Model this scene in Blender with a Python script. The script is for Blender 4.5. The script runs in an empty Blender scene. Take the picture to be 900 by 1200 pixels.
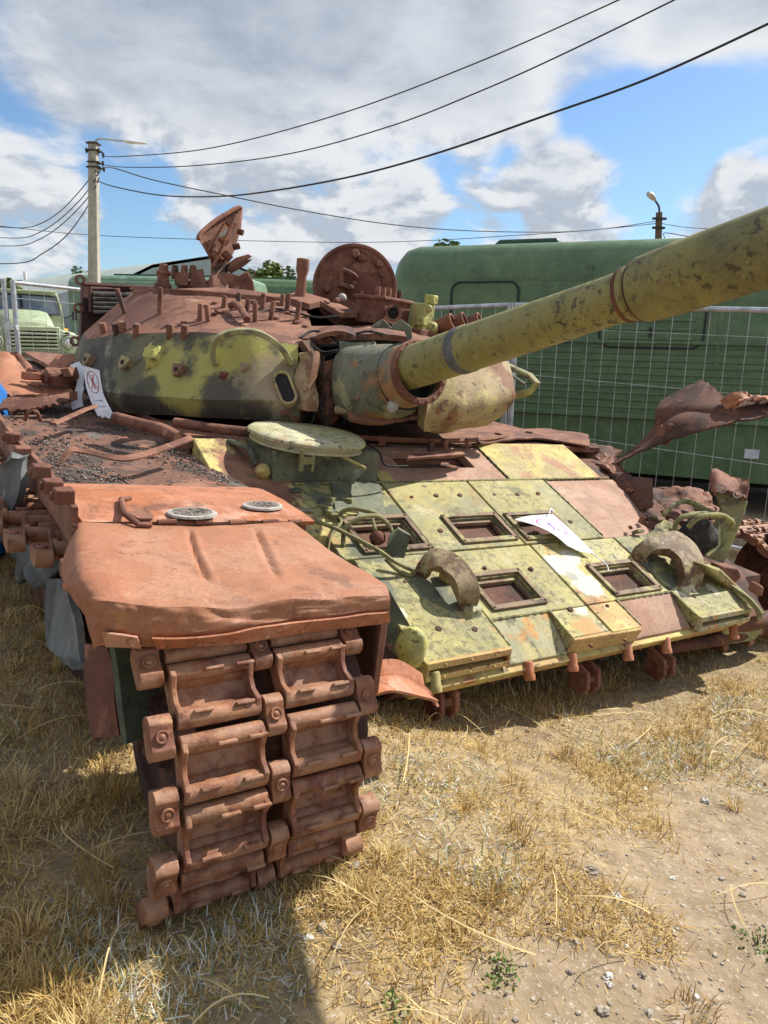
import bpy, bmesh, math, random
import numpy as np
from mathutils import Vector, Matrix, noise
from mathutils.bvhtree import BVHTree
R = math.radians
rnd = random.Random(7)
rng = np.random.default_rng(11)
SC = bpy.context.scene
COL = SC.collection

# ------------------------------------------------------------------ camera
F, CX, CY = 870.0, 450.0, 600.0
CAMH = 1.2
PITCH, ROLL = R(12.6), R(1.4)
_fw = Vector((0, math.cos(PITCH), -math.sin(PITCH)))
_up0 = Vector((0, math.sin(PITCH), math.cos(PITCH)))
_rt0 = Vector((1, 0, 0))
RT = _rt0*math.cos(ROLL) + _up0*math.sin(ROLL)
UP = _up0*math.cos(ROLL) - _rt0*math.sin(ROLL)
FW = _fw
EYE = Vector((0, 0, CAMH))
cd = bpy.data.cameras.new('camera')
cam = bpy.data.objects.new('camera', cd)
COL.objects.link(cam)
cam.matrix_world = Matrix(((RT.x, UP.x, -FW.x, 0), (RT.y, UP.y, -FW.y, 0), (RT.z, UP.z, -FW.z, CAMH), (0, 0, 0, 1)))
cd.sensor_fit = 'VERTICAL'
cd.sensor_height = 36.0
cd.sensor_width = 27.0
cd.lens = F/1200*36
cd.clip_start = 0.02
cd.clip_end = 3000
SC.camera = cam

# ------------------------------------------------------------------ light
SUN_AZ, SUN_EL = 30.0, 44.5            # azimuth from +X towards +Y
world = bpy.data.worlds.new("World")
SC.world = world
world.use_nodes = True
SKY_STRENGTH = 0.05
sd = bpy.data.lights.new('sun', 'SUN')
sd.energy = 5.0
sd.angle = R(0.5)
sd.color = (1.0, 0.95, 0.86)
sun = bpy.data.objects.new('sun', sd)
COL.objects.link(sun)
_s = Vector((math.cos(R(SUN_EL))*math.cos(R(SUN_AZ)), math.cos(R(SUN_EL))*math.sin(R(SUN_AZ)), math.sin(R(SUN_EL))))
sun.rotation_euler = _s.to_track_quat('Z', 'Y').to_euler()
sun.location = _s*40
SC.view_settings.view_transform = 'Standard'
SC.view_settings.look = 'None'
SC.view_settings.exposure = 0.56
SC.view_settings.gamma = 1.0
SC.view_settings.use_curve_mapping = False

# ------------------------------------------------------------------ frames
def ray_w(px, py):
    """world vector whose depth along the view axis is 1"""
    return RT*((px-CX)/F) - UP*((py-CY)/F) + FW
def W(px, py, z):
    return EYE + ray_w(px, py)*z
def wdir(px, py):
    return ray_w(px, py).normalized()
def c2w(v):
    return RT*v[0] - UP*v[1] + FW*v[2]
_L = Vector((1300, -60, 870)).normalized()
_B0 = Vector((-595, -280, 870))
_B = (_B0 - _L*_B0.dot(_L)).normalized()
_U = _L.cross(_B)
if _U.y > 0: _U = -_U
LW, BW, UW = c2w(_L), c2w(_B), c2w(_U)
OW = EYE + ray_w(165, 865)*1.52
TM = Matrix(((LW.x, BW.x, UW.x, OW.x), (LW.y, BW.y, UW.y, OW.y), (LW.z, BW.z, UW.z, OW.z), (0, 0, 0, 1)))
TMI = TM.inverted()
CAMT = TMI @ EYE
def T(w): return TMI @ w
def TZ(px, py, z): return T(W(px, py, z))
def TD(px, py): return (TMI.to_3x3() @ ray_w(px, py))
def TK(px, py, ax, val):
    d = TD(px, py)
    return CAMT + d*((val-CAMT[ax])/d[ax])
GA = R(22)
NG = Vector((0, -math.sin(GA), math.cos(GA)))
TG = Vector((0, math.cos(GA), math.sin(GA)))
TOE = Vector((0.97, 0.33, -0.19))
def G(x, y, h=0.0):
    return Vector((x, y, -0.19+(y-0.33)*math.tan(GA))) + NG*h
def GP(px, py, h=0.0):
    d = TD(px, py)
    s = ((TOE+NG*h)-CAMT).dot(NG)/d.dot(NG)
    return CAMT + d*s
def gz(x, y):
    xs = 3.2*math.tanh(x/3.2) if x < 0 else 4.6*math.tanh(x/1.5)
    k = 1.0/(1.0+max(0.0, (y-7.0))*0.12)
    sy = min(1, max(0, (y-1.5)/.9)); sx = min(1, max(0, (x+.25)/.7)); h = sy*sy*(3-2*sy)*sx*sx*(3-2*sx)
    return 0.03 - 0.066*xs*k - .10*h
def gzn(x, y):
    return gz(x, y) + 0.03*noise.noise(Vector((x*.9, y*.9, 3.1))) + 0.012*noise.noise(Vector((x*3.1, y*3.1, 1.0)))
def WG(px, py):
    d = ray_w(px, py); z = 0.0
    for _ in range(12):
        p = EYE + d*((z-CAMH)/d.z); z = gzn(p.x, p.y)
    return p

# ------------------------------------------------------------------ materials
class NM:
    def __init__(s, name):
        s.m = bpy.data.materials.new(name); s.m.use_nodes = True
        s.nt = s.m.node_tree; s.nt.nodes.clear()
        s.out = s.n('ShaderNodeOutputMaterial')
        s.b = s.n('ShaderNodeBsdfPrincipled')
        s.l(s.b.outputs[0], s.out.inputs[0])
        tc = s.n('ShaderNodeTexCoord'); oi = s.n('ShaderNodeObjectInfo')
        mul = s.n('ShaderNodeVectorMath'); mul.operation = 'SCALE'
        cmb = s.n('ShaderNodeCombineXYZ')
        for i in range(3): s.l(oi.outputs['Random'], cmb.inputs[i])
        s.l(cmb.outputs[0], mul.inputs[0]); mul.inputs['Scale'].default_value = 13.7
        add = s.n('ShaderNodeVectorMath'); add.operation = 'ADD'
        s.l(tc.outputs['Object'], add.inputs[0]); s.l(mul.outputs[0], add.inputs[1])
        s.vec = add.outputs[0]; s.obj = tc.outputs['Object']
        s.seed = 0
    def n(s, t): return s.nt.nodes.new(t)
    def l(s, a, b): s.nt.links.new(a, b)
    def off(s, k, stretch=None, fixed=False):
        mp = s.n('ShaderNodeMapping')
        mp.inputs['Location'].default_value = (k*3.17, k*-5.31, k*1.93)
        if stretch: mp.inputs['Scale'].default_value = stretch
        s.l(s.obj if fixed else s.vec, mp.inputs['Vector'])
        return mp.outputs[0]
    def noise(s, scale, detail=6, rough=.6, dist=0., stretch=None, fixed=False):
        s.seed += 1
        t = s.n('ShaderNodeTexNoise'); t.inputs['Scale'].default_value = scale
        t.inputs['Detail'].default_value = detail; t.inputs['Roughness'].default_value = rough
        t.inputs['Distortion'].default_value = dist
        s.l(s.off(s.seed, stretch, fixed), t.inputs['Vector'])
        return t.outputs['Fac']
    def vor(s, scale, stretch=None, feature='F1'):
        s.seed += 1
        t = s.n('ShaderNodeTexVoronoi'); t.inputs['Scale'].default_value = scale; t.feature = feature
        s.l(s.off(s.seed, stretch), t.inputs['Vector'])
        return t.outputs['Distance']
    def step(s, fac, lo, hi):
        t = s.n('ShaderNodeMapRange'); t.interpolation_type = 'SMOOTHSTEP'
        t.inputs['From Min'].default_value = lo; t.inputs['From Max'].default_value = hi
        s.l(fac, t.inputs['Value']); return t.outputs[0]
    def mix(s, fac, a, b):
        t = s.n('ShaderNodeMix'); t.data_type = 'RGBA'
        s.l(fac, t.inputs['Factor'])
        for k, v in ((6, a), (7, b)):
            if isinstance(v, tuple): t.inputs[k].default_value = (*v, 1)
            else: s.l(v, t.inputs[k])
        return t.outputs[2]
    def math(s, op, a, b):
        t = s.n('ShaderNodeMath'); t.operation = op
        for i, v in enumerate((a, b)):
            if isinstance(v, (int, float)): t.inputs[i].default_value = v
            else: s.l(v, t.inputs[i])
        return t.outputs[0]

def layered(name, base, layers, rough=.8, metal=0., bumps=((60, .25),), roughvar=.15, fixed=False, mottle=.55, wear=None):
    """layers: (colour, scale, lo, hi, opts) ; opts: detail, rough, dist, stretch, amt, mul=(scale,lo,hi)"""
    s = NM(name)
    col = base
    fac0 = None
    for L in layers:
        c, sc, lo, hi = L[:4]; o = dict(L[4]) if len(L) > 4 else {}
        if name.startswith(('rust', 'dark_red', 'hook', 'cheek', 'mantlet', 'burnt')):
            md_, hf = (lo+hi)/2, (hi-lo)/2*.42; lo, hi = md_-hf, md_+hf; o.setdefault('detail', 13); o.setdefault('rough', .70)
        if o.get('vor'): f = s.vor(sc, o.get('stretch'))
        else: f = s.noise(sc, o.get('detail', 8), o.get('rough', .62), o.get('dist', .2), o.get('stretch'), fixed)
        f = s.step(f, lo, hi)
        if 'mul' in o:
            f2 = s.step(s.noise(o['mul'][0], 4, .6, .3, None, fixed), o['mul'][1], o['mul'][2]); f = s.math('MULTIPLY', f, f2)
        if 'amt' in o: f = s.math('MULTIPLY', f, o['amt'])
        if fac0 is None: fac0 = f
        col = s.mix(f, col, c)
    # fine grain over everything
    g = s.noise(140, 3, .7)
    mm = s.n('ShaderNodeMix'); mm.data_type = 'RGBA'; mm.blend_type = 'MULTIPLY'
    mm.inputs['Factor'].default_value = .55
    if isinstance(col, tuple): mm.inputs[6].default_value = (*col, 1)
    else: s.l(col, mm.inputs[6])
    gr = s.n('ShaderNodeMapRange'); gr.inputs['From Min'].default_value = .3; gr.inputs['From Max'].default_value = .7
    gr.inputs['To Min'].default_value = .62; gr.inputs['To Max'].default_value = 1.25
    s.l(g, gr.inputs['Value'])
    cc = s.n('ShaderNodeCombineColor')
    for i in range(3): s.l(gr.outputs[0], cc.inputs[i])
    s.l(cc.outputs[0], mm.inputs[7])
    m2 = s.n('ShaderNodeMix'); m2.data_type = 'RGBA'; m2.blend_type = 'MULTIPLY'; m2.inputs['Factor'].default_value = mottle
    s.l(mm.outputs[2], m2.inputs[6])
    g2 = s.n('ShaderNodeMapRange'); g2.inputs['From Min'].default_value = .32; g2.inputs['From Max'].default_value = .68
    g2.inputs['To Min'].default_value = .50; g2.inputs['To Max'].default_value = 1.4
    s.l(s.noise(7.5, 10, .72, .6), g2.inputs['Value'])
    c2 = s.n('ShaderNodeCombineColor')
    for i in range(3): s.l(g2.outputs[0], c2.inputs[i])
    s.l(c2.outputs[0], m2.inputs[7])
    colout = m2.outputs[2]
    if wear:
        ge = s.n('ShaderNodeNewGeometry'); f = s.step(ge.outputs['Pointiness'], .515, .60)
        f = s.math('MULTIPLY', f, s.step(s.noise(22, 5, .6), .38, .58)); colout = s.mix(s.math('MULTIPLY', f, .75), colout, wear)
    s.l(colout, s.b.inputs['Base Color'])
    rr = s.n('ShaderNodeMapRange'); rr.inputs['To Min'].default_value = rough-roughvar; rr.inputs['To Max'].default_value = min(1, rough+roughvar)
    s.l(s.noise(9, 4, .6), rr.inputs['Value']); s.l(rr.outputs[0], s.b.inputs['Roughness'])
    s.b.inputs['Metallic'].default_value = metal
    prev = None
    if fac0 is not None and bumps:
        bp = s.n('ShaderNodeBump'); bp.inputs['Strength'].default_value = .25; bp.inputs['Distance'].default_value = .004
        s.l(fac0, bp.inputs['Height']); prev = bp.outputs[0]
    for sc, st in bumps:
        bp = s.n('ShaderNodeBump'); bp.inputs['Strength'].default_value = st; bp.inputs['Distance'].default_value = .25/sc
        s.l(s.noise(sc, 5, .65), bp.inputs['Height'])
        if prev: s.l(prev, bp.inputs['Normal'])
        prev = bp.outputs[0]
    if prev: s.l(prev, s.b.inputs['Normal'])
    return s.m

def plain(name, col, rough=.6, metal=0., var=.25, scale=6, bump=None):
    d = tuple(c*(1-var) for c in col); u = tuple(min(1, c*(1+var)) for c in col)
    return layered(name, col, [(d, scale, .45, .7), (u, scale*2.3, .52, .75)], rough, metal, bump or ((50, .08),))

MA = {}
MA['rust_orange'] = layered('rust_orange', (.40, .16, .085), [
    ((.34, .115, .045), 2.0, .42, .60), ((.47, .26, .18), 4, .50, .66, {'amt': .85}), ((.20, .075, .04), 7, .57, .68, {'amt': .75}),
    ((.50, .22, .07), 3.1, .57, .70, {'amt': .7}), ((.12, .055, .04), 2.3, .59, .69, {'amt': .6}), ((.20, .085, .05), 14, .56, .64, {'stretch': (2.5, .5, 1), 'amt': .6}), ((.52, .42, .35), 11, .66, .74, {'amt': .6}), ((.09, .04, .03), 30, .60, .68, {'amt': .7})], .80, 0, ((22, .22), (80, .35), (190, .3)))
MA['rust_track'] = layered('rust_track', (.26, .102, .046), [
    ((.17, .06, .034), 6, .42, .58), ((.07, .035, .025), 4, .60, .68, {'amt': .7}), ((.33, .15, .072), 14, .52, .66), ((.50, .24, .035), 4.5, .63, .74, {'amt': .6}),
    ((.09, .04, .028), 26, .57, .68, {'amt': .85})], .66, 0, ((45, .3), (160, .45)), wear=(.40, .24, .15), mottle=.45)
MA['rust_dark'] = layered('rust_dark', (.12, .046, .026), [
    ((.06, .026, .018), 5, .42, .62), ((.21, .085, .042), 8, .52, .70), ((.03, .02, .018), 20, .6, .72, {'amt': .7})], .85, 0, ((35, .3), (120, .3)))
MA['rust_brown'] = layered('rust_brown', (.225, .098, .06), [
    ((.14, .05, .03), 4, .42, .62), ((.33, .145, .085), 6, .52, .70), ((.07, .03, .022), 18, .58, .72, {'amt': .7})], .83, 0, ((35, .3), (120, .35)))
MA['rust_roof'] = layered('rust_roof', (.225, .10, .06), [
    ((.14, .055, .036), 3.5, .44, .60), ((.40, .22, .15), 5, .55, .70), ((.05, .033, .03), 2.6, .55, .66, {'amt': .85}), ((.33, .14, .055), 4.5, .60, .70, {'amt': .8}), ((.085, .035, .025), 16, .60, .74, {'amt': .8}), ((.36, .30, .22), 7, .66, .76, {'amt': .5})],
    .84, 0, ((30, .25), (120, .35)))
MA['glacis_paint'] = layered('glacis_paint', (.36, .315, .12), [
    ((.27, .255, .14), 3, .45, .62), ((.145, .145, .085), 3.3, .55, .63, {'detail': 10, 'rough': .7, 'amt': .85}), ((.48, .43, .28), 6, .55, .70, {'amt': .7}), ((.20, .20, .13), 4.2, .60, .68, {'amt': .7}),
    ((.15, .14, .065), 38, .50, .56, {'detail': 10, 'rough': .7, 'amt': .85, 'mul': (4, .42, .58)}), ((.33, .15, .065), 2.7, .57, .66, {'amt': .75}), ((.09, .085, .05), 15, .585, .63, {'detail': 10, 'rough': .74, 'amt': .9}),
    ((.40, .20, .10), 5, .63, .70, {'amt': .8}), ((.62, .60, .50), 4, .665, .70, {'amt': .8})], .78, 0, ((40, .3), (130, .35)))
MA['glacis_yellow'] = layered('glacis_yellow', (.47, .375, .12), [
    ((.38, .31, .14), 4, .46, .60), ((.36, .18, .10), 4, .53, .62, {'amt': .9}), ((.17, .12, .06), 42, .59, .65, {'stretch': (1, .4, 1)}),
    ((.58, .50, .25), 9, .6, .7, {'amt': .6})], .78, 0, ((40, .25), (130, .3)))
MA['glacis_orange'] = layered('glacis_orange', (.46, .30, .12), [
    ((.52, .42, .15), 5, .46, .58), ((.36, .16, .07), 6, .55, .66), ((.60, .58, .48), 8, .62, .70, {'amt': .8}), ((.14, .09, .05), 32, .59, .66)],
    .8, 0, ((40, .25), (130, .35)))
MA['glacis_pink'] = layered('glacis_pink', (.40, .245, .175), [
    ((.33, .18, .12), 4, .45, .62), ((.46, .32, .25), 8, .55, .7), ((.20, .14, .11), 90, .56, .64, {'amt': .6}), ((.45, .40, .20), 6, .66, .74, {'amt': .6})],
    .85, 0, ((60, .3), (160, .45)))
MA['glacis_pale'] = layered('glacis_pale', (.37, .35, .22), [
    ((.42, .36, .17), 4, .46, .58), ((.16, .15, .10), 9, .57, .64, {'detail': 10}), ((.50, .27, .09), 5, .585, .66), ((.33, .26, .19), 60, .56, .64, {'amt': .6}), ((.20, .16, .10), 30, .62, .68)],
    .85, 0, ((60, .3), (160, .4)))
MA['glacis_pale_yellow'] = layered('glacis_pale_yellow', (.40, .37, .17), [((.46, .43, .28), 5, .45, .6), ((.33, .33, .22), 9, .52, .62), ((.42, .26, .13), 4, .58, .66), ((.15, .13, .08), 30, .57, .63), ((.30, .14, .07), 8, .63, .7)], .8, 0, ((40, .3), (130, .4)))
def zoned(name, base, layers, zones, rough=.75, bumps=((30, .35), (110, .4)), nscale=5.):
    """layered() plus paint zones, each with its own place on the casting: (colour, [(centre, radius)...], lo, hi)"""
    m = layered(name, base, layers, rough, 0, bumps)
    nt = m.node_tree; L_ = nt.links; b = next(n for n in nt.nodes if n.type == 'BSDF_PRINCIPLED'); src = b.inputs['Base Color'].links[0].from_socket
    tc = nt.nodes.new('ShaderNodeTexCoord'); nz = nt.nodes.new('ShaderNodeTexNoise'); nz.inputs['Scale'].default_value = nscale; nz.inputs['Detail'].default_value = 11; nz.inputs['Roughness'].default_value = .68
    L_.new(tc.outputs['Object'], nz.inputs['Vector'])
    for col, cs, lo, hi in zones:
        acc = None
        for c, r in cs:
            d = nt.nodes.new('ShaderNodeVectorMath'); d.operation = 'DISTANCE'; d.inputs[1].default_value = c; L_.new(tc.outputs['Object'], d.inputs[0])
            q = nt.nodes.new('ShaderNodeMapRange'); q.inputs['From Min'].default_value = 0; q.inputs['From Max'].default_value = r; q.inputs['To Min'].default_value = 1; q.inputs['To Max'].default_value = 0
            L_.new(d.outputs['Value'], q.inputs['Value'])
            if acc is None: acc = q.outputs[0]
            else:
                mx = nt.nodes.new('ShaderNodeMath'); mx.operation = 'MAXIMUM'; L_.new(acc, mx.inputs[0]); L_.new(q.outputs[0], mx.inputs[1]); acc = mx.outputs[0]
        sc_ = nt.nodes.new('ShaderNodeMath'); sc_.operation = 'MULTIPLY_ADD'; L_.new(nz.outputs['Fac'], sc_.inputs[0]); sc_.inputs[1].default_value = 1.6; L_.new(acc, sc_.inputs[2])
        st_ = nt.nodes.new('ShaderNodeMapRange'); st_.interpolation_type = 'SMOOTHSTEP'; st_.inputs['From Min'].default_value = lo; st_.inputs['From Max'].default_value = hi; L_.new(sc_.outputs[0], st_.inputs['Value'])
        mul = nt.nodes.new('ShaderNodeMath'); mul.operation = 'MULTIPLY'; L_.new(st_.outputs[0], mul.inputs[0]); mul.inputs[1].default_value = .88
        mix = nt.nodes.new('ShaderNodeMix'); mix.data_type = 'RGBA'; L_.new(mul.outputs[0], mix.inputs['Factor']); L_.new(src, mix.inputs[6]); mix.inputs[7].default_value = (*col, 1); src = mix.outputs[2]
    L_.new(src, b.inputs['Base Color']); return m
MA['cheek'] = zoned('cheek', (.17, .155, .085), [
    ((.095, .088, .06), 2.3, .44, .56), ((.26, .235, .17), 3.2, .54, .64), ((.05, .048, .04), 14, .58, .64, {'amt': .8}), ((.30, .15, .07), 5, .62, .70, {'amt': .7})],
    [((.42, .385, .10), [(TZ(190, 430, 3.5), .26), (TZ(245, 425, 3.4), .30), (TZ(215, 455, 3.4), .26), (TZ(290, 405, 3.4), .2), (TZ(345, 405, 3.4), .16)], 1.12, 1.40),
     ((.33, .26, .16), [(TZ(318, 450, 3.35), .26), (TZ(270, 465, 3.4), .16)], 1.02, 1.46),
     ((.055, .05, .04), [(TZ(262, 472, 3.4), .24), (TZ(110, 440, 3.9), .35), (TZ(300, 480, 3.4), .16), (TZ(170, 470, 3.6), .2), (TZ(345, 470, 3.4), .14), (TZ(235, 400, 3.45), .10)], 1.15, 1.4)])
MA['glacis_white'] = zoned('glacis_white', (.44, .385, .145), [((.35, .33, .19), 3, .45, .65), ((.42, .22, .09), 3.6, .56, .64), ((.15, .14, .065), 38, .53, .58, {'detail': 10, 'rough': .7, 'amt': .85}), ((.10, .09, .05), 15, .60, .65, {'detail': 10})],
    [((.56, .54, .45), [(G(1.99, .72), .17), (G(2.05, .60), .17), (G(1.82, .62), .09), (G(1.88, .50), .13), (G(2.10, .76), .10)], 1.28, 1.42), ((.30, .30, .27), [(G(2.0, .66), .12)], 1.52, 1.6), ((.42, .24, .09), [(G(2.0, .42), .16), (G(1.85, .40), .14)], 1.25, 1.4)], .8, ((40, .25), (130, .3)), 11.)
MA['glacis_moss'] = zoned('glacis_moss', (.35, .31, .12), [((.27, .255, .14), 3, .45, .62), ((.15, .14, .065), 38, .50, .56, {'detail': 10, 'rough': .7, 'amt': .85}), ((.48, .43, .28), 6, .55, .70, {'amt': .7}), ((.42, .26, .10), 4, .60, .68)],
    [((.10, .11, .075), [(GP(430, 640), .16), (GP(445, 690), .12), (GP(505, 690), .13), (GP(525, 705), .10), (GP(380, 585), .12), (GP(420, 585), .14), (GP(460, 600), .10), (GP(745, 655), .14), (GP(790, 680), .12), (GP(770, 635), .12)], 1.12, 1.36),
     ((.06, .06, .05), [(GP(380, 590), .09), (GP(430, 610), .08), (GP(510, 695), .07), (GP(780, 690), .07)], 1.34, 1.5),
     ((.56, .54, .42), [(GP(548, 715), .07), (GP(800, 695), .07), (GP(470, 720), .06), (GP(835, 690), .07)], 1.3, 1.45)], .8, ((40, .3), (130, .35)), 12.)
MA['cheek_tan'] = layered('cheek_tan', (.34, .255, .14), [
    ((.43, .36, .15), 4, .48, .60), ((.23, .115, .065), 3, .50, .60), ((.10, .08, .055), 24, .57, .64), ((.45, .43, .12), 5, .62, .70)],
    .78, 0, ((36, .4), (120, .45)))
MA['olive_dark'] = layered('olive_dark', (.13, .14, .085), [
    ((.07, .075, .05), 5, .45, .6), ((.24, .25, .17), 6, .56, .68), ((.28, .12, .06), 5, .58, .68), ((.04, .04, .03), 24, .6, .66)],
    .7, 0, ((36, .3), (120, .3)))
MA['gun_paint'] = layered('gun_paint', (.25, .23, .075), [
    ((.205, .20, .06), 3, .42, .65), ((.33, .31, .11), 7, .55, .70, {'amt': .8}),
    ((.055, .05, .028), 30, .535, .575, {'detail': 12, 'rough': .76, 'mul': (3.2, .48, .6)}), ((.14, .12, .05), 16, .55, .63, {'detail': 10, 'stretch': (.4, 1.6, 1.6), 'amt': .7}), ((.08, .07, .04), 26, .60, .64, {'detail': 10, 'amt': .8}),
    ((.20, .15, .055), 5, .66, .74, {'amt': .5})], .62, 0, ((50, .12), (150, .2)), mottle=.3)
MA['gun_sleeve'] = layered('gun_sleeve', (.22, .205, .065), [
    ((.16, .15, .06), 4, .42, .62), ((.06, .05, .03), 34, .52, .58, {'detail': 12, 'rough': .78, 'mul': (5, .36, .56)}), ((.17, .105, .04), 6, .60, .70, {'amt': .5}),
    ((.35, .335, .12), 12, .60, .68, {'amt': .8})], .68, 0, ((50, .15), (150, .25)))
MA['yellow_chip'] = layered('yellow_chip', (.48, .46, .13), [
    ((.36, .35, .14), 6, .45, .6), ((.14, .13, .06), 26, .57, .63), ((.36, .20, .09), 11, .60, .68)], .75, 0, ((50, .25), (140, .3)))
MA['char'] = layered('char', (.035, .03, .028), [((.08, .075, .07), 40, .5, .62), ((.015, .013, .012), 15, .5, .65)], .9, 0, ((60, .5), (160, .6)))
MA['ash_grit'] = layered('ash_grit', (.20, .17, .145), [((.05, .042, .038), 60, .48, .56), ((.26, .23, .20), 90, .58, .66)], .95, 0, ((90, .6),))
MA['bare_alu'] = layered('bare_alu', (.42, .39, .35), [((.30, .28, .26), 20, .5, .65), ((.12, .11, .10), 40, .58, .7)], .7, 0, ((60, .4),))
MA['rubber_grey'] = layered('rubber_grey', (.17, .18, .175), [((.09, .095, .10), 5, .42, .6), ((.30, .28, .24), 7, .56, .70), ((.24, .13, .08), 6, .62, .72, {'amt': .7})], .85, 0, ((30, .3), (110, .3)))
MA['rubber_lump'] = layered('rubber_lump', (.13, .145, .15), [((.06, .065, .068), 8, .42, .6), ((.22, .225, .22), 12, .56, .70)], .85, 0, ((30, .5), (90, .5)))
MA['grey_olive'] = layered('grey_olive', (.09, .11, .075), [((.05, .06, .045), 5, .42, .6), ((.16, .16, .12), 8, .56, .70)], .75, 0, ((40, .2),))
MA['black'] = plain('matte_black', (.018, .016, .015), .95)  # flat black; also painted in for the shade inside holes and ports
MA['galv'] = layered('galvanised', (.52, .55, .58), [((.40, .43, .47), 14, .45, .6), ((.62, .64, .66), 25, .55, .7)], .42, .55, ((80, .08),))
MA['concrete'] = layered('concrete', (.40, .38, .33), [((.30, .28, .24), 3, .45, .65, {'stretch': (1, 1, .3)}), ((.47, .45, .40), 9, .55, .7)], .9, 0, ((30, .2), (90, .2)))
MA['wire'] = plain('wire_black', (.02, .022, .026), .7)
MA['wagon_green'] = layered('wagon_green', (.105, .180, .082), [((.08, .145, .066), 1.1, .4, .65), ((.125, .205, .105), 2.3, .52, .7), ((.14, .175, .10), 9, .56, .7, {'stretch': (.3, 1, 2.4), 'amt': .5}), ((.07, .13, .075), 5, .62, .72, {'amt': .5, 'stretch': (1, 1, .25)})], .42, 0, ((4, .06), (60, .05)))
MA['wagon_dark'] = layered('wagon_dark', (.03, .085, .05), [((.022, .06, .035), 3, .4, .65)], .5, 0, ((60, .05),))
MA['wagon_pale'] = layered('wagon_pale', (.17, .27, .18), [((.12, .21, .14), 1.2, .4, .65), ((.22, .32, .23), 3, .55, .7)], .5, 0, ((40, .05),))
MA['truck_green'] = layered('truck_green', (.36, .42, .27), [((.30, .36, .22), 2, .42, .62), ((.42, .48, .33), 4, .55, .7)], .5, 0, ((40, .05),))
MA['tarp'] = layered('tarp_roof', (.33, .37, .34), [((.28, .32, .30), .25, .4, .65), ((.40, .44, .40), .7, .55, .7)], .75, 0, ((2, .1),))
MA['tarp_side'] = plain('tarp_side', (.16, .21, .22), .7, 0, .15, .4)
MA['paper'] = plain('paper', (.78, .79, .82), .6, 0, .04, 5)
MA['paper_grey'] = plain('paper_back', (.60, .64, .70), .6, 0, .08, 9)
MA['ink_pink'] = plain('ink_pink', (.62, .12, .34), .6, 0, .1)
MA['ink_purple'] = plain('ink_purple', (.16, .09, .42), .6, 0, .1)
MA['ink_red'] = plain('ink_red', (.42, .10, .07), .6, 0, .15)
MA['ink_grey'] = plain('ink_grey', (.16, .18, .24), .6, 0, .1)
MA['blue_plastic'] = plain('blue_plastic', (.02, .16, .50), .4, 0, .12)
MA['yellow_machine'] = plain('yellow_machine', (.62, .36, .04), .5, 0, .2)
MA['chrome'] = plain('lamp_chrome', (.75, .77, .80), .2, .3, .08)
MA['dark_red_panel'] = layered('dark_red_panel', (.085, .028, .022), [((.05, .018, .016), 5, .42, .6), ((.15, .055, .035), 9, .58, .7)], .75, 0, ((30, .2), (110, .25)))
MA['burnt_olive'] = layered('burnt_olive', (.22, .20, .085), [((.30, .29, .10), 8, .5, .6), ((.10, .09, .05), 14, .52, .62), ((.26, .12, .06), 10, .58, .68)], .75, 0, ((40, .3), (120, .3)))
MA['recess_brown'] = layered('recess_brown', (.16, .115, .085), [((.08, .055, .04), 7, .45, .58), ((.30, .26, .20), 5, .55, .62)], .85, 0, ((60, .3),))  # brown floor, darkened in colour to stand in for a deeper recess's shade
MA['shoulder_mix'] = layered('shoulder_mix', (.30, .14, .08), [((.17, .075, .045), 4, .44, .58), ((.50, .42, .15), 2.6, .50, .56), ((.16, .13, .07), 30, .57, .63), ((.40, .24, .10), 6, .6, .68)], .8, 0, ((40, .25), (130, .35)))
MA['handle_olive'] = layered('handle_olive', (.27, .255, .12), [((.38, .35, .17), 7, .48, .6), ((.15, .14, .08), 11, .52, .62), ((.30, .16, .08), 9, .62, .7)], .75, 0, ((40, .3), (120, .3)))
MA['mantlet_mix'] = layered('mantlet_mix', (.16, .165, .11), [((.09, .095, .065), 4, .46, .58), ((.34, .17, .07), 2.4, .50, .60, {'amt': .9}), ((.30, .27, .15), 4, .56, .64), ((.05, .05, .04), 22, .59, .65)], .7, 0, ((36, .35), (120, .4)))
MA['hook_steel'] = layered('hook_steel', (.26, .19, .10), [((.13, .075, .04), 7, .42, .58), ((.36, .31, .15), 9, .54, .64), ((.07, .045, .03), 20, .58, .66), ((.34, .16, .07), 5, .6, .7)], .72, 0, ((40, .4), (120, .4)))
MA['rust_sheet'] = layered('rust_sheet', (.335, .142, .072), [
    ((.39, .205, .13), 3.2, .46, .62, {'amt': .6}), ((.15, .07, .045), 4.4, .58, .66, {'amt': .6}), ((.30, .105, .05), 2.0, .46, .60, {'amt': .8}), ((.44, .20, .07), 2.6, .58, .68, {'amt': .6}), ((.21, .085, .05), 5, .57, .66, {'amt': .8}),
    ((.30, .13, .08), 60, .52, .60, {'amt': .7}), ((.10, .055, .045), 3.4, .655, .71, {'amt': .7}), ((.50, .44, .40), 8, .69, .74, {'amt': .7})],
    .74, 0, ((90, .25), (240, .45)), mottle=.3)
MA['rust_pan'] = layered('rust_pan', (.17, .08, .052), [((.07, .045, .036), 2.6, .46, .58), ((.30, .14, .085), 3.4, .54, .64), ((.13, .115, .10), 5, .56, .64)], .85, 0, ((30, .3), (110, .45)))
MA['frame_rust'] = layered('frame_rust', (.20, .13, .075), [((.30, .27, .11), 9, .52, .60), ((.10, .06, .04), 14, .52, .62), ((.30, .14, .07), 10, .58, .68)], .75, 0, ((40, .3), (120, .3)))
MA['stone'] = layered('stone', (.36, .31, .25), [((.25, .21, .17), 20, .45, .62), ((.52, .49, .44), 45, .55, .7)], .9, 0, ((60, .4),))
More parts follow.
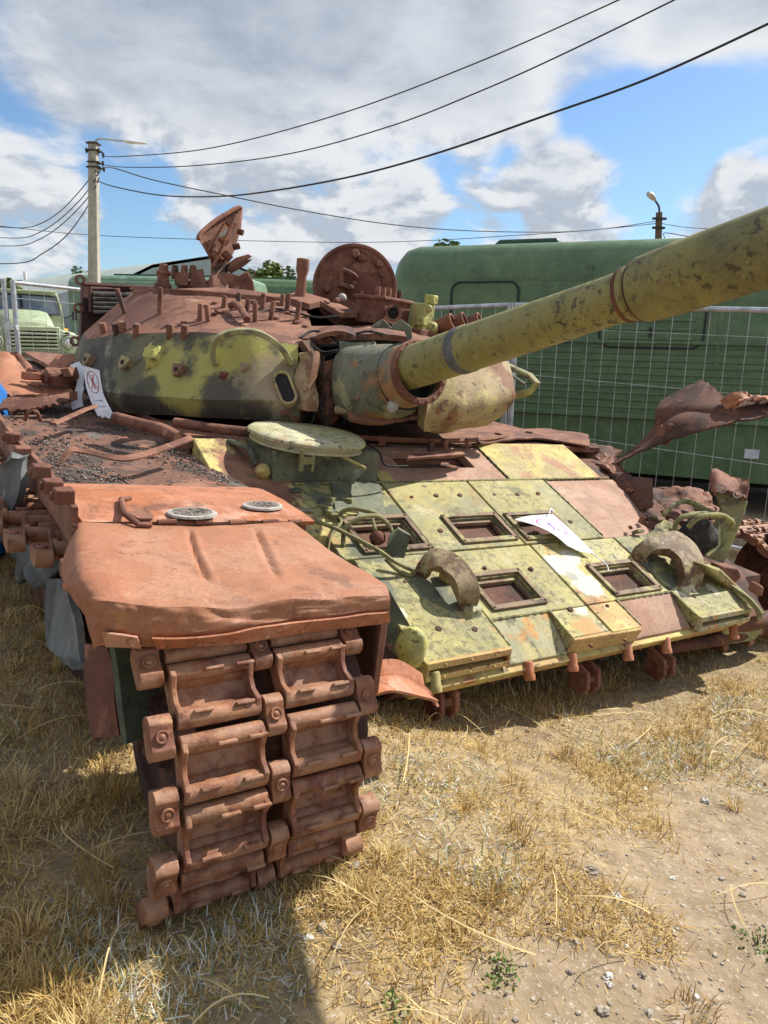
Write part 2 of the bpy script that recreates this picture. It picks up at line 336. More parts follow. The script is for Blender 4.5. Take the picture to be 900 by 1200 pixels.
MA['stone_pale'] = layered('stone_pale', (.60, .57, .52), [((.45, .41, .36), 20, .5, .66)], .9, 0, ((60, .4),))
MA['leaf'] = layered('leaf', (.075, .12, .03), [((.045, .08, .02), 3, .45, .6), ((.12, .17, .045), 5, .55, .7)], .6, 0, ())
MA['leaf_bright'] = layered('leaf_bright', (.14, .20, .035), [((.09, .14, .03), 3, .45, .6)], .6, 0, ())
MA['bark'] = plain('bark', (.12, .09, .06), .9)
def glass_mat():
    s = NM('windscreen_glass')
    s.b.inputs['Base Color'].default_value = (.12, .15, .18, 1); s.b.inputs['Roughness'].default_value = .06
    s.b.inputs['Specular IOR Level'].default_value = 1.0; s.b.inputs['Metallic'].default_value = .35
    return s.m
MA['glass'] = glass_mat()

# ------------------------------------------------------------------ mesh builder
def basis(z):
    z = Vector(z).normalized()
    a = Vector((0, 0, 1)) if abs(z.z) < .9 else Vector((1, 0, 0))
    x = a.cross(z).normalized(); y = z.cross(x)
    return x, y, z
def link(o, parent=None):
    COL.objects.link(o)
    if parent is not None: o.parent = parent
    return o
class MB:
    def __init__(s): s.v = []; s.f = []
    def add(s, vs, fs):
        k = len(s.v); s.v += [Vector(p) for p in vs]; s.f += [tuple(i+k for i in f) for f in fs]; return s
    def hexa(s, a):      # 8 points: bottom 4 ccw, top 4 ccw
        return s.add(a, [(3, 2, 1, 0), (4, 5, 6, 7), (0, 1, 5, 4), (1, 2, 6, 5), (2, 3, 7, 6), (3, 0, 4, 7)])
    def box(s, c, d, M=None):
        c = Vector(c); x, y, z = (k/2 for k in d)
        p = [Vector(q) for q in ((-x, -y, -z), (x, -y, -z), (x, y, -z), (-x, y, -z), (-x, -y, z), (x, -y, z), (x, y, z), (-x, y, z))]
        if M: p = [M @ q for q in p]
        return s.hexa([c+q for q in p])
    def prism(s, pts, off):
        n = len(pts); pts = [Vector(p) for p in pts]; off = Vector(off)
        return s.add(pts+[p+off for p in pts], [tuple(range(n))[::-1], tuple(range(n, 2*n))] + [(i, (i+1) % n, n+(i+1) % n, n+i) for i in range(n)])
    def tube(s, path, r, n=8, cap=True, flat=None):
        path = [Vector(p) for p in path]; m = len(path)
        rs = r if isinstance(r, (list, tuple)) else [r]*m
        vs = []; prevx = None
        for i, p in enumerate(path):
            d = path[min(i+1, m-1)]-path[max(i-1, 0)]
            if d.length < 1e-9: d = Vector((0, 0, 1))
            d.normalize()
            if prevx is None: x, y, _ = basis(d)
            else:
                x = prevx - d*prevx.dot(d); x.normalize(); y = d.cross(x)
            prevx = x
            for k in range(n):
                a = 2*math.pi*k/n; vs.append(p + (x*math.cos(a)+y*math.sin(a)*(flat or 1))*rs[i])
        fs = [(i*n+k, i*n+(k+1) % n, (i+1)*n+(k+1) % n, (i+1)*n+k) for i in range(m-1) for k in range(n)]
        if cap: fs += [tuple(range(n))[::-1], tuple((m-1)*n+k for k in range(n))]
        return s.add(vs, fs)
    def cyl(s, p0, p1, r0, r1=None, n=12): return s.tube([p0, p1], [r0, r0 if r1 is None else r1], n)
    def lathe(s, prof, o, axis, n=24, closed=False, a0=0, a1=2*math.pi, xdir=None):
        o = Vector(o); x, y, z = basis(axis)
        if xdir is not None:
            x = Vector(xdir); x = (x - z*x.dot(z)).normalized(); y = z.cross(x)
        full = abs(a1-a0-2*math.pi) < 1e-6; cnt = n if full else n+1
        vs = [o + (x*math.cos(a0+(a1-a0)*k/n)+y*math.sin(a0+(a1-a0)*k/n))*r + z*h for r, h in prof for k in range(cnt)]
        m = len(prof); fs = []
        rows = range(m) if closed else range(m-1)
        for i in rows:
            j = (i+1) % m
            for k in range(n):
                k2 = (k+1) % cnt if full else k+1
                fs.append((i*cnt+k, i*cnt+k2, j*cnt+k2, j*cnt+k))
        if not closed:
            if prof[0][0] > 1e-6 and full: fs.append(tuple(range(cnt))[::-1])
            if prof[-1][0] > 1e-6 and full: fs.append(tuple((m-1)*cnt+k for k in range(cnt)))
        return s.add(vs, fs)
    def sheet(s, fn, nu, nv, th=.006, side=None):
        """fn(u,v)->point, given thickness along the local normal"""
        P = [[Vector(fn(i/nu, j/nv)) for j in range(nv+1)] for i in range(nu+1)]
        N = []
        for i in range(nu+1):
            row = []
            for j in range(nv+1):
                du = P[min(i+1, nu)][j]-P[max(i-1, 0)][j]; dv = P[i][min(j+1, nv)]-P[i][max(j-1, 0)]
                q = du.cross(dv); row.append(q.normalized() if q.length > 1e-12 else Vector((0, 0, 1)))
            N.append(row)
        w = nv+1; tot = (nu+1)*w
        vs = [P[i][j] for i in range(nu+1) for j in range(w)] + [P[i][j]-N[i][j]*th for i in range(nu+1) for j in range(w)]
        fs = []
        for i in range(nu):
            for j in range(nv):
                a, b, c, d = i*w+j, (i+1)*w+j, (i+1)*w+j+1, i*w+j+1
                fs += [(a, b, c, d), (tot+d, tot+c, tot+b, tot+a)]
        for i in range(nu):
            for j in (0, nv):
                a, b = i*w+j, (i+1)*w+j; fs.append((a, b, tot+b, tot+a) if j else (b, a, tot+a, tot+b))
        for j in range(nv):
            for i in (0, nu):
                a, b = i*w+j, i*w+j+1; fs.append((b, a, tot+a, tot+b) if i else (a, b, tot+b, tot+a))
        return s.add(vs, fs)
    def ball(s, c, r, M=None, nu=12, nv=8, wob=0., seed=0):
        c = Vector(c); vs = []; rr = r if isinstance(r, (tuple, list)) else (r, r, r)
        for j in range(nv+1):
            t = math.pi*j/nv
            for i in range(nu):
                a = 2*math.pi*i/nu
                d = Vector((math.sin(t)*math.cos(a), math.sin(t)*math.sin(a), math.cos(t)))
                k = 1 + wob*noise.noise(d*1.7+Vector((seed*3.3, seed, 0)))
                p = Vector((d.x*rr[0], d.y*rr[1], d.z*rr[2]))*k
                vs.append(c + (M @ p if M else p))
        fs = [(j*nu+i, j*nu+(i+1) % nu, (j+1)*nu+(i+1) % nu, (j+1)*nu+i) for j in range(nv) for i in range(nu)]
        return s.add(vs, fs)
    def wobble(s, amp, freq, seed=0, start=0):
        for i in range(start, len(s.v)):
            p = s.v[i]; q = p*freq+Vector((seed*7.1, seed*2.3, seed))
            s.v[i] = p + noise.noise_vector(q)*amp
        return s
    def mesh(s, name, mat, smooth=40, merge=True):
        bm = bmesh.new(); vv = [bm.verts.new(p) for p in s.v]
        for f in s.f:
            try: bm.faces.new([vv[i] for i in f])
            except ValueError: pass
        if merge: bmesh.ops.remove_doubles(bm, verts=bm.verts, dist=1e-5)
        bmesh.ops.recalc_face_normals(bm, faces=bm.faces)
        me = bpy.data.meshes.new(name); bm.to_mesh(me); bm.free()
        me.materials.append(mat if not isinstance(mat, str) else MA[mat])
        if smooth:
            me.shade_smooth(); me.set_sharp_from_angle(angle=R(smooth))
        return me
    def build(s, name, mat, parent=None, smooth=40, bevel=0., seg=2, sub=0, label=None, merge=True):
        o = bpy.data.objects.new(name, s.mesh(name, mat, smooth, merge)); link(o, parent)
        if sub:
            md = o.modifiers.new('sub', 'SUBSURF'); md.levels = md.render_levels = sub
        if bevel:
            md = o.modifiers.new('bevel', 'BEVEL'); md.width = bevel; md.segments = seg; md.limit_method = 'ANGLE'; md.angle_limit = R(35)
            md.harden_normals = False
        if label: o['label'] = label
        return o
def smoothpath(pts, n=6):
    pts = [Vector(p) for p in pts]; out = []
    for i in range(len(pts)-1):
        p0 = pts[max(i-1, 0)]; p1 = pts[i]; p2 = pts[i+1]; p3 = pts[min(i+2, len(pts)-1)]
        for k in range(n):
            t = k/n
            out.append(.5*((2*p1)+(p2-p0)*t+(2*p0-5*p1+4*p2-p3)*t*t+(3*p1-p0-3*p2+p3)*t**3))
    out.append(pts[-1]); return out
def thing(name, label, cat, M=None, group=None):
    o = bpy.data.objects.new(name, None); link(o); o.empty_display_size = .3
    if M is not None: o.matrix_world = M if isinstance(M, Matrix) else Matrix.Translation(M)
    return tag(o, label, cat, group)
def tag(o, label, cat, group=None):
    o['label'] = label; o['category'] = cat
    if group: o['group'] = group
    return o
def kind(o, k): o['kind'] = k; return o
def copy_part(o, M, parent):
    c = o.copy(); link(c, parent); c.matrix_local = M; return c

# ------------------------------------------------------------------ sky
def build_sky():
    nt = world.node_tree; N = nt.nodes; N.clear()
    def n(t): return N.new(t)
    def l(a, b): nt.links.new(a, b)
    out = n('ShaderNodeOutputWorld'); bg = n('ShaderNodeBackground'); l(bg.outputs[0], out.inputs[0])
    bg.inputs['Strength'].default_value = SKY_STRENGTH
    sky = n('ShaderNodeTexSky'); sky.sky_type = 'NISHITA'; sky.sun_disc = False
    sky.sun_elevation = R(SUN_EL); sky.sun_rotation = R(90-SUN_AZ)
    sky.air_density = 1.0; sky.dust_density = .6; sky.ozone_density = 2.0
    tc = n('ShaderNodeTexCoord')
    sx = n('ShaderNodeSeparateXYZ'); l(tc.outputs['Generated'], sx.inputs[0])
    def m(op, a, b=None, c=None):
        t = n('ShaderNodeMath'); t.operation = op
        for i, v in enumerate((a, b, c)):
            if v is None: continue
            if isinstance(v, (int, float)): t.inputs[i].default_value = v
            else: l(v, t.inputs[i])
        return t.outputs[0]
    def ss(v, lo, hi):
        t = n('ShaderNodeMapRange'); t.interpolation_type = 'SMOOTHSTEP'
        t.inputs['From Min'].default_value = lo; t.inputs['From Max'].default_value = hi
        l(v, t.inputs['Value']); return t.outputs[0]
    def vm(op, a, b=None, sc=None):
        t = n('ShaderNodeVectorMath'); t.operation = op
        for i, v in enumerate((a, b)):
            if v is None: continue
            if isinstance(v, (tuple, Vector)): t.inputs[i].default_value = tuple(v)
            else: l(v, t.inputs[i])
        if sc is not None: t.inputs['Scale'].default_value = sc
        return t
    z = m('MAXIMUM', sx.outputs['Z'], 0.0)
    den = m('ADD', z, .16)
    u = m('DIVIDE', sx.outputs['X'], den); v = m('DIVIDE', sx.outputs['Y'], den)
    cmb = n('ShaderNodeCombineXYZ'); l(u, cmb.inputs[0]); l(v, cmb.inputs[1])
    def nz(vec, scale, detail, rough, dist=0.):
        t = n('ShaderNodeTexNoise'); t.inputs['Scale'].default_value = scale; t.inputs['Detail'].default_value = detail
        t.inputs['Roughness'].default_value = rough; t.inputs['Distortion'].default_value = dist; l(vec, t.inputs['Vector']); return t.outputs['Fac']
    P = cmb.outputs[0]
    big = nz(vm('ADD', P, (4.1, 7.3, 0)).outputs[0], .85, 9, .56, .3)
    # cloud gaps: soft blue holes and cloud banks, each a patch of sky with its own direction
    def blob(px, py, rad, amt, hard=.45):
        d = vm('DOT_PRODUCT', tc.outputs['Generated'], wdir(px, py)).outputs['Value']
        return m('MULTIPLY', ss(d, math.cos(R(rad)), math.cos(R(rad*hard))), amt)
    bias = None
    for b in ((850, 205, 10, -.27), (650, 210, 6, -.16), (745, 195, 7, -.22), (690, 55, 5, -.10), (150, 185, 4, -.09), (210, 262, 8, -.19), (420, 248, 9, -.17), (90, 285, 7, -.13), (560, 250, 6, -.12), (675, 25, 6, -.10), (50, 62, 7, -.15), (170, 205, 4, -.10),
              (690, 236, 5, .30), (620, 250, 4, .18), (830, 252, 4.5, .26), (480, 248, 3.6, .18), (325, 268, 3.6, .13), (30, 130, 11, .10), (30, 300, 7, .10), (360, 100, 20, .20), (800, 90, 14, .17), (150, 40, 9, .08)):
        x = blob(*b); bias = x if bias is None else m('ADD', bias, x)
    # low clouds: vertical billows seen from the side
    low = nz(vm('MULTIPLY', tc.outputs['Generated'], (1, 1, 1.9)).outputs[0], 7.5, 9, .58, .25)
    wlow = ss(sx.outputs['Z'], .34, .16)
    fld = n('ShaderNodeMix'); fld.data_type = 'FLOAT'; l(wlow, fld.inputs[0]); l(big, fld.inputs[2]); l(low, fld.inputs[3])
    dens = m('ADD', m('ADD', fld.outputs[0], bias), .055)
    cover = ss(dens, .435, .60)
    thick = ss(dens, .62, .92)
    # lit tops towards the sun: compare the field with a copy shifted towards the light
    sh = nz(vm('ADD', P, (4.1+.10, 7.3+.09, 0)).outputs[0], .85, 9, .56, .3)
    shl = nz(vm('ADD', vm('MULTIPLY', tc.outputs['Generated'], (1, 1, 1.9)).outputs[0], (.012, .0, .035)).outputs[0], 7.5, 9, .58, .25)
    fl2 = n('ShaderNodeMix'); fl2.data_type = 'FLOAT'; l(wlow, fl2.inputs[0]); l(sh, fl2.inputs[2]); l(shl, fl2.inputs[3])
    rel = m('SUBTRACT', fld.outputs[0], fl2.outputs[0])
    lit = ss(rel, -.10, .09)
    fine = nz(vm('ADD', P, (1.7, .3, 0)).outputs[0], 3.2, 8, .6, .2)
    lit2 = m('ADD', m('MULTIPLY', lit, .75), m('MULTIPLY', fine, .5))
    cr = n('ShaderNodeMix'); cr.data_type = 'RGBA'; l(ss(lit2, .25, .95), cr.inputs['Factor'])
    cr.inputs[6].default_value = (6.6, 7.3, 8.4, 1); cr.inputs[7].default_value = (11.4, 11.6, 11.9, 1)
    gray = n('ShaderNodeMix'); gray.data_type = 'RGBA'; l(m('MULTIPLY', thick, m('SUBTRACT', 1.0, m('MULTIPLY', wlow, .75))), gray.inputs['Factor'])
    l(cr.outputs[2], gray.inputs[6])
    g2 = n('ShaderNodeMix'); g2.data_type = 'RGBA'; l(ss(fine, .3, .7), g2.inputs['Factor'])
    g2.inputs[6].default_value = (5.0, 5.7, 6.9, 1); g2.inputs[7].default_value = (8.8, 9.4, 10.3, 1)
    l(g2.outputs[2], gray.inputs[7])
    blue = n('ShaderNodeMix'); blue.data_type = 'RGBA'; blue.blend_type = 'MULTIPLY'; blue.inputs['Factor'].default_value = 1
    l(sky.outputs[0], blue.inputs[6]); blue.inputs[7].default_value = (1.5, 1.8, 2.05, 1)
    fin = n('ShaderNodeMix'); fin.data_type = 'RGBA'; l(m('MULTIPLY', cover, .96), fin.inputs['Factor'])
    l(blue.outputs[2], fin.inputs[6]); l(gray.outputs[2], fin.inputs[7])
    # below the horizon: dull earth
    l(fin.outputs[2], bg.inputs['Color'])
build_sky()

# ================================================================== THE TANK
tank = thing('tank', 'burnt-out rusty battle tank with peeling yellow-green front, raised gun and twisted fenders', 'tank', TM)
def hz(p, amp, f, seed=0): return p + noise.noise_vector(Vector(p)*f+Vector((seed, seed*2, 0)))*amp

# ---- hull body
prof = [(.42, -.29), (1.0, -.56), (6.2, -.56), (6.3, -.2), (6.2, .25), (1.75, .275), (1.5, .235), (.6, -.115)]
MB().prism([(0.66, y, z) for y, z in prof], (2.56, 0, 0)).build('hull', 'rust_dark', tank, bevel=.008)
# roof plate behind the glacis
mb = MB(); mb.sheet(lambda u, v: hz(Vector((.66+2.56*u, 1.63+4.5*v, .325 + .006*math.sin(u*19)*v)), .006, 3, 4), 24, 30, .03)
mb.build('roof_plate', 'rust_roof', tank)
def slab(x0, x1, y0, y1, h0, h1, hole=None):
    mb = MB()
    def blk(a, b, c, d): mb.hexa([G(a, c, h0), G(b, c, h0), G(b, d, h0), G(a, d, h0), G(a, c, h1), G(b, c, h1), G(b, d, h1), G(a, d, h1)])
    if not hole: blk(x0, x1, y0, y1); return mb
    a, b, c, d = hole
    X = [x0, a, b, x1]; Y = [y0, c, d, y1]; vs = []; 
    for h in (h0, h1):
        for j in range(4):
            for i in range(4): vs.append(G(X[i], Y[j], h))
    fs = []
    for j in range(3):
        for i in range(3):
            if i == 1 and j == 1: continue
            k = j*4+i; fs += [(k+16, k+17, k+21, k+20), (k+4, k+5, k+1, k)]
    per = [0, 1, 2, 3, 7, 11, 15, 14, 13, 12, 8, 4]
    for q in range(12):
        p, r = per[q], per[(q+1) % 12]; fs.append((p, r, r+16, p+16))
    inn = [5, 9, 10, 6]
    for q in range(4):
        p, r = inn[q], inn[(q+1) % 4]; fs.append((p, r, r+16, p+16))
    return mb.add(vs, fs)
slab(.985, 2.97, .50, 1.645, -.10, -.055).build('glacis_base', 'rust_brown', tank)
def panel(nm, m, x0, x1, y0, y1, h=0., th=.045, hole=None, seed=0, lab=None):
    mb = slab(x0, x1, y0, y1, h-th, h, hole)
    o = mb.build(nm, m, tank, bevel=.004, label=lab); return o
PAN = {}
PAN['w1'] = panel('glacis_panel', 'glacis_moss', .985, 1.412, .868, 1.315, -.002, hole=(1.11, 1.385, .905, 1.07))
PAN['w2'] = panel('glacis_panel', 'glacis_paint', 1.422, 1.912, .868, 1.315, 0, hole=(1.605, 1.875, .915, 1.055))
PAN['w3'] = panel('glacis_panel', 'glacis_paint', 1.922, 2.432, .868, 1.315, .001, hole=(1.965, 2.235, .905, 1.045))
panel('glacis_panel', 'glacis_pink', 2.442, 2.99, .868, 1.315, -.008, lab='bare pinkish rust panel without paint')
panel('glacis_panel', 'glacis_moss', 1.025, 1.408, .372, .86, .002, .06, lab='left toe block carrying a tow hook')
PAN['w4'] = panel('glacis_panel', 'glacis_paint', 1.416, 1.932, .50, .86, -.001, hole=(1.48, 1.725, .555, .705))
PAN['w5'] = panel('glacis_panel', 'glacis_white', 1.942, 2.49, .50, .86, 0, hole=(2.16, 2.425, .535, .685), lab='panel with a bleached white patch and a window')
panel('glacis_panel', 'glacis_white', 1.722, 1.932, .362, .496, -.001, .06)
panel('glacis_panel', 'glacis_orange', 1.942, 2.118, .352, .496, .0, .06)
panel('glacis_panel', 'glacis_moss', 2.498, 2.90, .345, .86, .003, .06, lab='right toe block carrying a tow hook')
# upper row
panel('glacis_panel', 'glacis_pink', 1.43, 2.20, 1.325, 1.60, -.004, hole=(1.60, 2.06, 1.43, 1.56), lab='rust pink surround of the driver hatch opening')
panel('glacis_panel', 'glacis_yellow', 2.212, 2.90, 1.325, 1.64, 0, lab='bright yellow upper right panel')
mb = slab(1.425, 1.50, 1.323, 1.40, -.04, .003); mb.build('glacis_panel', 'glacis_yellow', tank)
# sunken, sloping lower plates between the toe blocks
for (x0, x1, m, lb) in ((1.412, 1.718, 'glacis_pale', 'pale sloping lower plate with orange stain'), (2.122, 2.494, 'glacis_pink', 'rust pink sloping lower plate')):
    mb = MB(); y0, y1 = .345, .498
    mb.hexa([G(x0, y0, -.11), G(x1, y0, -.11), G(x1, y1, -.05), G(x0, y1, -.05), G(x0, y0, -.062), G(x1, y0, -.062), G(x1, y1, -.002), G(x0, y1, -.002)])
    mb.build('lower_plate', m, tank, bevel=.004, label=lb)
# window frames (stepped, rusty) and the plate inside each recess
def window(par, x0, x1, y0, y1, lit=True):
    mb = MB(); e = .022
    for (a, b, c, d) in ((x0-e, x1+e, y0-e, y0), (x0-e, x1+e, y1, y1+e), (x0-e, x0, y0, y1), (x1, x1+e, y0, y1)):
        mb.hexa([G(a, c, .002), G(b, c, .002), G(b, d, .002), G(a, d, .002), G(a, c, .012), G(b, c, .012), G(b, d, .012), G(a, d, .012)])
    e2 = .02
    for (a, b, c, d) in ((x0+.002, x1-.002, y0+.002, y0+e2), (x0+.002, x1-.002, y1-e2, y1-.002), (x0+.002, x0+e2, y0+e2, y1-e2), (x1-e2, x1-.002, y0+e2, y1-e2)):
        mb.hexa([G(a, c, -.03), G(b, c, -.03), G(b, d, -.03), G(a, d, -.03), G(a, c, -.012), G(b, c, -.012), G(b, d, -.012), G(a, d, -.012)])
    for cx_ in (x0-e/2, x1+e/2):
        for cy_ in (y0-e/2, y1+e/2): mb.cyl(G(cx_, cy_, .010), G(cx_, cy_, .017), .007, .006, 6)
    fr = mb.build('window_frame', 'frame_rust', par, bevel=.0025)
    slab(x0+.002, x1-.002, y0+.002, y1-.002, -.062, -.052).build('recess_floor', 'recess_brown', par)
    return fr
window(PAN['w1'], 1.11, 1.385, .905, 1.07); window(PAN['w2'], 1.605, 1.875, .915, 1.055); window(PAN['w3'], 1.965, 2.235, .905, 1.045)
window(PAN['w4'], 1.48, 1.725, .555, .705); window(PAN['w5'], 2.16, 2.425, .535, .685)
# toe block front faces with slots
def toe_face(x0, x1, y, mat):
    mb = MB(); n = NG
    def pt(x, t, o=0): return G(x, y, .003) + Vector((0, -.012*1, -1)).normalized()*t + Vector((0, -o, 0))
    for (t0, t1) in ((0, .024), (.046, .066)):
        mb.hexa([pt(x0, t1, .012), pt(x1, t1, .012), pt(x1, t1, -.02), pt(x0, t1, -.02), pt(x0, t0, .012), pt(x1, t0, .012), pt(x1, t0, -.02), pt(x0, t0, -.02)])
        for k in range(3):
            p = pt(x0+(x1-x0)*(.2+.3*k), (t0+t1)/2, .012); mb.cyl(p, p+Vector((0, -.006, 0)), .0065, .005, 6)
    for x in (x0+.006, x1-.006):
        mb.hexa([pt(x-.006, .046, .011), pt(x+.006, .046, .011), pt(x+.006, .046, -.02), pt(x-.006, .046, -.02), pt(x-.006, .024, .011), pt(x+.006, .024, .011), pt(x+.006, .024, -.02), pt(x-.006, .024, -.02)])
    mb.build('toe_bracket', mat, tank, bevel=.002)
toe_face(1.03, 1.404, .37, 'glacis_orange'); toe_face(2.503, 2.895, .343, 'glacis_pale')
mb = MB().hexa([G(1.724, .34, -.072), G(2.116, .34, -.072), G(2.116, .36, -.072), G(1.724, .36, -.072), G(1.724, .352, -.004), G(2.116, .342, -.004), G(2.116, .364, -.004), G(1.724, .364, -.004)])
mb.build('toe_bracket', 'glacis_orange', tank, bevel=.004)
# lower nose: lip beam, bolted plate, tow lugs, peg stubs
mb = MB(); 
mb.prism([(1.0, .35, -.265), (1.0, .40, -.235), (1.0, .52, -.26), (1.0, .50, -.33), (1.0, .40, -.315)], (1.93, 0, 0)); mb.wobble(.004, 6, 2)
mb.build('nose_beam', 'glacis_orange', tank, bevel=.006)
mb = MB(); mb.prism([(.98, .43, -.30), (.98, .455, -.30), (.98, .60, -.43), (.98, .575, -.435)], (1.97, 0, 0))
for k in range(22):
    x = 1.03+k*.088; mb.cyl((x, .5, -.375), (x, .487, -.382), .009, .007, 6)
mb.build('nose_plate', 'rust_brown', tank, bevel=.003)
for i, (px, py) in enumerate(((512, 800), (622, 787), (673, 777), (738, 765), (783, 757), (862, 741))):
    p = TK(px, py, 1, .345); mb = MB()
    mb.lathe([(.0, .034), (.014, .034), (.019, .028), (.019, -.012), (.022, -.016), (.022, -.034), (.0, -.034)], p+Vector((0, .01, 0)), (0, .35, 1), 12)
    mb.build('peg', 'rust_orange' if i else 'glacis_paint', tank)
for (px, py) in ((518, 822), (686, 795), (775, 780)):
    p = TK(px, py, 1, .42); mb = MB()
    for dx in (-.04, .025):
        pts = [(p.x+dx, p.y+.06, p.z+.08), (p.x+dx, p.y-.035, p.z+.045), (p.x+dx, p.y-.05, p.z-.02), (p.x+dx, p.y-.02, p.z-.06), (p.x+dx, p.y+.05, p.z-.05)]
        mb.prism(pts, (.02, 0, 0))
    mb.cyl(p+Vector((-.045, -.01, 0)), p+Vector((.052, -.01, 0)), .016)
    mb.build('tow_lug', 'rust_brown', tank, bevel=.004)
# weld beads along seams
def bead(a, b, r=.006, nm='weld_bead', mat='burnt_olive'):
    n_ = max(8, int((b-a).length/.012)); P_ = [a.lerp(b, k/n_)+Vector((noise.noise(Vector((k*.7, a.x, 1))), noise.noise(Vector((k*.7, a.x, 5))), 0))*.003 for k in range(n_+1)]
    MB().tube(P_, [r*(1+.35*math.sin(k*2.1)+.3*noise.noise(Vector((k*.9, 3, a.y)))) for k in range(n_+1)], 6).build(nm, mat, tank)
for (x0, y0, x1, y1) in ((1.412, .50, 1.412, .38), (1.72, .50, 1.72, .37), (2.12, .50, 2.12, .36), (2.496, .50, 2.496, .36), (1.42, .499, 1.72, .499), (2.12, .499, 2.49, .499), (2.438, .88, 2.438, 1.31), (2.206, 1.33, 2.206, 1.60), (.99, 1.32, 2.95, 1.32)): bead(G(x0, y0, .0), G(x1, y1, .0), .0055)
bead(G(1.03, .372, -.002), G(1.40, .372, -.002), .005, mat='glacis_orange'); bead(G(2.5, .345, -.002), G(2.89, .345, -.002), .005, mat='glacis_orange')
# glacis bolts
bolt = MB().lathe([(.0, .008), (.006, .008), (.0105, .004), (.012, -.002)], (0, 0, 0), (0, 0, 1), 8).mesh('bolt', 'rust_brown')
bhole = MB().lathe([(0, .0035), (.007, .0035), (.0095, .005), (.012, .004), (.0125, -.002)], (0, 0, 0), (0, 0, 1), 10).mesh('bolt_hole', 'rust_dark')
def put(name, me, p, n, par, s=1.0, spin=0):
    o = bpy.data.objects.new(name, me); link(o, par)
    x, y, z = basis(n)
    M = Matrix(((x.x, y.x, z.x, p.x), (x.y, y.y, z.y, p.y), (x.z, y.z, z.z, p.z), (0, 0, 0, 1)))
    o.matrix_local = M @ Matrix.Rotation(spin, 4, 'Z') @ Matrix.Scale(s, 4); return o
for q in ((297, 153), (400, 147), (500, 145), (645, 143), (742, 142), (830, 138), (418, 295), (605, 453), (800, 457), (267, 512), (410, 710), (562, 712)):
    put('bolt', bolt, GP(400+q[0]/3.6, 540+q[1]/3.6, .001), NG, tank, rnd.uniform(.7, .95)) if q[0] % 2 else put('bolt_hole', bhole, GP(400+q[0]/3.6, 540+q[1]/3.6, .001), NG, tank, 1.0)
for q in ((90, 118), (205, 215), (68, 382), (205, 523), (335, 510), (640, 480), (700, 462), (277, 650), (398, 632)):
    put('bolt', bolt, GP(600+q[0]/3, 540+q[1]/3, .001), NG, tank, rnd.uniform(.75, 1.0)) if q[1] % 2 == 0 else put('bolt_hole', bhole, GP(600+q[0]/3, 540+q[1]/3, .001), NG, tank, 1.0)
# tow hooks
def hook(outer, inner, th):
    A = smoothpath([GP(*q) for q in outer], 5); B2 = smoothpath([GP(*q) for q in inner], 5); n_ = len(A)-1
    mb = MB(); mb.sheet(lambda u, v: A[int(u*n_+.5)].lerp(B2[int(u*n_+.5)], v) + Vector((-.02, .02, 0)), n_, 3, th); mb.wobble(.004, 12, 1)
    return mb.build('tow_hook', 'hook_steel', tank, smooth=50, bevel=.008)
hook([(500, 670, 0), (503, 659, .05), (516, 653, .075), (535, 656, .09), (552, 669, .10), (564, 688, .085), (565, 706, .03), (560, 717, -.01)],
     [(513, 676, 0), (515, 670, .04), (522, 672, .06), (531, 677, .07), (536, 686, .075), (540, 695, .06), (545, 704, .02), (541, 717, -.01)], .045)
hook([(745, 653, 0), (752, 641, .05), (770, 635, .075), (795, 632, .09), (815, 644, .10), (825, 662, .085), (823, 680, .04), (814, 692, -.01)],
     [(763, 657, 0), (767, 650, .04), (778, 652, .06), (790, 654, .07), (797, 661, .075), (800, 670, .06), (802, 679, .03), (794, 692, -.01)], .045)
MB().ball(GP(552, 716, .0), (.045, .04, .035), None, 12, 8, .5, 7).build('hook_weld', 'glacis_pale_yellow', tank)
MB().ball(GP(803, 692, .0), (.045, .04, .03), None, 12, 8, .5, 9).build('hook_weld', 'glacis_pale_yellow', tank)
MB().box(GP(527, 672, .03), (.07, .05, .06)).wobble(.006, 12, 3).build('hook_base', 'glacis_yellow', tank, bevel=.006)
MB().box(GP(797, 662, .02), (.10, .05, .045)).wobble(.006, 12, 5).build('hook_base', 'glacis_paint', tank, bevel=.006)
# headlight guard arcs, bracket and cable on the glacis' near side
mb = MB(); mb.tube(smoothpath([GP(402, 640, .0), GP(405, 618, .06), GP(425, 606, .10), GP(445, 606, .10), GP(459, 622, .07), GP(463, 648, 0)], 6), .009, 8)
mb.tube(smoothpath([GP(398, 602, .02), GP(412, 596, .06), GP(440, 602, .08), GP(452, 612, .06)], 6), .009, 8)
mb.tube(smoothpath([GP(436, 606, .07), GP(440, 622, .05), GP(442, 632, .03)], 5), .007, 8)
mb.build('headlight_guard', 'burnt_olive', tank)
MB().ball(GP(442, 630, .035), (.034, .03, .03), None, 12, 8, .2, 4).build('horn', 'rust_dark', tank)
mb = MB(); mb.prism([GP(452, 650, 0), GP(474, 655, 0), GP(481, 628, .08), GP(466, 620, .085), GP(456, 630, .06)], (0.006, .012, .004)); mb.wobble(.006, 14, 2)
mb.build('bent_bracket', 'olive_dark', tank)
mb = MB(); mb.tube(smoothpath([GP(352, 606, .05), GP(385, 616, .05), GP(415, 630, .06), GP(445, 646, .075), GP(462, 658, .06), GP(484, 669, .02), GP(480, 674, .01), GP(466, 668, .015), GP(452, 655, .04)], 7), .0085, 8)
mb.build('cable', 'burnt_olive', tank)
mb = MB(); mb.tube(smoothpath([GP(395, 605, .0), GP(400, 612, .05), GP(388, 628, .04), GP(384, 650, .0)], 6), .006, 6)
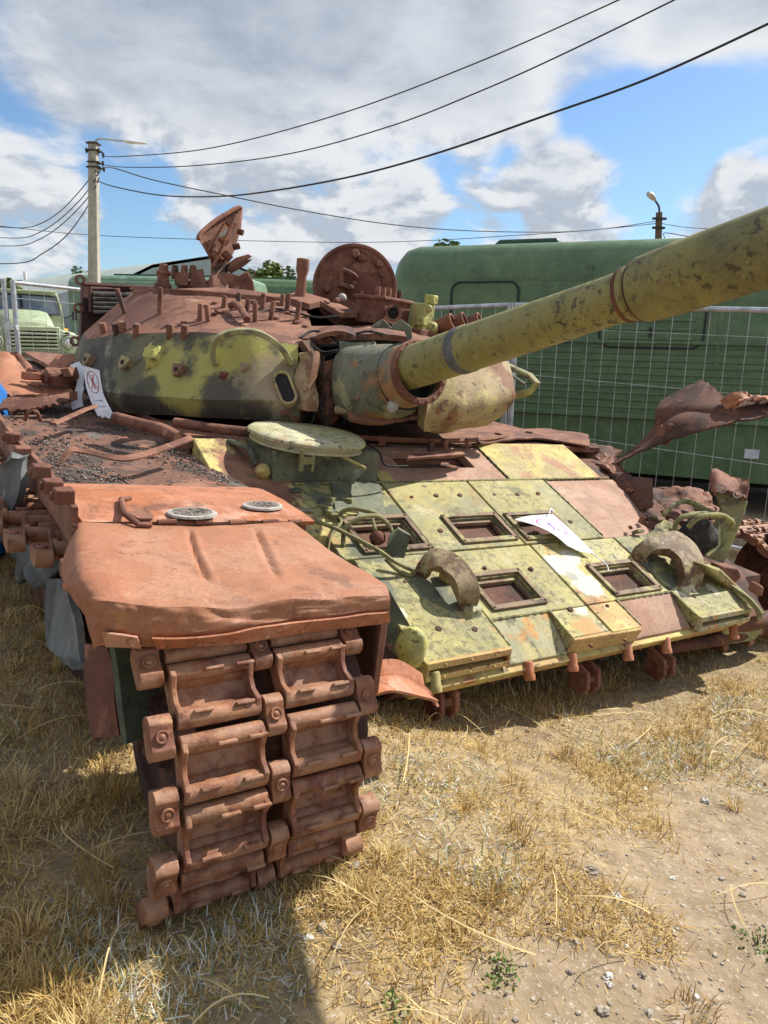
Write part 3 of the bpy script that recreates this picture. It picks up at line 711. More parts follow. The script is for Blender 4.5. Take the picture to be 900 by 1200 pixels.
for k in range(9):
    a = GP(376+rnd.random()*40, 585+rnd.random()*26, .0); mb.box(a, (.03+.04*rnd.random(), .02+.03*rnd.random(), .02+.03*rnd.random()), Matrix.Rotation(rnd.random()*3, 3, 'Z'))
mb.build('bracket_remains', 'burnt_olive', tank, bevel=.003)
for (px, py) in ((366, 568), (382, 590), (386, 600), (346, 575), (360, 600)):
    MB().ball(GP(px, py, .0), (.03, .022, .014), None, 8, 6, .6, px).build('weld_scar', 'olive_dark', tank)
# thin dark olive sheet on the upper left of the glacis
mb = MB(); mb.prism([GP(388, 567, .004), GP(440, 565, .004), GP(446, 571, .004), GP(452, 606, .004), GP(395, 610, .004)], NG*.004)
mb.build('dark_sheet', 'olive_dark', tank)

# ---- driver's hatch, lifted disc and the coaming under it
mb = MB(); mb.hexa([(.90, 1.335, .12), (1.416, 1.335, .12), (1.416, 1.64, .24), (.90, 1.64, .24), (.90, 1.345, .345), (1.416, 1.345, .345), (1.416, 1.64, .352), (.90, 1.64, .352)])
mb.build('hatch_coaming', 'olive_dark', tank, bevel=.006)
hc = TK(360, 511, 2, .385)
mb = MB(); mb.lathe([(0, .02), (.2, .021), (.245, .018), (.258, .008), (.258, -.004), (.238, -.008), (.238, -.02), (.246, -.024), (.246, -.034), (.20, -.036), (0, -.036)], hc, (.02, -.04, 1), 40)
mb.wobble(.005, 5, 3).build('driver_hatch', 'glacis_pale_yellow', tank, bevel=.002)
MB().tube([hc+Vector((.02, -.2, -.03)), hc+Vector((.11, -.32, -.075))], .007, 8).build('hatch_lever', 'glacis_yellow', tank)
mb = MB()
for dx in (-.13, -.08): mb.box(hc+Vector((dx, -.21, -.07)), (.016, .02, .08))
mb.box(hc+Vector((-.105, -.215, -.065)), (.05, .012, .03)); mb.build('hatch_hinge', 'burnt_olive', tank, bevel=.002)
# flap standing in the opening and dark throat
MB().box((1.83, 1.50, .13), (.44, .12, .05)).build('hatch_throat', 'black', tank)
mb = MB(); a, b, c, d = TK(476, 545, 2, .30), TK(545, 540, 2, .30), TK(540, 527, 2, .345), TK(480, 531, 2, .345)
mb.prism([a+Vector((0, 0, .03)), b+Vector((0, 0, .035)), c, d], (0, .008, -.012)); mb.wobble(.006, 8, 3).build('hatch_flap', 'rust_roof', tank)
# exposed turret race: concentric arcs in front of the turret, hoses
mb = MB()
for k, rr in enumerate((1.20, 1.235, 1.27)):
    mb.tube([Vector((1.86+rr*math.cos(a), 2.83+rr*math.sin(a), .345+.008*k)) for a in [R(-128+i*4) for i in range(20)]], .012, 6)
mb.build('turret_race', 'rust_brown', tank)
for (px, py, w) in ((522, 520, .03), (547, 519, .03), (448, 516, .05), (585, 512, .06), (620, 510, .06), (505, 523, .03)):
    p = TK(px, py, 2, .35); MB().box(p, (w, w*.7, .05), Matrix.Rotation(rnd.random(), 3, 'Z')).build('deck_bracket', 'rust_roof', tank, bevel=.004)
MB().tube(smoothpath([TK(430, 520, 2, .36), TK(444, 530, 2, .36), TK(452, 545, 2, .31), TK(478, 546, 2, .30)], 6), .005, 6).build('hose', 'black', tank)
mb = MB(); mb.sheet(lambda u, v: hz(TK(560+130*u, 512-8*math.sin(u*3)+ (10+4*u)*v, 2, .36-.02*v), .015, 7, 9), 14, 4, .01)
mb.build('torn_deck_strip', 'rust_roof', tank)

# ---- left fender: rail, pan, wall, debris
mb = MB(); mb.sheet(lambda u, v: Vector((-.032+.005*math.sin(u*14), .46+2.9*u, .272+(.098+.03*u)*v+.004*math.sin(u*9))) , 24, 2, .014)
mb.build('fender_rail', 'rust_roof', tank)
mb = MB(); mb.sheet(lambda u, v: Vector((-.02+.70*u, .92+2.5*v, .268 + .012*math.sin(v*9+u*3)+.02*noise.noise(Vector((u*3, v*9, 0))))), 14, 40, .012)
mb.build('fender_pan', 'rust_pan', tank)
for (px, py) in ((74, 581), (48, 552), (27, 530), (15, 513), (62, 570)):
    p = TK(px, py, 0, -.062); mb = MB(); mb.box(p, (.045, .045, .036)); mb.cyl(p+Vector((-.02, 0, 0)), p+Vector((-.032, 0, 0)), .013, .011, 8); mb.wobble(.004, 20, 1)
    mb.build('rail_bracket', 'rust_brown', tank, bevel=.004)
# hull shoulder beside the pan and pipe along it
mb = MB(); mb.hexa([(.665, 1.0, -.05), (.985, 1.0, -.05), (.985, 1.65, -.05), (.665, 1.65, -.05), (.665, 1.0, .085), (.985, 1.0, .085), (.985, 1.65, .338), (.665, 1.65, .338)])
mb.wobble(.006, 6, 5).build('hull_shoulder', 'shoulder_mix', tank, bevel=.006)
mb = MB(); mb.sheet(lambda u, v: hz(Vector((.665, 1.66+1.7*u, .20+.14*v)), .008, 6, 3), 12, 2, .012); mb.build('hull_side_plate', 'rust_brown', tank)
mb = MB(); mb.tube(smoothpath([TK(135, 489, 2, .37), TK(165, 497, 2, .37), TK(190, 503, 2, .37), TK(208, 512, 2, .35)], 5), .024, 10); mb.tube(smoothpath([TK(205, 495, 2, .37), TK(250, 502, 2, .37), TK(300, 507, 2, .37)], 5), .022, 10)
mb.build('pipe', 'rust_roof', tank)
c = TK(287, 532, 2, .255)
mb = MB(); mb.lathe([(.085, .02), (.095, .02), (.095, -.05), (.085, -.05)], c, (-.15, -.75, .65), 20, True); mb.build('headlight_bay', 'glacis_yellow', tank)
MB().lathe([(.0, .004), (.086, .004), (.086, -.01), (0, -.01)], c, (-.15, -.75, .65), 20).build('bay_back', 'char', tank)
c = TK(308, 553, 2, .25)
mb = MB(); mb.lathe([(0, .04), (.018, .038), (.028, .026), (.032, 0), (.030, -.016), (.018, -.03), (.014, -.07), (0, -.07)], c, (-.4, -.5, .4), 14); mb.wobble(.003, 20, 2); mb.build('headlight', 'glacis_yellow', tank)
mb = MB(); mb.tube(smoothpath([TK(268, 517, 2, .33), TK(290, 525, 2, .33), TK(300, 545, 2, .27)], 5), .012, 8); mb.build('headlight_stalk', 'olive_dark', tank)
# bent strap across the pan
mb = MB(); P = smoothpath([TK(68, 543, 2, .30), TK(82, 527, 2, .34), TK(98, 528, 2, .34), TK(135, 536, 2, .35), TK(160, 534, 2, .36), TK(190, 525, 2, .37), TK(225, 512, 2, .38)], 6)
mb.sheet(lambda u, v: P[min(int(u*(len(P)-1)+.5), len(P)-1)] + Vector((.0, .045*(v-.5), .008*(v-.5))), len(P)-1, 2, .006); mb.build('bent_strap', 'rust_roof', tank)
mb = MB(); mb.tube(smoothpath([TK(30, 492, 2, .34), TK(33, 483, 2, .40), TK(42, 482, 2, .41), TK(47, 492, 2, .34)], 5), .008, 6); mb.tube([TK(62, 497, 2, .35), TK(100, 480, 2, .37), TK(112, 476, 2, .38)], .018, 6, True, .4)
mb.build('loose_strap', 'rust_roof', tank)
mb = MB()
for k in range(4200):
    x = .02+.62*rnd.random(); y = 1.06+2.1*rnd.random()**1.3
    if noise.noise(Vector((x*4, y*2.2, 5))) < .14 and rnd.random() < .9: continue
    s_ = .0016+.0042*rnd.random()**2.5
    z = .275+.012*math.sin((y-.92)/2.5*9+(x+.02)/.7*3)+.02*noise.noise(Vector(((x+.02)/.7*3, (y-.92)/2.5*9, 0)))+.018*max(0, noise.noise(Vector((x*4, y*2.2, 5))))
    mb.box((x, y, z+s_*.3), (s_*2, s_*1.5, s_), Matrix.Rotation(rnd.random()*3, 3, 'Z') @ Matrix.Rotation(rnd.random()*.8, 3, 'X'))
kind(mb.build('burnt_debris', 'ash_grit', tank, smooth=0, merge=False), 'stuff')
mb = MB()
for k in range(220):
    x = .02+.62*rnd.random(); y = 1.5+1.8*rnd.random(); s_ = .003+.006*rnd.random()**2.5
    mb.box((x, y, .282+s_*.2), (s_*2, s_*1.4, s_*.5), Matrix.Rotation(rnd.random()*3, 3, 'Z') @ Matrix.Rotation(rnd.random()*.9, 3, 'X'))
kind(mb.build('char_flakes', 'char', tank, smooth=0, merge=False), 'stuff')

# box lid in front of the pan with two burnt-out plugs
mb = MB(); mb.sheet(lambda u, v: Vector((-.01+.66*u, .515+.425*v, .318-.03*u+.012*math.sin(v*3)+.006*noise.noise(Vector((u*5, v*4, 2))))), 16, 8, .012)
mb.build('fender_box_lid', 'rust_orange', tank)
mb = MB(); mb.hexa([(-.02, .525, .2), (.63, .525, .2), (.63, .93, .2), (-.02, .93, .2), (-.015, .53, .305), (.63, .53, .276), (.63, .925, .276), (-.015, .925, .305)])
mb.build('fender_box', 'rust_brown', tank)
for (px, py, a) in ((228, 603, .060), (311, 594, .055)):
    c = TK(px, py, 2, .320 if px < 250 else .310)
    mb = MB()
    def oval(r0, r1, h0, h1):
        n = 28; vs = []; 
        for r, h in ((r0, h0), (r1, h1)):
            for k in range(n):
                t = 2*math.pi*k/n; w = 1+.06*noise.noise(Vector((math.cos(t)*2, math.sin(t)*2, px)))
                vs.append(c+Vector((math.cos(t)*r*1.12*w, math.sin(t)*r*w*.88+.018, h)))
        return vs, n
    vs, n = oval(a*.84, a, .0035, .002); vs2, _ = oval(a*.84, a*.02, .0035, .001); vs3, _ = oval(a, a*1.03, .002, -.004)
    mb.add(vs+vs3, [(k, (k+1) % n, n+(k+1) % n, n+k) for k in range(n)]+[(2*n+k, 2*n+(k+1) % n, 3*n+(k+1) % n, 3*n+k) for k in range(n)])
    pl = mb.build('plug_ring', 'bare_alu', tank)
    mb = MB(); mb.add(vs2, [(k, (k+1) % n, n+(k+1) % n, n+k) for k in range(n)]+[tuple(range(n, 2*n))]); 
    for k in range(46):
        t = rnd.random()*6.28; q = rnd.random()**.5*a*.62
        mb.ball(c+Vector((math.cos(t)*q*1.18, math.sin(t)*q*.85+.018, .001)), .0025+.0025*rnd.random(), None, 5, 3)
    mb.build('plug_core', 'ash_grit', pl)
mb = MB(); mb.tube([TK(142, 585, 2, .33), TK(146, 602, 2, .335), TK(163, 615, 2, .318), TK(177, 615, 2, .315)], .008, 8); mb.tube([TK(142, 585, 2, .33), TK(152, 584, 2, .325)], .008, 8)
mb.build('lid_handle', 'rust_roof', tank)
mb = MB(); mb.prism([TK(148, 602, 2, .32), TK(170, 597, 2, .32), TK(180, 606, 2, .317), TK(178, 610, 2, .315), TK(162, 610, 2, .316)], (0, 0, .006)); mb.build('lid_latch', 'rust_brown', tank)
for (x, w) in ((.20, .05), (.30, .045), (.40, .05), (.50, .05), (.58, .04)):
    MB().tube([(x-w/2, .508, .318-.03*(x/.66)), (x+w/2, .508, .318-.03*(x/.66))], .008, 8).build('hinge', 'rust_brown', tank)

# ---- left mudguard: a dented sheet, stamped ribs, rolled lip
ROWS = [
    ([(89, 616), (98, 612), (165, 615), (230, 616), (288, 615), (342, 611)], [.56, .50, .50, .50, .50, .50]),
    ([(73, 659), (96, 640), (160, 645), (235, 646), (310, 646), (395, 650)], [.36, .29, .28, .28, .28, .28]),
    ([(77, 688), (98, 680), (165, 684), (250, 690), (340, 684), (449, 683)], [.20, .07, .05, .03, .03, .03]),
    ([(96, 716), (112, 704), (170, 708), (255, 712), (345, 704), (456, 697)], [.10, -.02, -.04, -.035, -.04, -.035]),
    ([(105, 742), (116, 733), (172, 740), (256, 737), (348, 724), (457, 711)], [.06, -.02, -.045, -.045, -.045, -.04]),
    ([(110, 761), (121, 756), (178, 758), (262, 753), (352, 741), (457, 727)], [.05, .0, -.015, -.02, -.02, -.015]),
]
GR = [[TK(p[0], p[1], 1, y) for p, y in zip(*r)] for r in ROWS]
def cr(p0, p1, p2, p3, t): return .5*((2*p1)+(p2-p0)*t+(2*p0-5*p1+4*p2-p3)*t*t+(3*p1-p0-3*p2+p3)*t**3)
def crl(A, t):
    n = len(A)-1; f = min(max(t, 0), .99999)*n; i = int(f)
    return cr(A[max(i-1, 0)], A[i], A[i+1], A[min(i+2, n)], f-i)
def mud(u, v):
    rr_ = [crl(r, u) for r in GR]; f_ = min(v, .99999)*5; i_ = int(f_); p = crl(rr_, v).lerp(rr_[i_].lerp(rr_[i_+1], f_-i_), .75*max(0, min(1, (v-.34)/.05)))
    x = u*5
    z = 0
    if v < .42:
        k = max(0, min(1, (v-.04)/.05))*max(0, min(1, (.37-v)/.05))
        for uc in (2.84+.35*v, 4.15-.7*v): z += .010*math.exp(-((x-uc)/.045)**2)*k - .003*math.exp(-((x-uc-.10)/.05)**2)*k
    q = Vector((p.x*5, v*6, 1)); amp = .0022 if v < .36 else .0075*(1 if v < .85 else .4)
    return p + Vector((0, -.35, 1))*(z*-1 + amp*noise.noise(q*1.7)+amp*.5*noise.noise(q*3.7)) + Vector((0, -1, .2))*(.007*noise.noise(Vector((x*1.1, v*5, 7)))+.006*abs(noise.noise(Vector((x*2.3, v*9, 3)))) if v > .38 else 0)
mb = MB(); mb.sheet(mud, 160, 60, -.006)
mg = mb.build('mudguard', 'rust_sheet', tank, smooth=38)
mb = MB()
def strip(u0, u1, n):
    P = [[mud(u0+(u1-u0)*i/n, v) + Vector((0, -.011, .002)) for v in (.83, .985)] for i in range(n+1)]
    mb.sheet(lambda a, b: P[int(a*n+.5)][0].lerp(P[int(a*n+.5)][1], b), n, 1, .005)
strip(.21, .36, 8); strip(.41, .985, 30)
for u in (.33, .43, .53, .62, .71, .80, .88, .95):
    p = mud(u, .935)+Vector((0, -.014, 0)); mb.lathe([(0, .006), (.004, .006), (.0065, .002), (.007, -.003)], p, (0, -1, .1), 8)
mb.build('bolted_strip', 'rust_orange', mg, bevel=.001)
p = mud(.03, .46); MB().lathe([(0, .014), (.009, .014), (.013, .006), (.014, -.004)], TK(83, 686, 1, .22), (-1, -.3, .1), 8).build('bolt', 'rust_orange', mg)
mb = MB(); mb.sheet(lambda u, v: hz(mud(.992, .08+.86*u)+Vector((.0, .01, -.012-(.05+.20*(1-abs(2*u-1)**3))*v)), .006, 5, 6), 16, 6, .008); mb.build('mudguard_inner_plate', 'rust_brown', tank)
# side flap and hanging plates at the near corner
mb = MB(); mb.sheet(lambda u, v: hz(crl([TK(104, 755, 0, .0), TK(104, 800, 0, -.01), TK(113, 868, 0, -.02)], v).lerp(crl([TK(131, 757, 0, .02), TK(140, 800, 0, .03), TK(142, 862, 0, .03)], v), u), .006, 9, 2), 6, 12, .012)
mb.build('side_flap', 'rust_brown', tank)
mb = MB(); mb.sheet(lambda u, v: hz(crl([TK(128, 757, 1, .17), TK(136, 800, 1, .17), TK(140, 868, 1, .16)], v).lerp(crl([TK(200, 745, 1, .22), TK(196, 800, 1, .22), TK(190, 850, 1, .2)], v), u), .008, 6, 2), 6, 10, .02)
mb.build('rubber_flap', 'grey_olive', tank)
mb = MB(); mb.sheet(lambda u, v: hz(crl([TK(62, 678, 0, .0), TK(60, 720, 0, .0), TK(63, 760, 0, -.01), TK(84, 786, 0, -.02)], v).lerp(crl([TK(82, 680, 0, .02), TK(95, 720, 0, .02), TK(100, 760, 0, .02), TK(104, 782, 0, .02)], v), u), .012, 7, 2), 6, 12, .02)
mb.build('rubber_skirt', 'rubber_grey', tank)
mb = MB(); mb.sheet(lambda u, v: hz(crl([TK(8, 530, 0, -.12), TK(0, 560, 0, -.12), TK(2, 605, 0, -.12)], v).lerp(crl([TK(24, 535, 0, -.08), TK(28, 565, 0, -.08), TK(26, 600, 0, -.08)], v), u), .02, 5, 2), 6, 10, .02)
mb.build('rubber_skirt', 'rubber_grey', tank)
for i, (px, py, r) in enumerate(((24, 606, .13), (44, 636, .13), (62, 652, .10), (20, 590, .12))):
    p = TK(px, py, 0, .02); mb = MB(); mb.ball(p, (r*.7, r*1.25, r*.95), None, 28, 20, .55, i+3)
    mb.wobble(.02, 11, i); mb.wobble(.008, 28, i); mb.build('rubber_skirt', 'rubber_lump', tank, smooth=80, label='crumpled lump of scorched rubber skirt')
# folded steel strip by the nose
mb = MB(); a = [TK(438, 792, 1, .12), TK(470, 790, 1, .14), TK(498, 806, 1, .14), TK(515, 827, 1, .10)]; b = [TK(440, 816, 1, .05), TK(462, 812, 1, .06), TK(490, 818, 1, .08), TK(513, 824, 1, .10)]
mb.sheet(lambda u, v: crl(a, u).lerp(crl(b, u), v) + Vector((0, .02*math.sin(v*3.1), 0)), 16, 4, .008)
mb.sheet(lambda u, v: crl(a[:3], u).lerp(crl(a[:3], u)+Vector((0, .02, .035)), v), 8, 2, .008)
mb.build('folded_strip', 'rust_orange', tank)
MB().ball(TK(482, 758, 1, .38), (.045, .06, .075), Matrix.Rotation(.5, 3, 'X'), 14, 10, .15, 2).build('nose_lamp_pad', 'yellow_chip', tank)
mb = MB(); mb.prism([TK(455, 690, 1, .6), TK(520, 800, 1, .40), TK(512, 815, 1, .42), TK(446, 800, 1, .5)], (0, .05, 0)); mb.build('nose_cheek', 'olive_dark', tank)

# ---- left track
PITCH_L = .137
front = [(-.02, .166), (-.112, .063), (-.161, -.063), (-.172, -.198), (-.118, -.322), (-.005, -.395), (.13, -.412), (.267, -.412)]
back = [(.085, .225), (.218, .222), (.355, .21), (.492, .20), (.629, .198)]
while back[-1][0] < 3.3: back.append((back[-1][0]+PITCH_L, .195+.035*max(0, min(1, (back[-1][0]-.5)/.5, (1.75-back[-1][0])/.5))+.004*math.sin(back[-1][0]*7)))
def link_mesh():
    mb = MB()
    for x0, x1 in ((.033, .207), (.262, .429)):
        w = x1-x0
        # rolled bars over the pins, deep sunk web, thin side cheeks, narrow grouser ridges
        for zc in (-.047, .047):
            mb.lathe([(0, 0), (.0175, 0), (.019, .004), (.019, w-.004), (.0175, w), (0, w)], (x0, .010, zc), (1, 0, 0), 14)
        mb.box(((x0+x1)/2, -.018, 0), (w-.008, .010, .092))
        mb.prism([(x0+.006, .004, -.032), (x0+.006, -.012, -.018), (x0+.006, -.018, -.018), (x0+.006, -.018, -.04)], (w-.012, 0, 0))
        mb.prism([(x0+.006, .004, .032), (x0+.006, -.018, .04), (x0+.006, -.018, .018), (x0+.006, -.012, .018)], (w-.012, 0, 0))
        for xe in (x0+.006, x1-.006):
            mb.prism([(xe-.006, -.02, -.060), (xe-.006, .026, -.056), (xe-.006, .036, -.036), (xe-.006, .018, -.012), (xe-.006, .018, .012), (xe-.006, .036, .036), (xe-.006, .026, .056), (xe-.006, -.02, .060)], (.012, 0, 0))
        for zc, xs in ((.040, (.30, .80)), (-.040, (.52, .90))):
            for t in xs:
                xc = x0+w*t; hw = .020
                mb.prism([(xc-hw, .024, zc-.004), (xc+hw, .024, zc-.004), (xc+hw, .024, zc+.004), (xc-hw, .024, zc+.004)], (0, .013, 0))
    return mb.mesh('track_link', 'rust_track', 50)
def conn_mesh(w, nm):
    mb = MB(); vs = []; N = 18
    # peanut-shaped shackle: two rounded ends round the pins with a waist, cupped face and a bolt
    prof = [(-.022, -.034), (-.004, -.043), (.012, -.042), (.023, -.034), (.027, -.024), (.022, -.011), (.022, .011), (.027, .024), (.023, .034), (.012, .042), (-.004, .043), (-.022, .034)]
    mb.prism([(-w/2, y, z) for y, z in prof], (w, 0, 0))
    mb.lathe([(.0135, .0), (.0135, .007), (.011, .009), (.009, .006), (.005, .006), (.004, .009), (0, .009)], (0, .021, 0), (0, 1, 0), 16)
    return mb.mesh(nm, 'rust_track', 45)
LM = link_mesh(); CE = conn_mesh(.045, 'end_connector'); CC = conn_mesh(.041, 'centre_connector')
tlink = bpy.data.objects.new('track_link', LM); tparts = []
tlink.modifiers.new('bevel', 'BEVEL'); tlink.modifiers['bevel'].width = .0025; tlink.modifiers['bevel'].segments = 2; tlink.modifiers['bevel'].angle_limit = R(40); tlink.modifiers['bevel'].limit_method = 'ANGLE'
for nm, me in (('end_connector', CE), ('centre_connector', CC), ('end_connector', CE)):
    c = bpy.data.objects.new(nm, me); b_ = c.modifiers.new('bevel', 'BEVEL'); b_.width = .005; b_.segments = 2; b_.limit_method = 'ANGLE'; b_.angle_limit = R(40)
    tparts.append(c)
_first = [True]
def lay(path, xof, connectors=True, nflip=False):
    """path: list of pins from the rear of the top run over the front to the ground"""
    fr = []
    for i in range(len(path)-1):
        a, b = path[i], path[i+1]; A = Vector((0, *a)); Bp = Vector((0, *b))
        up = (Bp-A).normalized(); nrm = up.cross(Vector((1, 0, 0)))   # outward when the run goes forward on top
        mid = (A+Bp)/2; mid.x = xof((a[0]+b[0])/2)
        fr.append(Matrix(((1, nrm.x, up.x, mid.x), (0, nrm.y, up.y, mid.y), (0, nrm.z, up.z, mid.z), (0, 0, 0, 1))))
    for i, M in enumerate(fr):
        if _first[0]: o = tlink; link(o, tank); _first[0] = False
        else: o = tlink.copy(); link(o, tank)
        j = Matrix.Rotation(rnd.uniform(-.035, .035), 4, 'X') @ Matrix.Rotation(rnd.uniform(-.012, .012), 4, 'Y')
        ML = M @ j; o.matrix_local = ML
        if not connectors: continue
        Mn = fr[i+1] if i+1 < len(fr) else M
        # connector sits over the joint between this link and the next
        p = path[i+1]; zc = (M.col[2].xyz+Mn.col[2].xyz).normalized(); yc = zc.cross(Vector((1, 0, 0)))
        for c, xc in zip(tparts, (0., .235, .458)):
            k = c.copy(); link(k, o)
            Mc = Matrix(((1, yc.x, zc.x, xc+M.col[3].x), (0, yc.y, zc.y, p[0]), (0, yc.z, zc.z, p[1]), (0, 0, 0, 1)))
            k.matrix_local = ML.inverted() @ Mc @ Matrix.Rotation(rnd.uniform(-.03, .03), 4, 'Z')
pins = back[::-1]+front
lay(pins, lambda y: -.17*max(0, min(1, (y-.45)/.5)))
# idler and burnt road wheels
def wheel(nm, y, z, r, x0, x1, m):
    mb = MB(); mb.lathe([(0, -.02), (r*.3, -.03), (r*.34, 0), (r*.8, .012), (r*.84, -.01), (r, -.01), (r, x1-x0), (r*.8, x1-x0), (r*.6, (x1-x0)*.6), (0, (x1-x0)*.6)], (x0, y, z), (1, 0, 0), 32)
    for k in range(10):
        a = k*.628; mb.cyl((x0-.025, y+math.cos(a)*r*.24, z+math.sin(a)*r*.24), (x0-.04, y+math.cos(a)*r*.24, z+math.sin(a)*r*.24), .014, .012, 6)
    return mb.build(nm, m, tank, bevel=.004)
wheel('idler', .16, -.09, .26, .10, .50, 'rust_dark')
for y in (.95, 1.62, 2.3, 3.0): wheel('road_wheel', y, -.14, .29, .09, .46, 'rust_dark')

# ---- turret: cast shell lofted through measured stations
def st(*q): return [TZ(*a) if len(a) == 3 and a[0] > 20 else Vector(a) for a in q]
LEFT = [
    st((352, 494, 3.44), (351, 470, 3.37), (350, 405, 3.46), (366, 384, 3.82), (1.62, 2.62, .985)),
    st((300, 492, 3.42), (298, 468, 3.34), (298, 393, 3.46), (316, 374, 3.85), (1.50, 2.62, 1.0)),
    st((234, 489, 3.50), (226, 468, 3.43), (232, 389, 3.53), (264, 364, 3.93), (1.38, 2.68, 1.0)),
    st((150, 484, 3.68), (141, 462, 3.62), (150, 390, 3.74), (215, 349, 4.02), (1.27, 2.80, 1.0)),
    st((112, 476, 3.98), (96, 452, 3.92), (102, 397, 4.04), (178, 341, 4.18), (1.22, 2.95, 1.0)),
    [Vector(p) for p in ((.56, 3.25, .36), (.50, 3.25, .47), (.58, 3.3, .66), (.86, 3.3, .93), (1.25, 3.15, 1.0))],
    [Vector(p) for p in ((.80, 3.75, .38), (.75, 3.78, .5), (.85, 3.7, .68), (1.05, 3.6, .9), (1.40, 3.35, 1.0))],
    [Vector(p) for p in ((1.35, 4.1, .4), (1.33, 4.15, .52), (1.38, 4.05, .68), (1.45, 3.8, .9), (1.62, 3.45, 1.0))],
    [Vector(p) for p in ((2.0, 4.05, .42), (2.02, 4.1, .55), (2.0, 4.0, .7), (1.9, 3.75, .9), (1.78, 3.4, 1.0))],
    [Vector(p) for p in ((2.6, 3.5, .44), (2.66, 3.5, .57), (2.52, 3.45, .72), (2.25, 3.3, .9), (1.95, 3.2, 1.0))],
    [Vector(p) for p in ((2.74, 2.75, .45), (2.80, 2.75, .58), (2.60, 2.75, .73), (2.25, 2.8, .90), (2.0, 2.95, .98))],
    st((566, 488, 3.82), (583, 466, 3.80), (577, 432, 3.90), (500, 392, 4.15), (1.95, 2.70, .97)),
    st((508, 497, 3.55), (514, 478, 3.46), (520, 428, 3.52), (470, 388, 3.95), (1.85, 2.62, .97)),
]
NS = 7
def turret_pt(i, t, lv):
    n = len(LEFT)
    return cr(LEFT[max(i-1, 0)][lv], LEFT[i][lv], LEFT[i+1][lv], LEFT[min(i+2, n-1)][lv], t) if True else None
def soft(i, t, lv):
    a = LEFT[i][lv].lerp(LEFT[i+1][lv], t); return a.lerp(turret_pt(i, t, lv), .22)
cols = []
for i in range(len(LEFT)-1):
    for k in range(NS):
        cols.append([soft(i, k/NS, lv) for lv in range(5)])
cols.append(LEFT[-1])
def loft(l0, l1, sub, amp):
    mb = MB(); rows = []
    for lv in range(l0, l1):
        for k in range(sub): rows.append((lv, k/sub))
    rows.append((l1-1, 1.0)) if l1 > l0 else None
    P = []
    for c in cols:
        r = []
        for lv, t in rows:
            p = c[lv].lerp(c[min(lv+1, 4)], t)
            if 0 < t < 1:
                m = c[lv].lerp(c[min(lv+1, 4)], .5)
                bul = .006*math.sin(t*math.pi); cen = Vector((1.65, 2.85, p.z)); p = p+(p-cen).normalized()*bul
            r.append(p + noise.noise_vector(p*4.5)*amp + noise.noise_vector(p*13)*amp*.35)
        P.append(r)
    w = len(rows); vs = [p for r in P for p in r]
    fs = [(i*w+j, (i+1)*w+j, (i+1)*w+j+1, i*w+j+1) for i in range(len(P)-1) for j in range(w-1)]
    mb.add(vs, fs); return mb, P
shell, PS = loft(0, 2, 7, .007)
# close the bottom and the notch side walls
roofm, PR = loft(2, 4, 8, .006)
mbx = shell
bot = [r[0] for r in PS]; k0 = len(mbx.v); mbx.v += bot+[Vector((1.65, 2.9, .36))]
mbx.f += [(k0+i, k0+i+1, k0+len(bot)) for i in range(len(bot)-1)]
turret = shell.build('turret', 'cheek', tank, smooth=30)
# roof
top = [r[-1] for r in PR]; k0 = len(roofm.v); roofm.v += top+[Vector((1.66, 2.98, 1.01))]
roofm.f += [(k0+i, k0+i+1, k0+len(top)) for i in range(len(top)-1)]
roof = roofm.build('turret_roof', 'rust_roof', turret, smooth=50)
def bvh(*mbs):
    v = []; f = []
    for m in mbs:
        k = len(v); v += [tuple(p) for p in m.v]; f += [tuple(i+k for i in q) for q in m.f]
    return BVHTree.FromPolygons(v, f)
BV = bvh(shell, roofm)
def hit(px, py):
    d = TD(px, py).normalized(); r = BV.ray_cast(CAMT, d)
    if r[0] is None: return CAMT+d*4.2, Vector((0, -.5, .8))
    n = r[1]
    if n.dot(d) > 0: n = -n
    return r[0], n
# notch: black box painted in for the void's shade, torn cheek end, cradle remains
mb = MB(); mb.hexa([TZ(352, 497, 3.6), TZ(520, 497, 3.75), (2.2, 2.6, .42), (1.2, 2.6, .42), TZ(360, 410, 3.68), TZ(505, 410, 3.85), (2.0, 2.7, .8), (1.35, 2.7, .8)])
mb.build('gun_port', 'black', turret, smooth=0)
mb = MB(); mb.sheet(lambda u, v: hz(TZ(352+10*math.sin(v*5)+14*u, 402+92*v, 3.43+.22*u), .02, 8, 3), 6, 14, .03); mb.build('port_edge', 'rust_dark', turret)
mb = MB(); mb.sheet(lambda u, v: hz(TZ(352+16*u+3*math.sin(v*9), 412+70*v, 3.40-.03*math.sin(u*3)), .012, 14, 3), 5, 12, .02); mb.build('torn_edge', 'cheek_tan', turret)
mb = MB(); mb.ball(TZ(386, 468, 3.60), (.075, .10, .13), Matrix.Rotation(.2, 3, 'Y'), 20, 14, .12, 6); mb.wobble(.01, 9, 2)
mb.build('gun_cradle', 'rust_brown', turret, smooth=60)
mb = MB(); mb.sheet(lambda u, v: hz(TZ(374+22*u, 428+62*v-8*u, 3.53-.05*math.sin(u*3.1)), .012, 9, 8), 8, 10, .012); mb.build('cradle_cover', 'rust_brown', turret)
mb = MB()
for k in range(16):
    x = 362+38*rnd.random(); y = 405+70*rnd.random()
    mb.tube(smoothpath([TZ(x, y, 3.5), TZ(x+rnd.uniform(-9, 9), y+14, 3.46), TZ(x+rnd.uniform(-8, 8), y+rnd.uniform(22, 44), 3.5)], 5), .004, 5)
mb.tube(smoothpath([TZ(362, 400, 3.5), TZ(378, 412, 3.4), TZ(398, 410, 3.42), TZ(372, 425, 3.42), TZ(366, 480, 3.42)], 6), .003, 5)
kind(mb.build('loose_wires', 'char', turret), 'stuff')
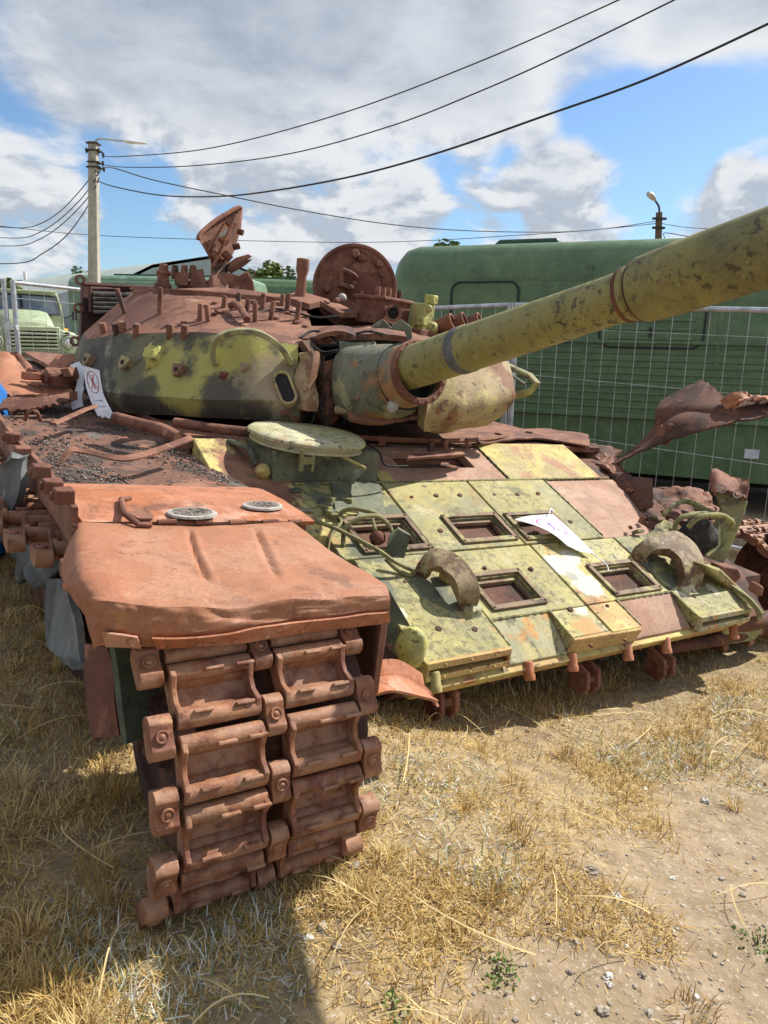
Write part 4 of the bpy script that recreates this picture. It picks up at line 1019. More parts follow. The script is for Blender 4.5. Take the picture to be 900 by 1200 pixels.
mb = MB(); mb.sheet(lambda u, v: hz(TZ(372+42*u, 391+8*v-5*math.sin(u*3), 3.62-.12*v), .012, 9, 2), 10, 4, .02); mb.build('port_lip', 'rust_roof', turret)
mb = MB(); mb.sheet(lambda u, v: hz(TZ(350+125*u, 396+2*math.sin(u*6)-(16-4*u)*v-4*math.sin(u*3.1)*(1-v), 3.56+.10*u+.34*v), .012, 7, 4), 24, 8, .03); mb.build('roof_front', 'rust_roof', turret, smooth=60)
# oval socket on the cheek's front end
p, n = hit(334, 456)
x = Vector((1, .25, 0)).normalized(); y = n.cross(x).normalized()
if y.z < 0: y = -y
x = y.cross(n)
def stadium(rx, ry, nn=24):
    out = []
    for k in range(nn):
        a = 2*math.pi*k/nn; c, s_ = math.cos(a), math.sin(a)
        out.append((c*rx, s_*rx + (ry-rx)*(1 if s_ > 0 else -1)))
    return out
mb = MB(); A = stadium(.042, .085); Bq = stadium(.030, .073); nn = len(A); vs = []
for pts, h in ((A, -.02), (A, .022), (Bq, .022), (Bq, -.03)): vs += [p+x*a+y*b+n*h for a, b in pts]
mb.add(vs, [(r*nn+k, r*nn+(k+1) % nn, (r+1)*nn+(k+1) % nn, (r+1)*nn+k) for r in range(3) for k in range(nn)])
mb.build('oval_socket', 'cheek_tan', turret, bevel=.003)
mb = MB(); mb.add([p+x*a*1.02+y*b*1.02+n*.012 for a, b in Bq], [tuple(range(nn))]); mb.build('socket_hole', 'black', turret, smooth=0)
for (px, py) in ((334, 484), (262, 440), (350, 436)):
    q, m = hit(px, py); put('bolt', bolt, q, m, turret, 2.0)
# lifting handle
P = [TZ(*q) for q in ((249, 428, 3.46), (246, 412, 3.42), (250, 397, 3.38), (262, 389, 3.35), (281, 385, 3.33), (303, 387, 3.32), (322, 397, 3.33), (335, 410, 3.36), (344, 424, 3.41))]
P = smoothpath(P, 5); mb = MB()
mb.sheet(lambda u, v: P[int(u*(len(P)-1)+.5)] + Vector((.012, .05, .006))*(v-.5)*1.2, len(P)-1, 2, .024); mb.build('lifting_handle', 'handle_olive', turret, bevel=.003)
# eye lugs and weld lump
lug = MB(); 
ring_o = [(-.030, .028), (.034, .028), (.026, -.005), (.010, -.028), (-.008, -.030), (-.022, -.012)]
mbk = MB(); mbk.prism([(a, b, 0) for a, b in ring_o], (0, 0, .03)); mbk.lathe([(.0, .0315), (.0085, .0315), (.009, .030)], (.002, .002, 0), (0, 0, 1), 10)
LUG = mbk.mesh('eye_lug', 'cheek_tan')
def putn(name, me, px, py, par, spin=0, s=1.0):
    q, n = hit(px, py); u_ = Vector((0, 0, 1)); xx = u_.cross(n).normalized(); yy = n.cross(xx)
    o = bpy.data.objects.new(name, me); link(o, par)
    o.matrix_local = Matrix(((xx.x, yy.x, n.x, q.x), (xx.y, yy.y, n.y, q.y), (xx.z, yy.z, n.z, q.z), (0, 0, 0, 1))) @ Matrix.Rotation(spin, 4, 'Z') @ Matrix.Scale(s, 4)
    return o
for (px, py, s_) in ((107, 424, 1.15), (149, 428, 1.1), (211, 436, 1.0), (287, 432, .7)): putn('eye_lug', LUG, px, py, turret, rnd.uniform(-.2, .2), s_)
holeme = MB().lathe([(0, .036), (.010, .034), (.010, .02)], (0, 0, 0), (0, 0, 1), 10).mesh('lug_hole', 'black')
for (px, py, s_) in ((107, 424, 1.15), (149, 428, 1.1), (211, 436, 1.0)): putn('lug_hole', holeme, px, py, turret, 0, s_)
q, n = hit(181, 418)
mb = MB(); mb.ball(q+n*.0, (.055, .05, .06), None, 14, 10, .45, 4); mb.ball(q+n*.05+Vector((.03, 0, .0)), (.022, .022, .022), None, 10, 6, .2, 1); mb.build('weld_lump', 'yellow_chip', turret)
# studs
def stud_mesh(r, h):
    return MB().lathe([(0, h), (r*.86, h), (r, h-.004), (r*.97, 0), (r*.9, -.02)], (0, 0, 0), (0, 0, 1), 10).mesh('stud', 'rust_roof')
SA, SB = stud_mesh(.0135, .10), stud_mesh(.019, .055)
for (px, py, h, tilt) in ((146, 367, 1.35, -.45), (187, 368, 1.35, -.05), (234, 376, .85, -.05), (244, 377, .85, -.25), (278, 362, .85, 0), (288, 371, .9, .05), (299, 377, .95, -.15), (307, 362, .8, 0), (317, 375, .95, .05), (336, 364, .9, 0),
                          (348, 375, .95, 0), (361, 368, .6, 0), (375, 379, .85, .05), (385, 372, .6, 0), (401, 379, .8, 0), (406, 380, .85, .02), (330, 358, .6, 0), (262, 360, .6, 0)):
    q, n = hit(px, py); o = put('stud', SA, q, Vector((math.sin(tilt)*.9, -.12, 1)), turret, 1.0); o.scale = (1, 1, h)
for (px, py, tilt) in ((122, 390, -.3), (137, 391, -.3), (144, 389, -.2), (160, 392, -.1), (166, 391, 0), (199, 393, -.1), (216, 394, -.1)):
    q, n = hit(px, py); o = put('stud', SB, q, Vector((math.sin(tilt), -.25, 1)), turret, 1.0)
# small clutter on the roof: nuts, brackets, bent pipe
mb = MB()
for k in range(26):
    px, py = rnd.uniform(170, 400), rnd.uniform(352, 384); q, n = hit(px, py)
    mb.lathe([(0, .014), (.016, .012), (.018, 0)], q, n, 6); 
    if k % 3 == 0: mb.box(q+n*.008, (.05, .015, .012), Matrix.Rotation(rnd.random()*3, 3, 'Z'))
kind(mb.build('roof_remnants', 'rust_brown', roof), 'stuff')
P = [hit(268, 366)[0]+Vector((0, 0, .03)), hit(276, 368)[0]+Vector((0, 0, .05)), hit(283, 376)[0]+Vector((0, 0, .05)), hit(289, 382)[0]+Vector((0, 0, .03))]
MB().tube(smoothpath(P, 5), .018, 8).build('bent_pipe', 'rust_brown', roof)
mb = MB(); Q = [hit(x_, y_)[0] for x_, y_ in ((153, 352), (185, 350), (215, 351), (245, 353), (275, 356), (305, 358), (330, 361))]
Q = smoothpath([q+Vector((.03, .08, 0)) for q in Q], 4)
mb.sheet(lambda u, v: Q[int(u*(len(Q)-1)+.5)] + Vector((0, .0, -.05+.105*v)), len(Q)-1, 2, .03); mb.build('roof_ridge', 'rust_brown', turret, bevel=.004)
for (P_, r_) in (([(300, 372, 3.9), (320, 362, 3.95), (345, 366, 3.95), (372, 372, 3.95), (398, 370, 3.98)], .006), ([(215, 360, 4.0), (238, 350, 4.1), (262, 349, 4.15), (285, 353, 4.1)], .006), ([(395, 385, 3.75), (412, 392, 3.62), (430, 388, 3.62), (450, 392, 3.6)], .007), ([(352, 396, 3.5), (366, 388, 3.55), (384, 392, 3.55), (396, 401, 3.52)], .006)):
    MB().tube(smoothpath([TZ(*q) for q in P_], 5), r_, 6).build('loose_cable', 'char', turret)
# stowage panel with louvres at the turret's left rear
a, b, c, d = TZ(97, 331, 4.42), TZ(200, 336, 4.75), TZ(165, 455, 4.75), TZ(92, 450, 4.40)
mb = MB(); mb.prism([a, b, c, d], Vector((.02, .16, 0))); pnl = mb.build('stowage_panel', 'dark_red_panel', turret, bevel=.006)
for k in range(5):
    y = 342+k*5.2
    mb = MB(); P0, P1 = TZ(108, y, 4.41), TZ(152, y+1, 4.56); mb.prism([P0, P1, P1+Vector((0, -.03, -.02)), P0+Vector((0, -.03, -.02))], (0, .0, .012)); mb.build('slat', 'char', pnl)
mb = MB(); mb.tube([TZ(106, 338, 4.40), TZ(106, 366, 4.40)], .012, 6); mb.tube([TZ(106, 338, 4.40), TZ(155, 339, 4.56)], .012, 6); mb.tube([TZ(98, 333, 4.39), TZ(152, 336, 4.54)], .014, 6); mb.build('slat_frame', 'dark_red_panel', pnl)
for (px, py) in ((94, 328), (92, 361), (88, 400)):
    mb = MB(); c = TZ(px, py, 4.38); mb.lathe([(.016, -.008), (.03, -.008), (.03, .008), (.016, .008)], c, (.1, -1, .1), 14, True); mb.build('ring_lug', 'rust_dark', pnl)
MB().lathe([(0, .0), (.20, .0), (.235, -.015), (.25, -.05), (.25, -.26), (0, -.26)], TZ(256, 333, 4.62), (0, 0, 1), 28).wobble(.008, 6, 2).build('cupola', 'rust_brown', turret, bevel=.006)
MB().tube(smoothpath([TZ(258, 345, 4.36), TZ(257, 330, 4.40), TZ(257, 318, 4.45), TZ(258, 305, 4.46)], 4), [.06]*6+[.05]*7, 8, True, .6).build('hatch_hinge', 'rust_roof', turret)
# gunner's hatch, torn open and standing on edge
zz = 4.45
OUT = [(249, 318), (246, 304), (233, 281), (236, 274), (252, 260), (268, 250), (279, 244), (283, 246), (281, 268), (274, 292), (264, 316)]
pts = [TZ(x_, y_, zz+(x_-258)*.004) for x_, y_ in OUT]
mb = MB(); mb.prism(pts, Vector((.03, .05, .01))); hat = mb.build('open_hatch', 'rust_roof', turret, bevel=.004)
mb = MB(); mb.tube([p+Vector((-.01, -.02, 0)) for p in smoothpath(pts[2:8], 4)], .014, 8)
mb.tube([TZ(250, 312, zz-.06), TZ(268, 272, zz-.06), TZ(276, 252, zz-.05)], .010, 6); mb.tube([TZ(243, 295, zz-.06), TZ(262, 262, zz-.06)], .008, 6)
for (x_, y_) in ((252, 300), (262, 282), (270, 262), (246, 287), (266, 300)): mb.box(TZ(x_, y_, zz-.04), (.05, .05, .035), Matrix.Rotation(.7, 3, 'Y'))
mb.build('hatch_ribs', 'rust_brown', hat)
mb = MB(); mb.prism([TZ(256, 276, zz-.05), TZ(265, 268, zz-.05), TZ(268, 272, zz-.05), TZ(259, 281, zz-.05)], (0, -.01, 0)); mb.build('hatch_slot', 'bare_alu', hat)
for q in (((279, 271), (285, 273)), ((273, 290), (281, 288))): MB().tube([TZ(*q[0], zz), TZ(*q[1], zz)], .018, 8).build('hatch_pin', 'rust_dark', hat)
for (P_, m_) in (([(268, 308), (276, 302), (292, 297), (296, 300), (282, 308), (270, 314)], 'rust_brown'), ([(266, 314), (284, 305), (297, 303), (288, 311), (272, 320)], 'rust_dark'),
                 ([(205, 334), (204, 321), (215, 317), (222, 320), (220, 336)], 'rust_roof'), ([(222, 336), (224, 316), (238, 315), (243, 338)], 'rust_brown'), ([(240, 330), (262, 318), (292, 326), (299, 345), (270, 342)], 'rust_roof'),
                 ([(270, 330), (290, 318), (297, 330), (300, 347), (282, 345)], 'rust_brown')):
    mb = MB(); mb.prism([TZ(x_, y_, zz-.05) for x_, y_ in P_], (.04, .12, .0)); mb.wobble(.006, 10, 3); mb.build('cupola_remnant', m_, turret, bevel=.005)
mb = MB(); mb.lathe([(.05, -.06), (.05, .0), (.036, .01), (.034, .05), (.045, .06), (.04, .075), (.026, .08), (.028, .10), (.018, .115), (0, .115)], TZ(191, 333, 4.35), (0, 0, 1), 12); mb.build('periscope_stub', 'rust_brown', turret)
for x_ in (205, 216, 226): MB().lathe([(0, .03), (.018, .03), (.022, .0), (.022, -.05)], TZ(x_, 317, 4.42), (0, 0, 1), 8).build('periscope_stub', 'rust_roof', turret)
# commander's round hatch lid, upright
c = TZ(416, 337, 4.52); ax = (CAMT-c).normalized()+Vector((.10, 0, .12)); ax.normalize()
mb = MB(); mb.lathe([(0, -.03), (.22, -.03), (.25, -.02), (.258, .0), (.256, .012), (.238, .016), (.23, .006), (0, .006)], c, ax, 48); lid = mb.build('round_hatch', 'rust_brown', turret, bevel=.002)
x, y, z = basis(ax); upv = Vector((0, 0, 1)); upv = (upv-ax*upv.dot(ax)).normalized(); rtv = upv.cross(ax).normalized()
if rtv.dot(Vector((1, 0, 0))) < 0: rtv = -rtv
def lp(a, b, h): return c+rtv*a+upv*b+ax*h
mb = MB(); mb.lathe([(.125, .0), (.128, .02), (.118, .026), (.112, .02), (.112, .03), (.09, .038), (0, .042)], lp(.04, .045, 0), ax, 32); mb.build('hatch_dome', 'rust_roof', lid)
for (a, b, r) in ((-.17, -.03, .026), (.17, -.02, .026), (.13, .15, .02), (-.02, .19, .026), (.02, .17, .022), (.04, -.03, .016), (.09, .10, .018), (-.01, .02, .018), (.06, -.06, .02), (.15, .09, .016)):
    MB().lathe([(0, .05), (r*.8, .048), (r, .03), (r, 0)], lp(a, b, .006), ax, 12).build('hatch_stud', 'rust_brown', lid)
mb = MB(); mb.tube(smoothpath([lp(-.075, .08, .01), lp(-.09, .085, .07), lp(-.03, .065, .09), lp(.0, .05, .05)], 4), .014, 8); mb.tube([lp(-.1, .0, .01), lp(-.085, -.0, .07), lp(-.03, -.01, .08), lp(-.01, -.01, .04)], .014, 8); mb.tube([lp(-.09, .08, .07), lp(-.088, 0, .07)], .016, 8)
mb.build('hatch_grip', 'rust_roof', lid)
# chimney-like post with its tray, sight box, ears, searchlight, smoke launchers
mb = MB(); b0 = TZ(352, 345, 4.2); mb.lathe([(.033, -.03), (.029, .03), (.027, .10), (.036, .13), (.036, .19), (.028, .195), (.026, .15), (0, .15)], b0, (0, 0, 1), 16); mb.build('post', 'rust_roof', turret)
mb = MB(); mb.prism([TZ(330, 346, 4.15), TZ(352, 341, 4.3), TZ(384, 350, 4.2), TZ(362, 356, 4.05)], (0, 0, -.035)); mb.prism([TZ(375, 352, 4.1), TZ(398, 356, 4.15), TZ(420, 366, 4.05), TZ(398, 366, 3.98)], (0, 0, -.03))
mb.build('sight_tray', 'rust_brown', turret, bevel=.003)
MB().ball(TZ(401, 349, 4.2), .025, None, 10, 8).build('lens', 'bare_alu', turret)
c = TZ(448, 366, 4.12); Mz = Matrix.Rotation(.35, 3, 'Z')
mb = MB(); mb.box(c, (.24, .20, .13), Mz); mb.box(c+Vector((0, 0, .07)), (.27, .22, .02), Mz); bx_ = mb.build('sight_box', 'rust_brown', turret, bevel=.006)
hc2 = TZ(461, 367, 3.98); MB().lathe([(.030, .0), (.045, .0), (.045, .02), (.030, .02)], hc2, (CAMT-hc2), 20, True).build('sight_ring', 'rust_roof', bx_)
MB().lathe([(0, .004), (.032, .004), (.032, 0), (0, 0)], hc2, (CAMT-hc2), 20).build('sight_hole', 'black', bx_)
for k in range(5): MB().lathe([(0, .05), (.014, .05), (.016, .03), (.016, 0)], c+Mz @ Vector((-.10+.05*k, -.03, .08)), (0, 0, 1), 8).build('sight_bolt', 'rust_roof', bx_)
for P_ in ([(436, 404), (437, 381), (449, 374), (460, 385), (462, 405)], [(462, 400), (460, 382), (470, 374), (482, 383), (484, 402)]):
    mb = MB(); mb.prism([TZ(x_, y_, 3.86) for x_, y_ in P_], (.015, .03, 0)); mb.build('sight_guard', 'olive_dark', turret, bevel=.003)
mb = MB(); mb.tube([TZ(456, 404, 3.95), TZ(457, 380, 3.95)], .022, 8); mb.tube([TZ(462, 404, 3.97), TZ(463, 384, 3.97)], .014, 8); mb.build('sight_head', 'char', turret)
c = TZ(494, 372, 4.15); mb = MB(); mb.box(c, (.10, .10, .15), Mz); mb.box(c+Vector((.03, -.03, .10)), (.05, .06, .05), Mz); mb.box(c+Vector((-.03, -.05, -.02)), (.05, .05, .05), Mz); mb.ball(c+Vector((.045, -.05, -.05)), .035, None, 10, 8)
mb.ball(c+Vector((.0, -.06, .05)), .022, None, 8, 6); mb.build('searchlight', 'yellow_chip', turret, bevel=.006)
mb = MB(); mb.box(TZ(492, 392, 4.15), (.16, .12, .06), Mz); mb.build('searchlight_base', 'rust_roof', turret, bevel=.006)
for (px, py, zd) in ((514, 383, 4.2), (528, 381, 4.25), (546, 381, 4.35)):
    c = TZ(px, py, zd); dr = Vector((.5, -.75, .45)).normalized()
    mb = MB(); mb.lathe([(.036, -.16), (.042, -.15), (.042, .07), (.046, .075), (.046, .09), (.036, .09), (.034, -.1), (0, -.1)], c, dr, 18); mb.build('smoke_launcher', 'rust_roof', turret)
mb = MB(); mb.box(TZ(520, 397, 4.25), (.30, .10, .05), Matrix.Rotation(.5, 3, 'Z')); mb.build('launcher_rack', 'rust_brown', turret, bevel=.005)
# V-shaped bracket off the right cheek
mb = MB(); zb = 3.95
def bar(P_, r): mb.tube([TZ(*q) for q in P_], r, 8, True, .45)
bar([(584, 424, 4.1), (620, 440, zb), (629, 449, zb), (621, 459, zb), (585, 468, 3.95)], .036)
mb.build('side_bracket', 'burnt_olive', turret, bevel=.003)
mb = MB(); bar([(587, 431, 4.1), (615, 450, 4.0)], .014); bar([(580, 440, 4.1), (578, 462, 4.0), (588, 470, 4.0)], .03); bar([(572, 437, 4.0), (579, 447, 4.0), (580, 470, 3.95)], .022); mb.build('bracket_plate', 'olive_dark', turret)
mb = MB(); q, n = hit(535, 458); mb.ball(q, (.012, .02, .05), Matrix.Rotation(.35, 3, 'Y'), 10, 8, .1, 1); mb.build('cast_rib', 'cheek_tan', turret)
# scorched right cheek skin
idx = len(LEFT)-2
mb = MB(); C0, C1 = LEFT[idx], LEFT[idx+1]
def rc(u, v):
    lv = v*2; i = min(int(lv), 1); t = lv-i; u = u*1.3
    p = C0[i].lerp(C0[i+1], t).lerp(C1[i].lerp(C1[i+1], t), u)
    return p + Vector((.015, -.06, .02)) * (.8+.1*math.sin(u*3)) * (1 if v > .2 else v*5) * (1-max(0, min(1, (u-.92)/.3))) + noise.noise_vector(p*6)*.012
mb.sheet(rc, 24, 20, .05); mb.build('cheek_plate', 'cheek_tan', turret, smooth=60)

# ---- gun
g0 = TZ(478, 432, 3.2); g1 = TZ(870, 301, 1.95); gd = (g1-g0); gl_ = gd.length; gd.normalize()
fc = TZ(489, 437, 3.19)
def sup(c, ax, hx, hy, e, n=36):
    x = Vector((1, 0, 0)); x = (x-ax*x.dot(ax)).normalized(); y = ax.cross(x)
    if y.z < 0: y = -y
    out = []
    for k in range(n):
        a = 2*math.pi*k/n; ca, sa = math.cos(a), math.sin(a)
        out.append(c + x*hx*math.copysign(abs(ca)**e, ca) + y*hy*math.copysign(abs(sa)**e, sa))
    return out
rings = [sup(fc, gd, .112, .112, 1), sup(fc+gd*.012, gd, .134, .134, 1), sup(fc-gd*.02, gd, .136, .136, 1), sup(fc-gd*.10-Vector((.01, 0, 0)), gd, .142, .140, 1), sup(TZ(462, 446, 3.34), gd, .175, .165, .9),
         sup(TZ(446, 450, 3.42), gd, .20, .18, .8), sup(TZ(432, 452, 3.52), gd, .20, .19, .7), sup(TZ(428, 452, 3.66), gd, .19, .19, .7)]
mb = MB(); n = 36; vs = [p for r in rings for p in r]
mb.add(vs, [(i*n+k, i*n+(k+1) % n, (i+1)*n+(k+1) % n, (i+1)*n+k) for i in range(len(rings)-1) for k in range(n)]); mb.wobble(.005, 7, 2)
mant = mb.build('mantlet', 'mantlet_mix', turret, smooth=50)
mb = MB(); mb.lathe([(.114, -.01), (.138, -.012), (.141, -.004), (.141, .016), (.138, .022), (.116, .022), (.112, .016)], fc+gd*.006, gd, 40, True); fl = mb.build('flange', 'rust_roof', mant, bevel=.001)
x, y, z = basis(gd)
for k in range(18):
    a = k*2*math.pi/18; put('bolt', bolt, fc+gd*.028+(x*math.cos(a)+y*math.sin(a))*.127, gd, fl, .6)
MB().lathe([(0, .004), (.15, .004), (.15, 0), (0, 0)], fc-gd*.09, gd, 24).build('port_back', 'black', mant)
for (px, py, zd, r) in ((432, 410, 3.36, .030), (460, 476, 3.22, .026)):
    q = TZ(px, py, zd); m = (CAMT-q).normalized()
    MB().lathe([(.0, .02), (r*.6, .02), (r*.7, .012), (r, .012), (r, -.03)], q, m, 14).build('mantlet_boss', 'bare_alu', mant)
mb = MB(); mb.tube([TZ(418, 480, 3.36), TZ(395, 480, 3.42)], .022, 10); mb.build('mantlet_pin', 'cheek_tan', mant)
mb = MB(); mb.sheet(lambda u, v: hz(TZ(408+120*u, 484+10*v+4*math.sin(u*6), 3.36-.03*v+.10*u), .014, 9, 2), 18, 5, .02); mb.build('mantlet_apron', 'rust_roof', turret)
mb = MB(); mb.sheet(lambda u, v: hz(TZ(400+40*u, 402+18*v, 3.5-.05*u-.02*v), .012, 9, 5), 10, 6, .02); mb.build('mantlet_shelf', 'olive_dark', turret)
def at(t): return g0+gd*t
t_px = lambda px_: None
def tpx(px):   # distance along the axis whose projection has this column
    lo, hi = -.3, gl_*1.6
    for _ in range(60):
        m_ = (lo+hi)/2; w = TM @ at(m_) - EYE
        if w.dot(FW) < .05: hi = m_; continue
        if CX+F*w.dot(RT)/w.dot(FW) < px: lo = m_
        else: hi = m_
    return lo
tb1, tb2, tb3 = tpx(545), tpx(742), tpx(757)
prof = [(0, -.35), (.088, -.35), (.092, .0), (.0895, tb1-.035), (.089, tb1-.03), (.0915, tb1-.028), (.0915, tb1+.028), (.089, tb1+.03), (.077, tb2-.10), (.0765, tb2-.02), (.083, tb2-.015), (.084, tb2+.012), (.080, tb2+.016), (.083, tb2+.022), (.090, tb2+.03), (.090, tb2+.042), (.084, tb2+.046)]
prof2 = [(.075, tb3-.012), (.094, tb3-.008), (.097, tb3+.0), (.098, tb3+.03), (.0995, tb3+.12), (.100, tb3+.70), (.092, tb3+.80), (.070, tb3+.86), (.066, tb3+2.2), (.068, tb3+2.22), (.068, tb3+2.32), (.053, tb3+2.32), (.05, tb3+1.9), (0, tb3+1.9)]
gun = MB().lathe(prof, g0, gd, 56).build('gun_barrel', 'gun_paint', tank, smooth=35)
MB().lathe(prof2, g0, gd, 56).build('bore_evacuator', 'gun_sleeve', gun, smooth=35)
mb = MB(); mb.lathe([(.0916, tb1-.027), (.0928, tb1-.022), (.0925, tb1+.022), (.0916, tb1+.027)], g0, gd, 56); mb.build('barrel_band', 'rubber_grey', gun)
for dt in (-.012, .034): MB().lathe([(.082, tb2+dt-.008), (.0855 if dt < 0 else .0915, tb2+dt-.006), (.0855 if dt < 0 else .0915, tb2+dt+.006), (.082, tb2+dt+.008)], g0, gd, 56).build('barrel_band', 'rust_dark', gun)

# ---- left rear wreckage on the fender: split stowage bin
def px_sheet(rows, name, mat, th=.01, amp=.02, f=6, seed=0, nu=18, nv=12, par=tank, lab=None):
    Gq = [[TZ(*q) for q in r] for r in rows]
    mb = MB(); jag = lambda u, v: Vector((0, 0, 1))*(.014*(noise.noise(Vector((u*17, seed, v*3)))+.6*noise.noise(Vector((u*43, seed, v*5)))))*max(0, abs(v-.5)*2-.55)*2.2
    mb.sheet(lambda u, v: hz(hz(crl([crl(r, u) for r in Gq], v), amp, f, seed), amp*.35, f*3.3, seed+1)+jag(u, v), nu*2, nv, th)
    return mb.build(name, mat, par, smooth=50, label=lab)
px_sheet([[(-25, 420, 4.0), (5, 415, 4.05), (25, 430, 4.1), (40, 450, 4.0)], [(-30, 450, 3.8), (0, 450, 3.8), (40, 462, 3.8), (80, 458, 3.9)], [(-30, 470, 3.65), (10, 467, 3.6), (50, 466, 3.65), (88, 460, 3.75)]], 'torn_bin_panel', 'rust_sheet', .012, .02, 5, 1, lab='peeled-open pinkish bin panel')
px_sheet([[(12, 420, 4.2), (20, 417, 4.2), (30, 425, 4.2)], [(30, 440, 4.1), (36, 440, 4.1), (44, 446, 4.1)]], 'torn_bin_panel', 'rust_brown', .012, .02, 5, 5, 8, 8)
px_sheet([[(-20, 468, 3.6), (25, 468, 3.55), (60, 465, 3.6), (88, 458, 3.7)], [(-20, 482, 3.5), (25, 482, 3.5), (60, 476, 3.55), (88, 468, 3.68)]], 'torn_bin_panel', 'rust_roof', .012, .012, 5, 8, 16, 6)
px_sheet([[(56, 430, 4.25), (70, 420, 4.25), (92, 416, 4.3)], [(58, 440, 4.2), (72, 436, 4.2), (90, 424, 4.25)]], 'torn_bin_panel', 'rust_sheet', .012, .02, 9, 11, 10, 6)
for k in range(14):
    x_, y_ = rnd.uniform(28, 84), rnd.uniform(432, 460); c = TZ(x_, y_, rnd.uniform(3.75, 4.1)); s_ = rnd.uniform(.03, .08)
    mb = MB(); mb.box(c, (s_*2, s_*.8, s_*.7), Matrix.Rotation(rnd.random()*3, 3, 'Z') @ Matrix.Rotation(rnd.random()*2, 3, 'X')); mb.wobble(.02, 9, k); mb.build('bin_fragment', rnd.choice(['rust_brown', 'rust_roof', 'rust_orange']), tank, bevel=.004)

# ---- right side: peeled fender sheet, crumpled edge, bent bracket, tubes, track
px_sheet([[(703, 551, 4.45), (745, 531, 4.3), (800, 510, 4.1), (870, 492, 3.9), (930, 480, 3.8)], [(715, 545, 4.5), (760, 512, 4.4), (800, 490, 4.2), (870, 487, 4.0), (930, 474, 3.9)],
          [(745, 528, 4.55), (768, 498, 4.5), (805, 478, 4.35), (870, 480, 4.05), (930, 470, 3.95)]], 'peeled_fender', 'rust_dark', .010, .005, 5, 2, 40, 14, lab='long dark fender sheet peeled upwards')  # dark rust puts the shade on this sheet into its colour
px_sheet([[(768, 505, 4.45), (800, 500, 4.25), (850, 492, 4.05), (930, 478, 3.85)], [(769, 482, 4.5), (795, 476, 4.35), (850, 478, 4.1), (930, 470, 3.9)], [(775, 468, 4.6), (822, 447, 4.5), (855, 466, 4.2), (930, 462, 3.95)]], 'peeled_fender', 'rust_dark', .010, .007, 5, 4, 34, 14)  # upper curl: shade put into the colour by the darker rust
px_sheet([[(850, 470, 4.15), (866, 462, 4.1), (884, 465, 4.05), (930, 462, 3.9)], [(852, 478, 4.08), (870, 470, 4.0), (890, 472, 3.98), (930, 468, 3.85)]], 'peeled_fender', 'rust_orange', .014, .03, 12, 7, 24, 6)
px_sheet([[(770, 505, 4.3), (778, 500, 4.25), (790, 498, 4.2)], [(776, 518, 4.25), (784, 520, 4.2), (792, 510, 4.2)]], 'fender_scrap', 'rust_brown', .012, .03, 9, 9, 8, 8)
px_sheet([[(652, 514, 5.0), (690, 526, 4.75), (720, 545, 4.5), (745, 560, 4.2)], [(656, 524, 4.8), (690, 540, 4.5), (718, 560, 4.25), (740, 575, 4.05)]], 'crumpled_edge', 'rust_brown', .02, .05, 9, 3, 34, 8)
px_sheet([[(715, 556, 4.3), (740, 560, 4.2), (766, 558, 4.15)], [(722, 575, 4.15), (745, 578, 4.05), (765, 580, 4.0)], [(735, 588, 4.1), (752, 600, 3.95), (766, 596, 3.95)]], 'crumpled_edge', 'rust_dark', .014, .03, 7, 12, 14, 12)
px_sheet([[(640, 512, 5.1), (672, 516, 5.0), (705, 525, 4.9), (728, 534, 4.8)], [(640, 517, 5.0), (672, 522, 4.9), (705, 535, 4.7), (725, 540, 4.7)]], 'crumpled_edge', 'rust_dark', .02, .03, 8, 15, 20, 5)
px_sheet([[(762, 575, 4.6), (800, 572, 4.5), (832, 582, 4.4)], [(764, 600, 4.2), (800, 600, 4.1), (834, 606, 4.0)]], 'fender_remains', 'rust_roof', .014, .04, 8, 16, 20, 14)
# broken pieces beside the right hook
px_sheet([[(736, 611, 3.95), (752, 606, 3.95), (783, 611, 3.9)], [(738, 614, 3.9), (756, 613, 3.85), (780, 620, 3.85)], [(748, 618, 3.85), (762, 622, 3.82), (776, 624, 3.82)]], 'torn_bracket', 'rust_dark', .010, .02, 12, 21, 12, 8)
px_sheet([[(756, 640, 3.62), (764, 620, 3.72), (775, 612, 3.78)], [(766, 645, 3.58), (778, 630, 3.66), (790, 617, 3.74)]], 'torn_bracket', 'burnt_olive', .014, .02, 12, 23, 10, 8)
px_sheet([[(746, 650, 3.52), (760, 640, 3.56), (780, 638, 3.58)], [(750, 655, 3.46), (764, 650, 3.48), (782, 646, 3.52)]], 'torn_bracket', 'rust_dark', .012, .018, 14, 25, 10, 6)
px_sheet([[(774, 600, 3.98), (792, 590, 4.0), (814, 600, 3.98)], [(780, 610, 3.9), (796, 612, 3.86), (814, 614, 3.86)]], 'torn_bracket', 'rust_roof', .012, .025, 11, 27, 12, 8)
for k in range(10):
    q_ = GP(rnd.uniform(738, 800), rnd.uniform(604, 652), .02); mb = MB(); mb.box(q_, (rnd.uniform(.015, .05), rnd.uniform(.01, .03), rnd.uniform(.01, .04)), Matrix.Rotation(rnd.random()*3, 3, 'Z') @ Matrix.Rotation(rnd.random(), 3, 'X')); mb.wobble(.01, 25, k); mb.build('bracket_fragment', rnd.choice(['rust_dark', 'rust_brown', 'burnt_olive']), tank, bevel=.002)
mb = MB(); c = TZ(818, 628, 3.75); mb.ball(c, (.09, .10, .09), None, 18, 12, .3, 3); mb.wobble(.012, 12, 2); mb.build('burnt_lamp', 'char', tank)
BP = [(840, 576), (857, 576), (877, 588), (866, 620), (853, 650), (846, 668), (823, 655), (836, 625), (846, 600)]
mb = MB(); mb.prism([TZ(x_, y_, 3.85+(620-y_)*.001) for x_, y_ in BP], Vector((.015, .03, .005))); mb.wobble(.006, 7, 4); mb.build('bent_fender_stay', 'burnt_olive', tank, bevel=.004)
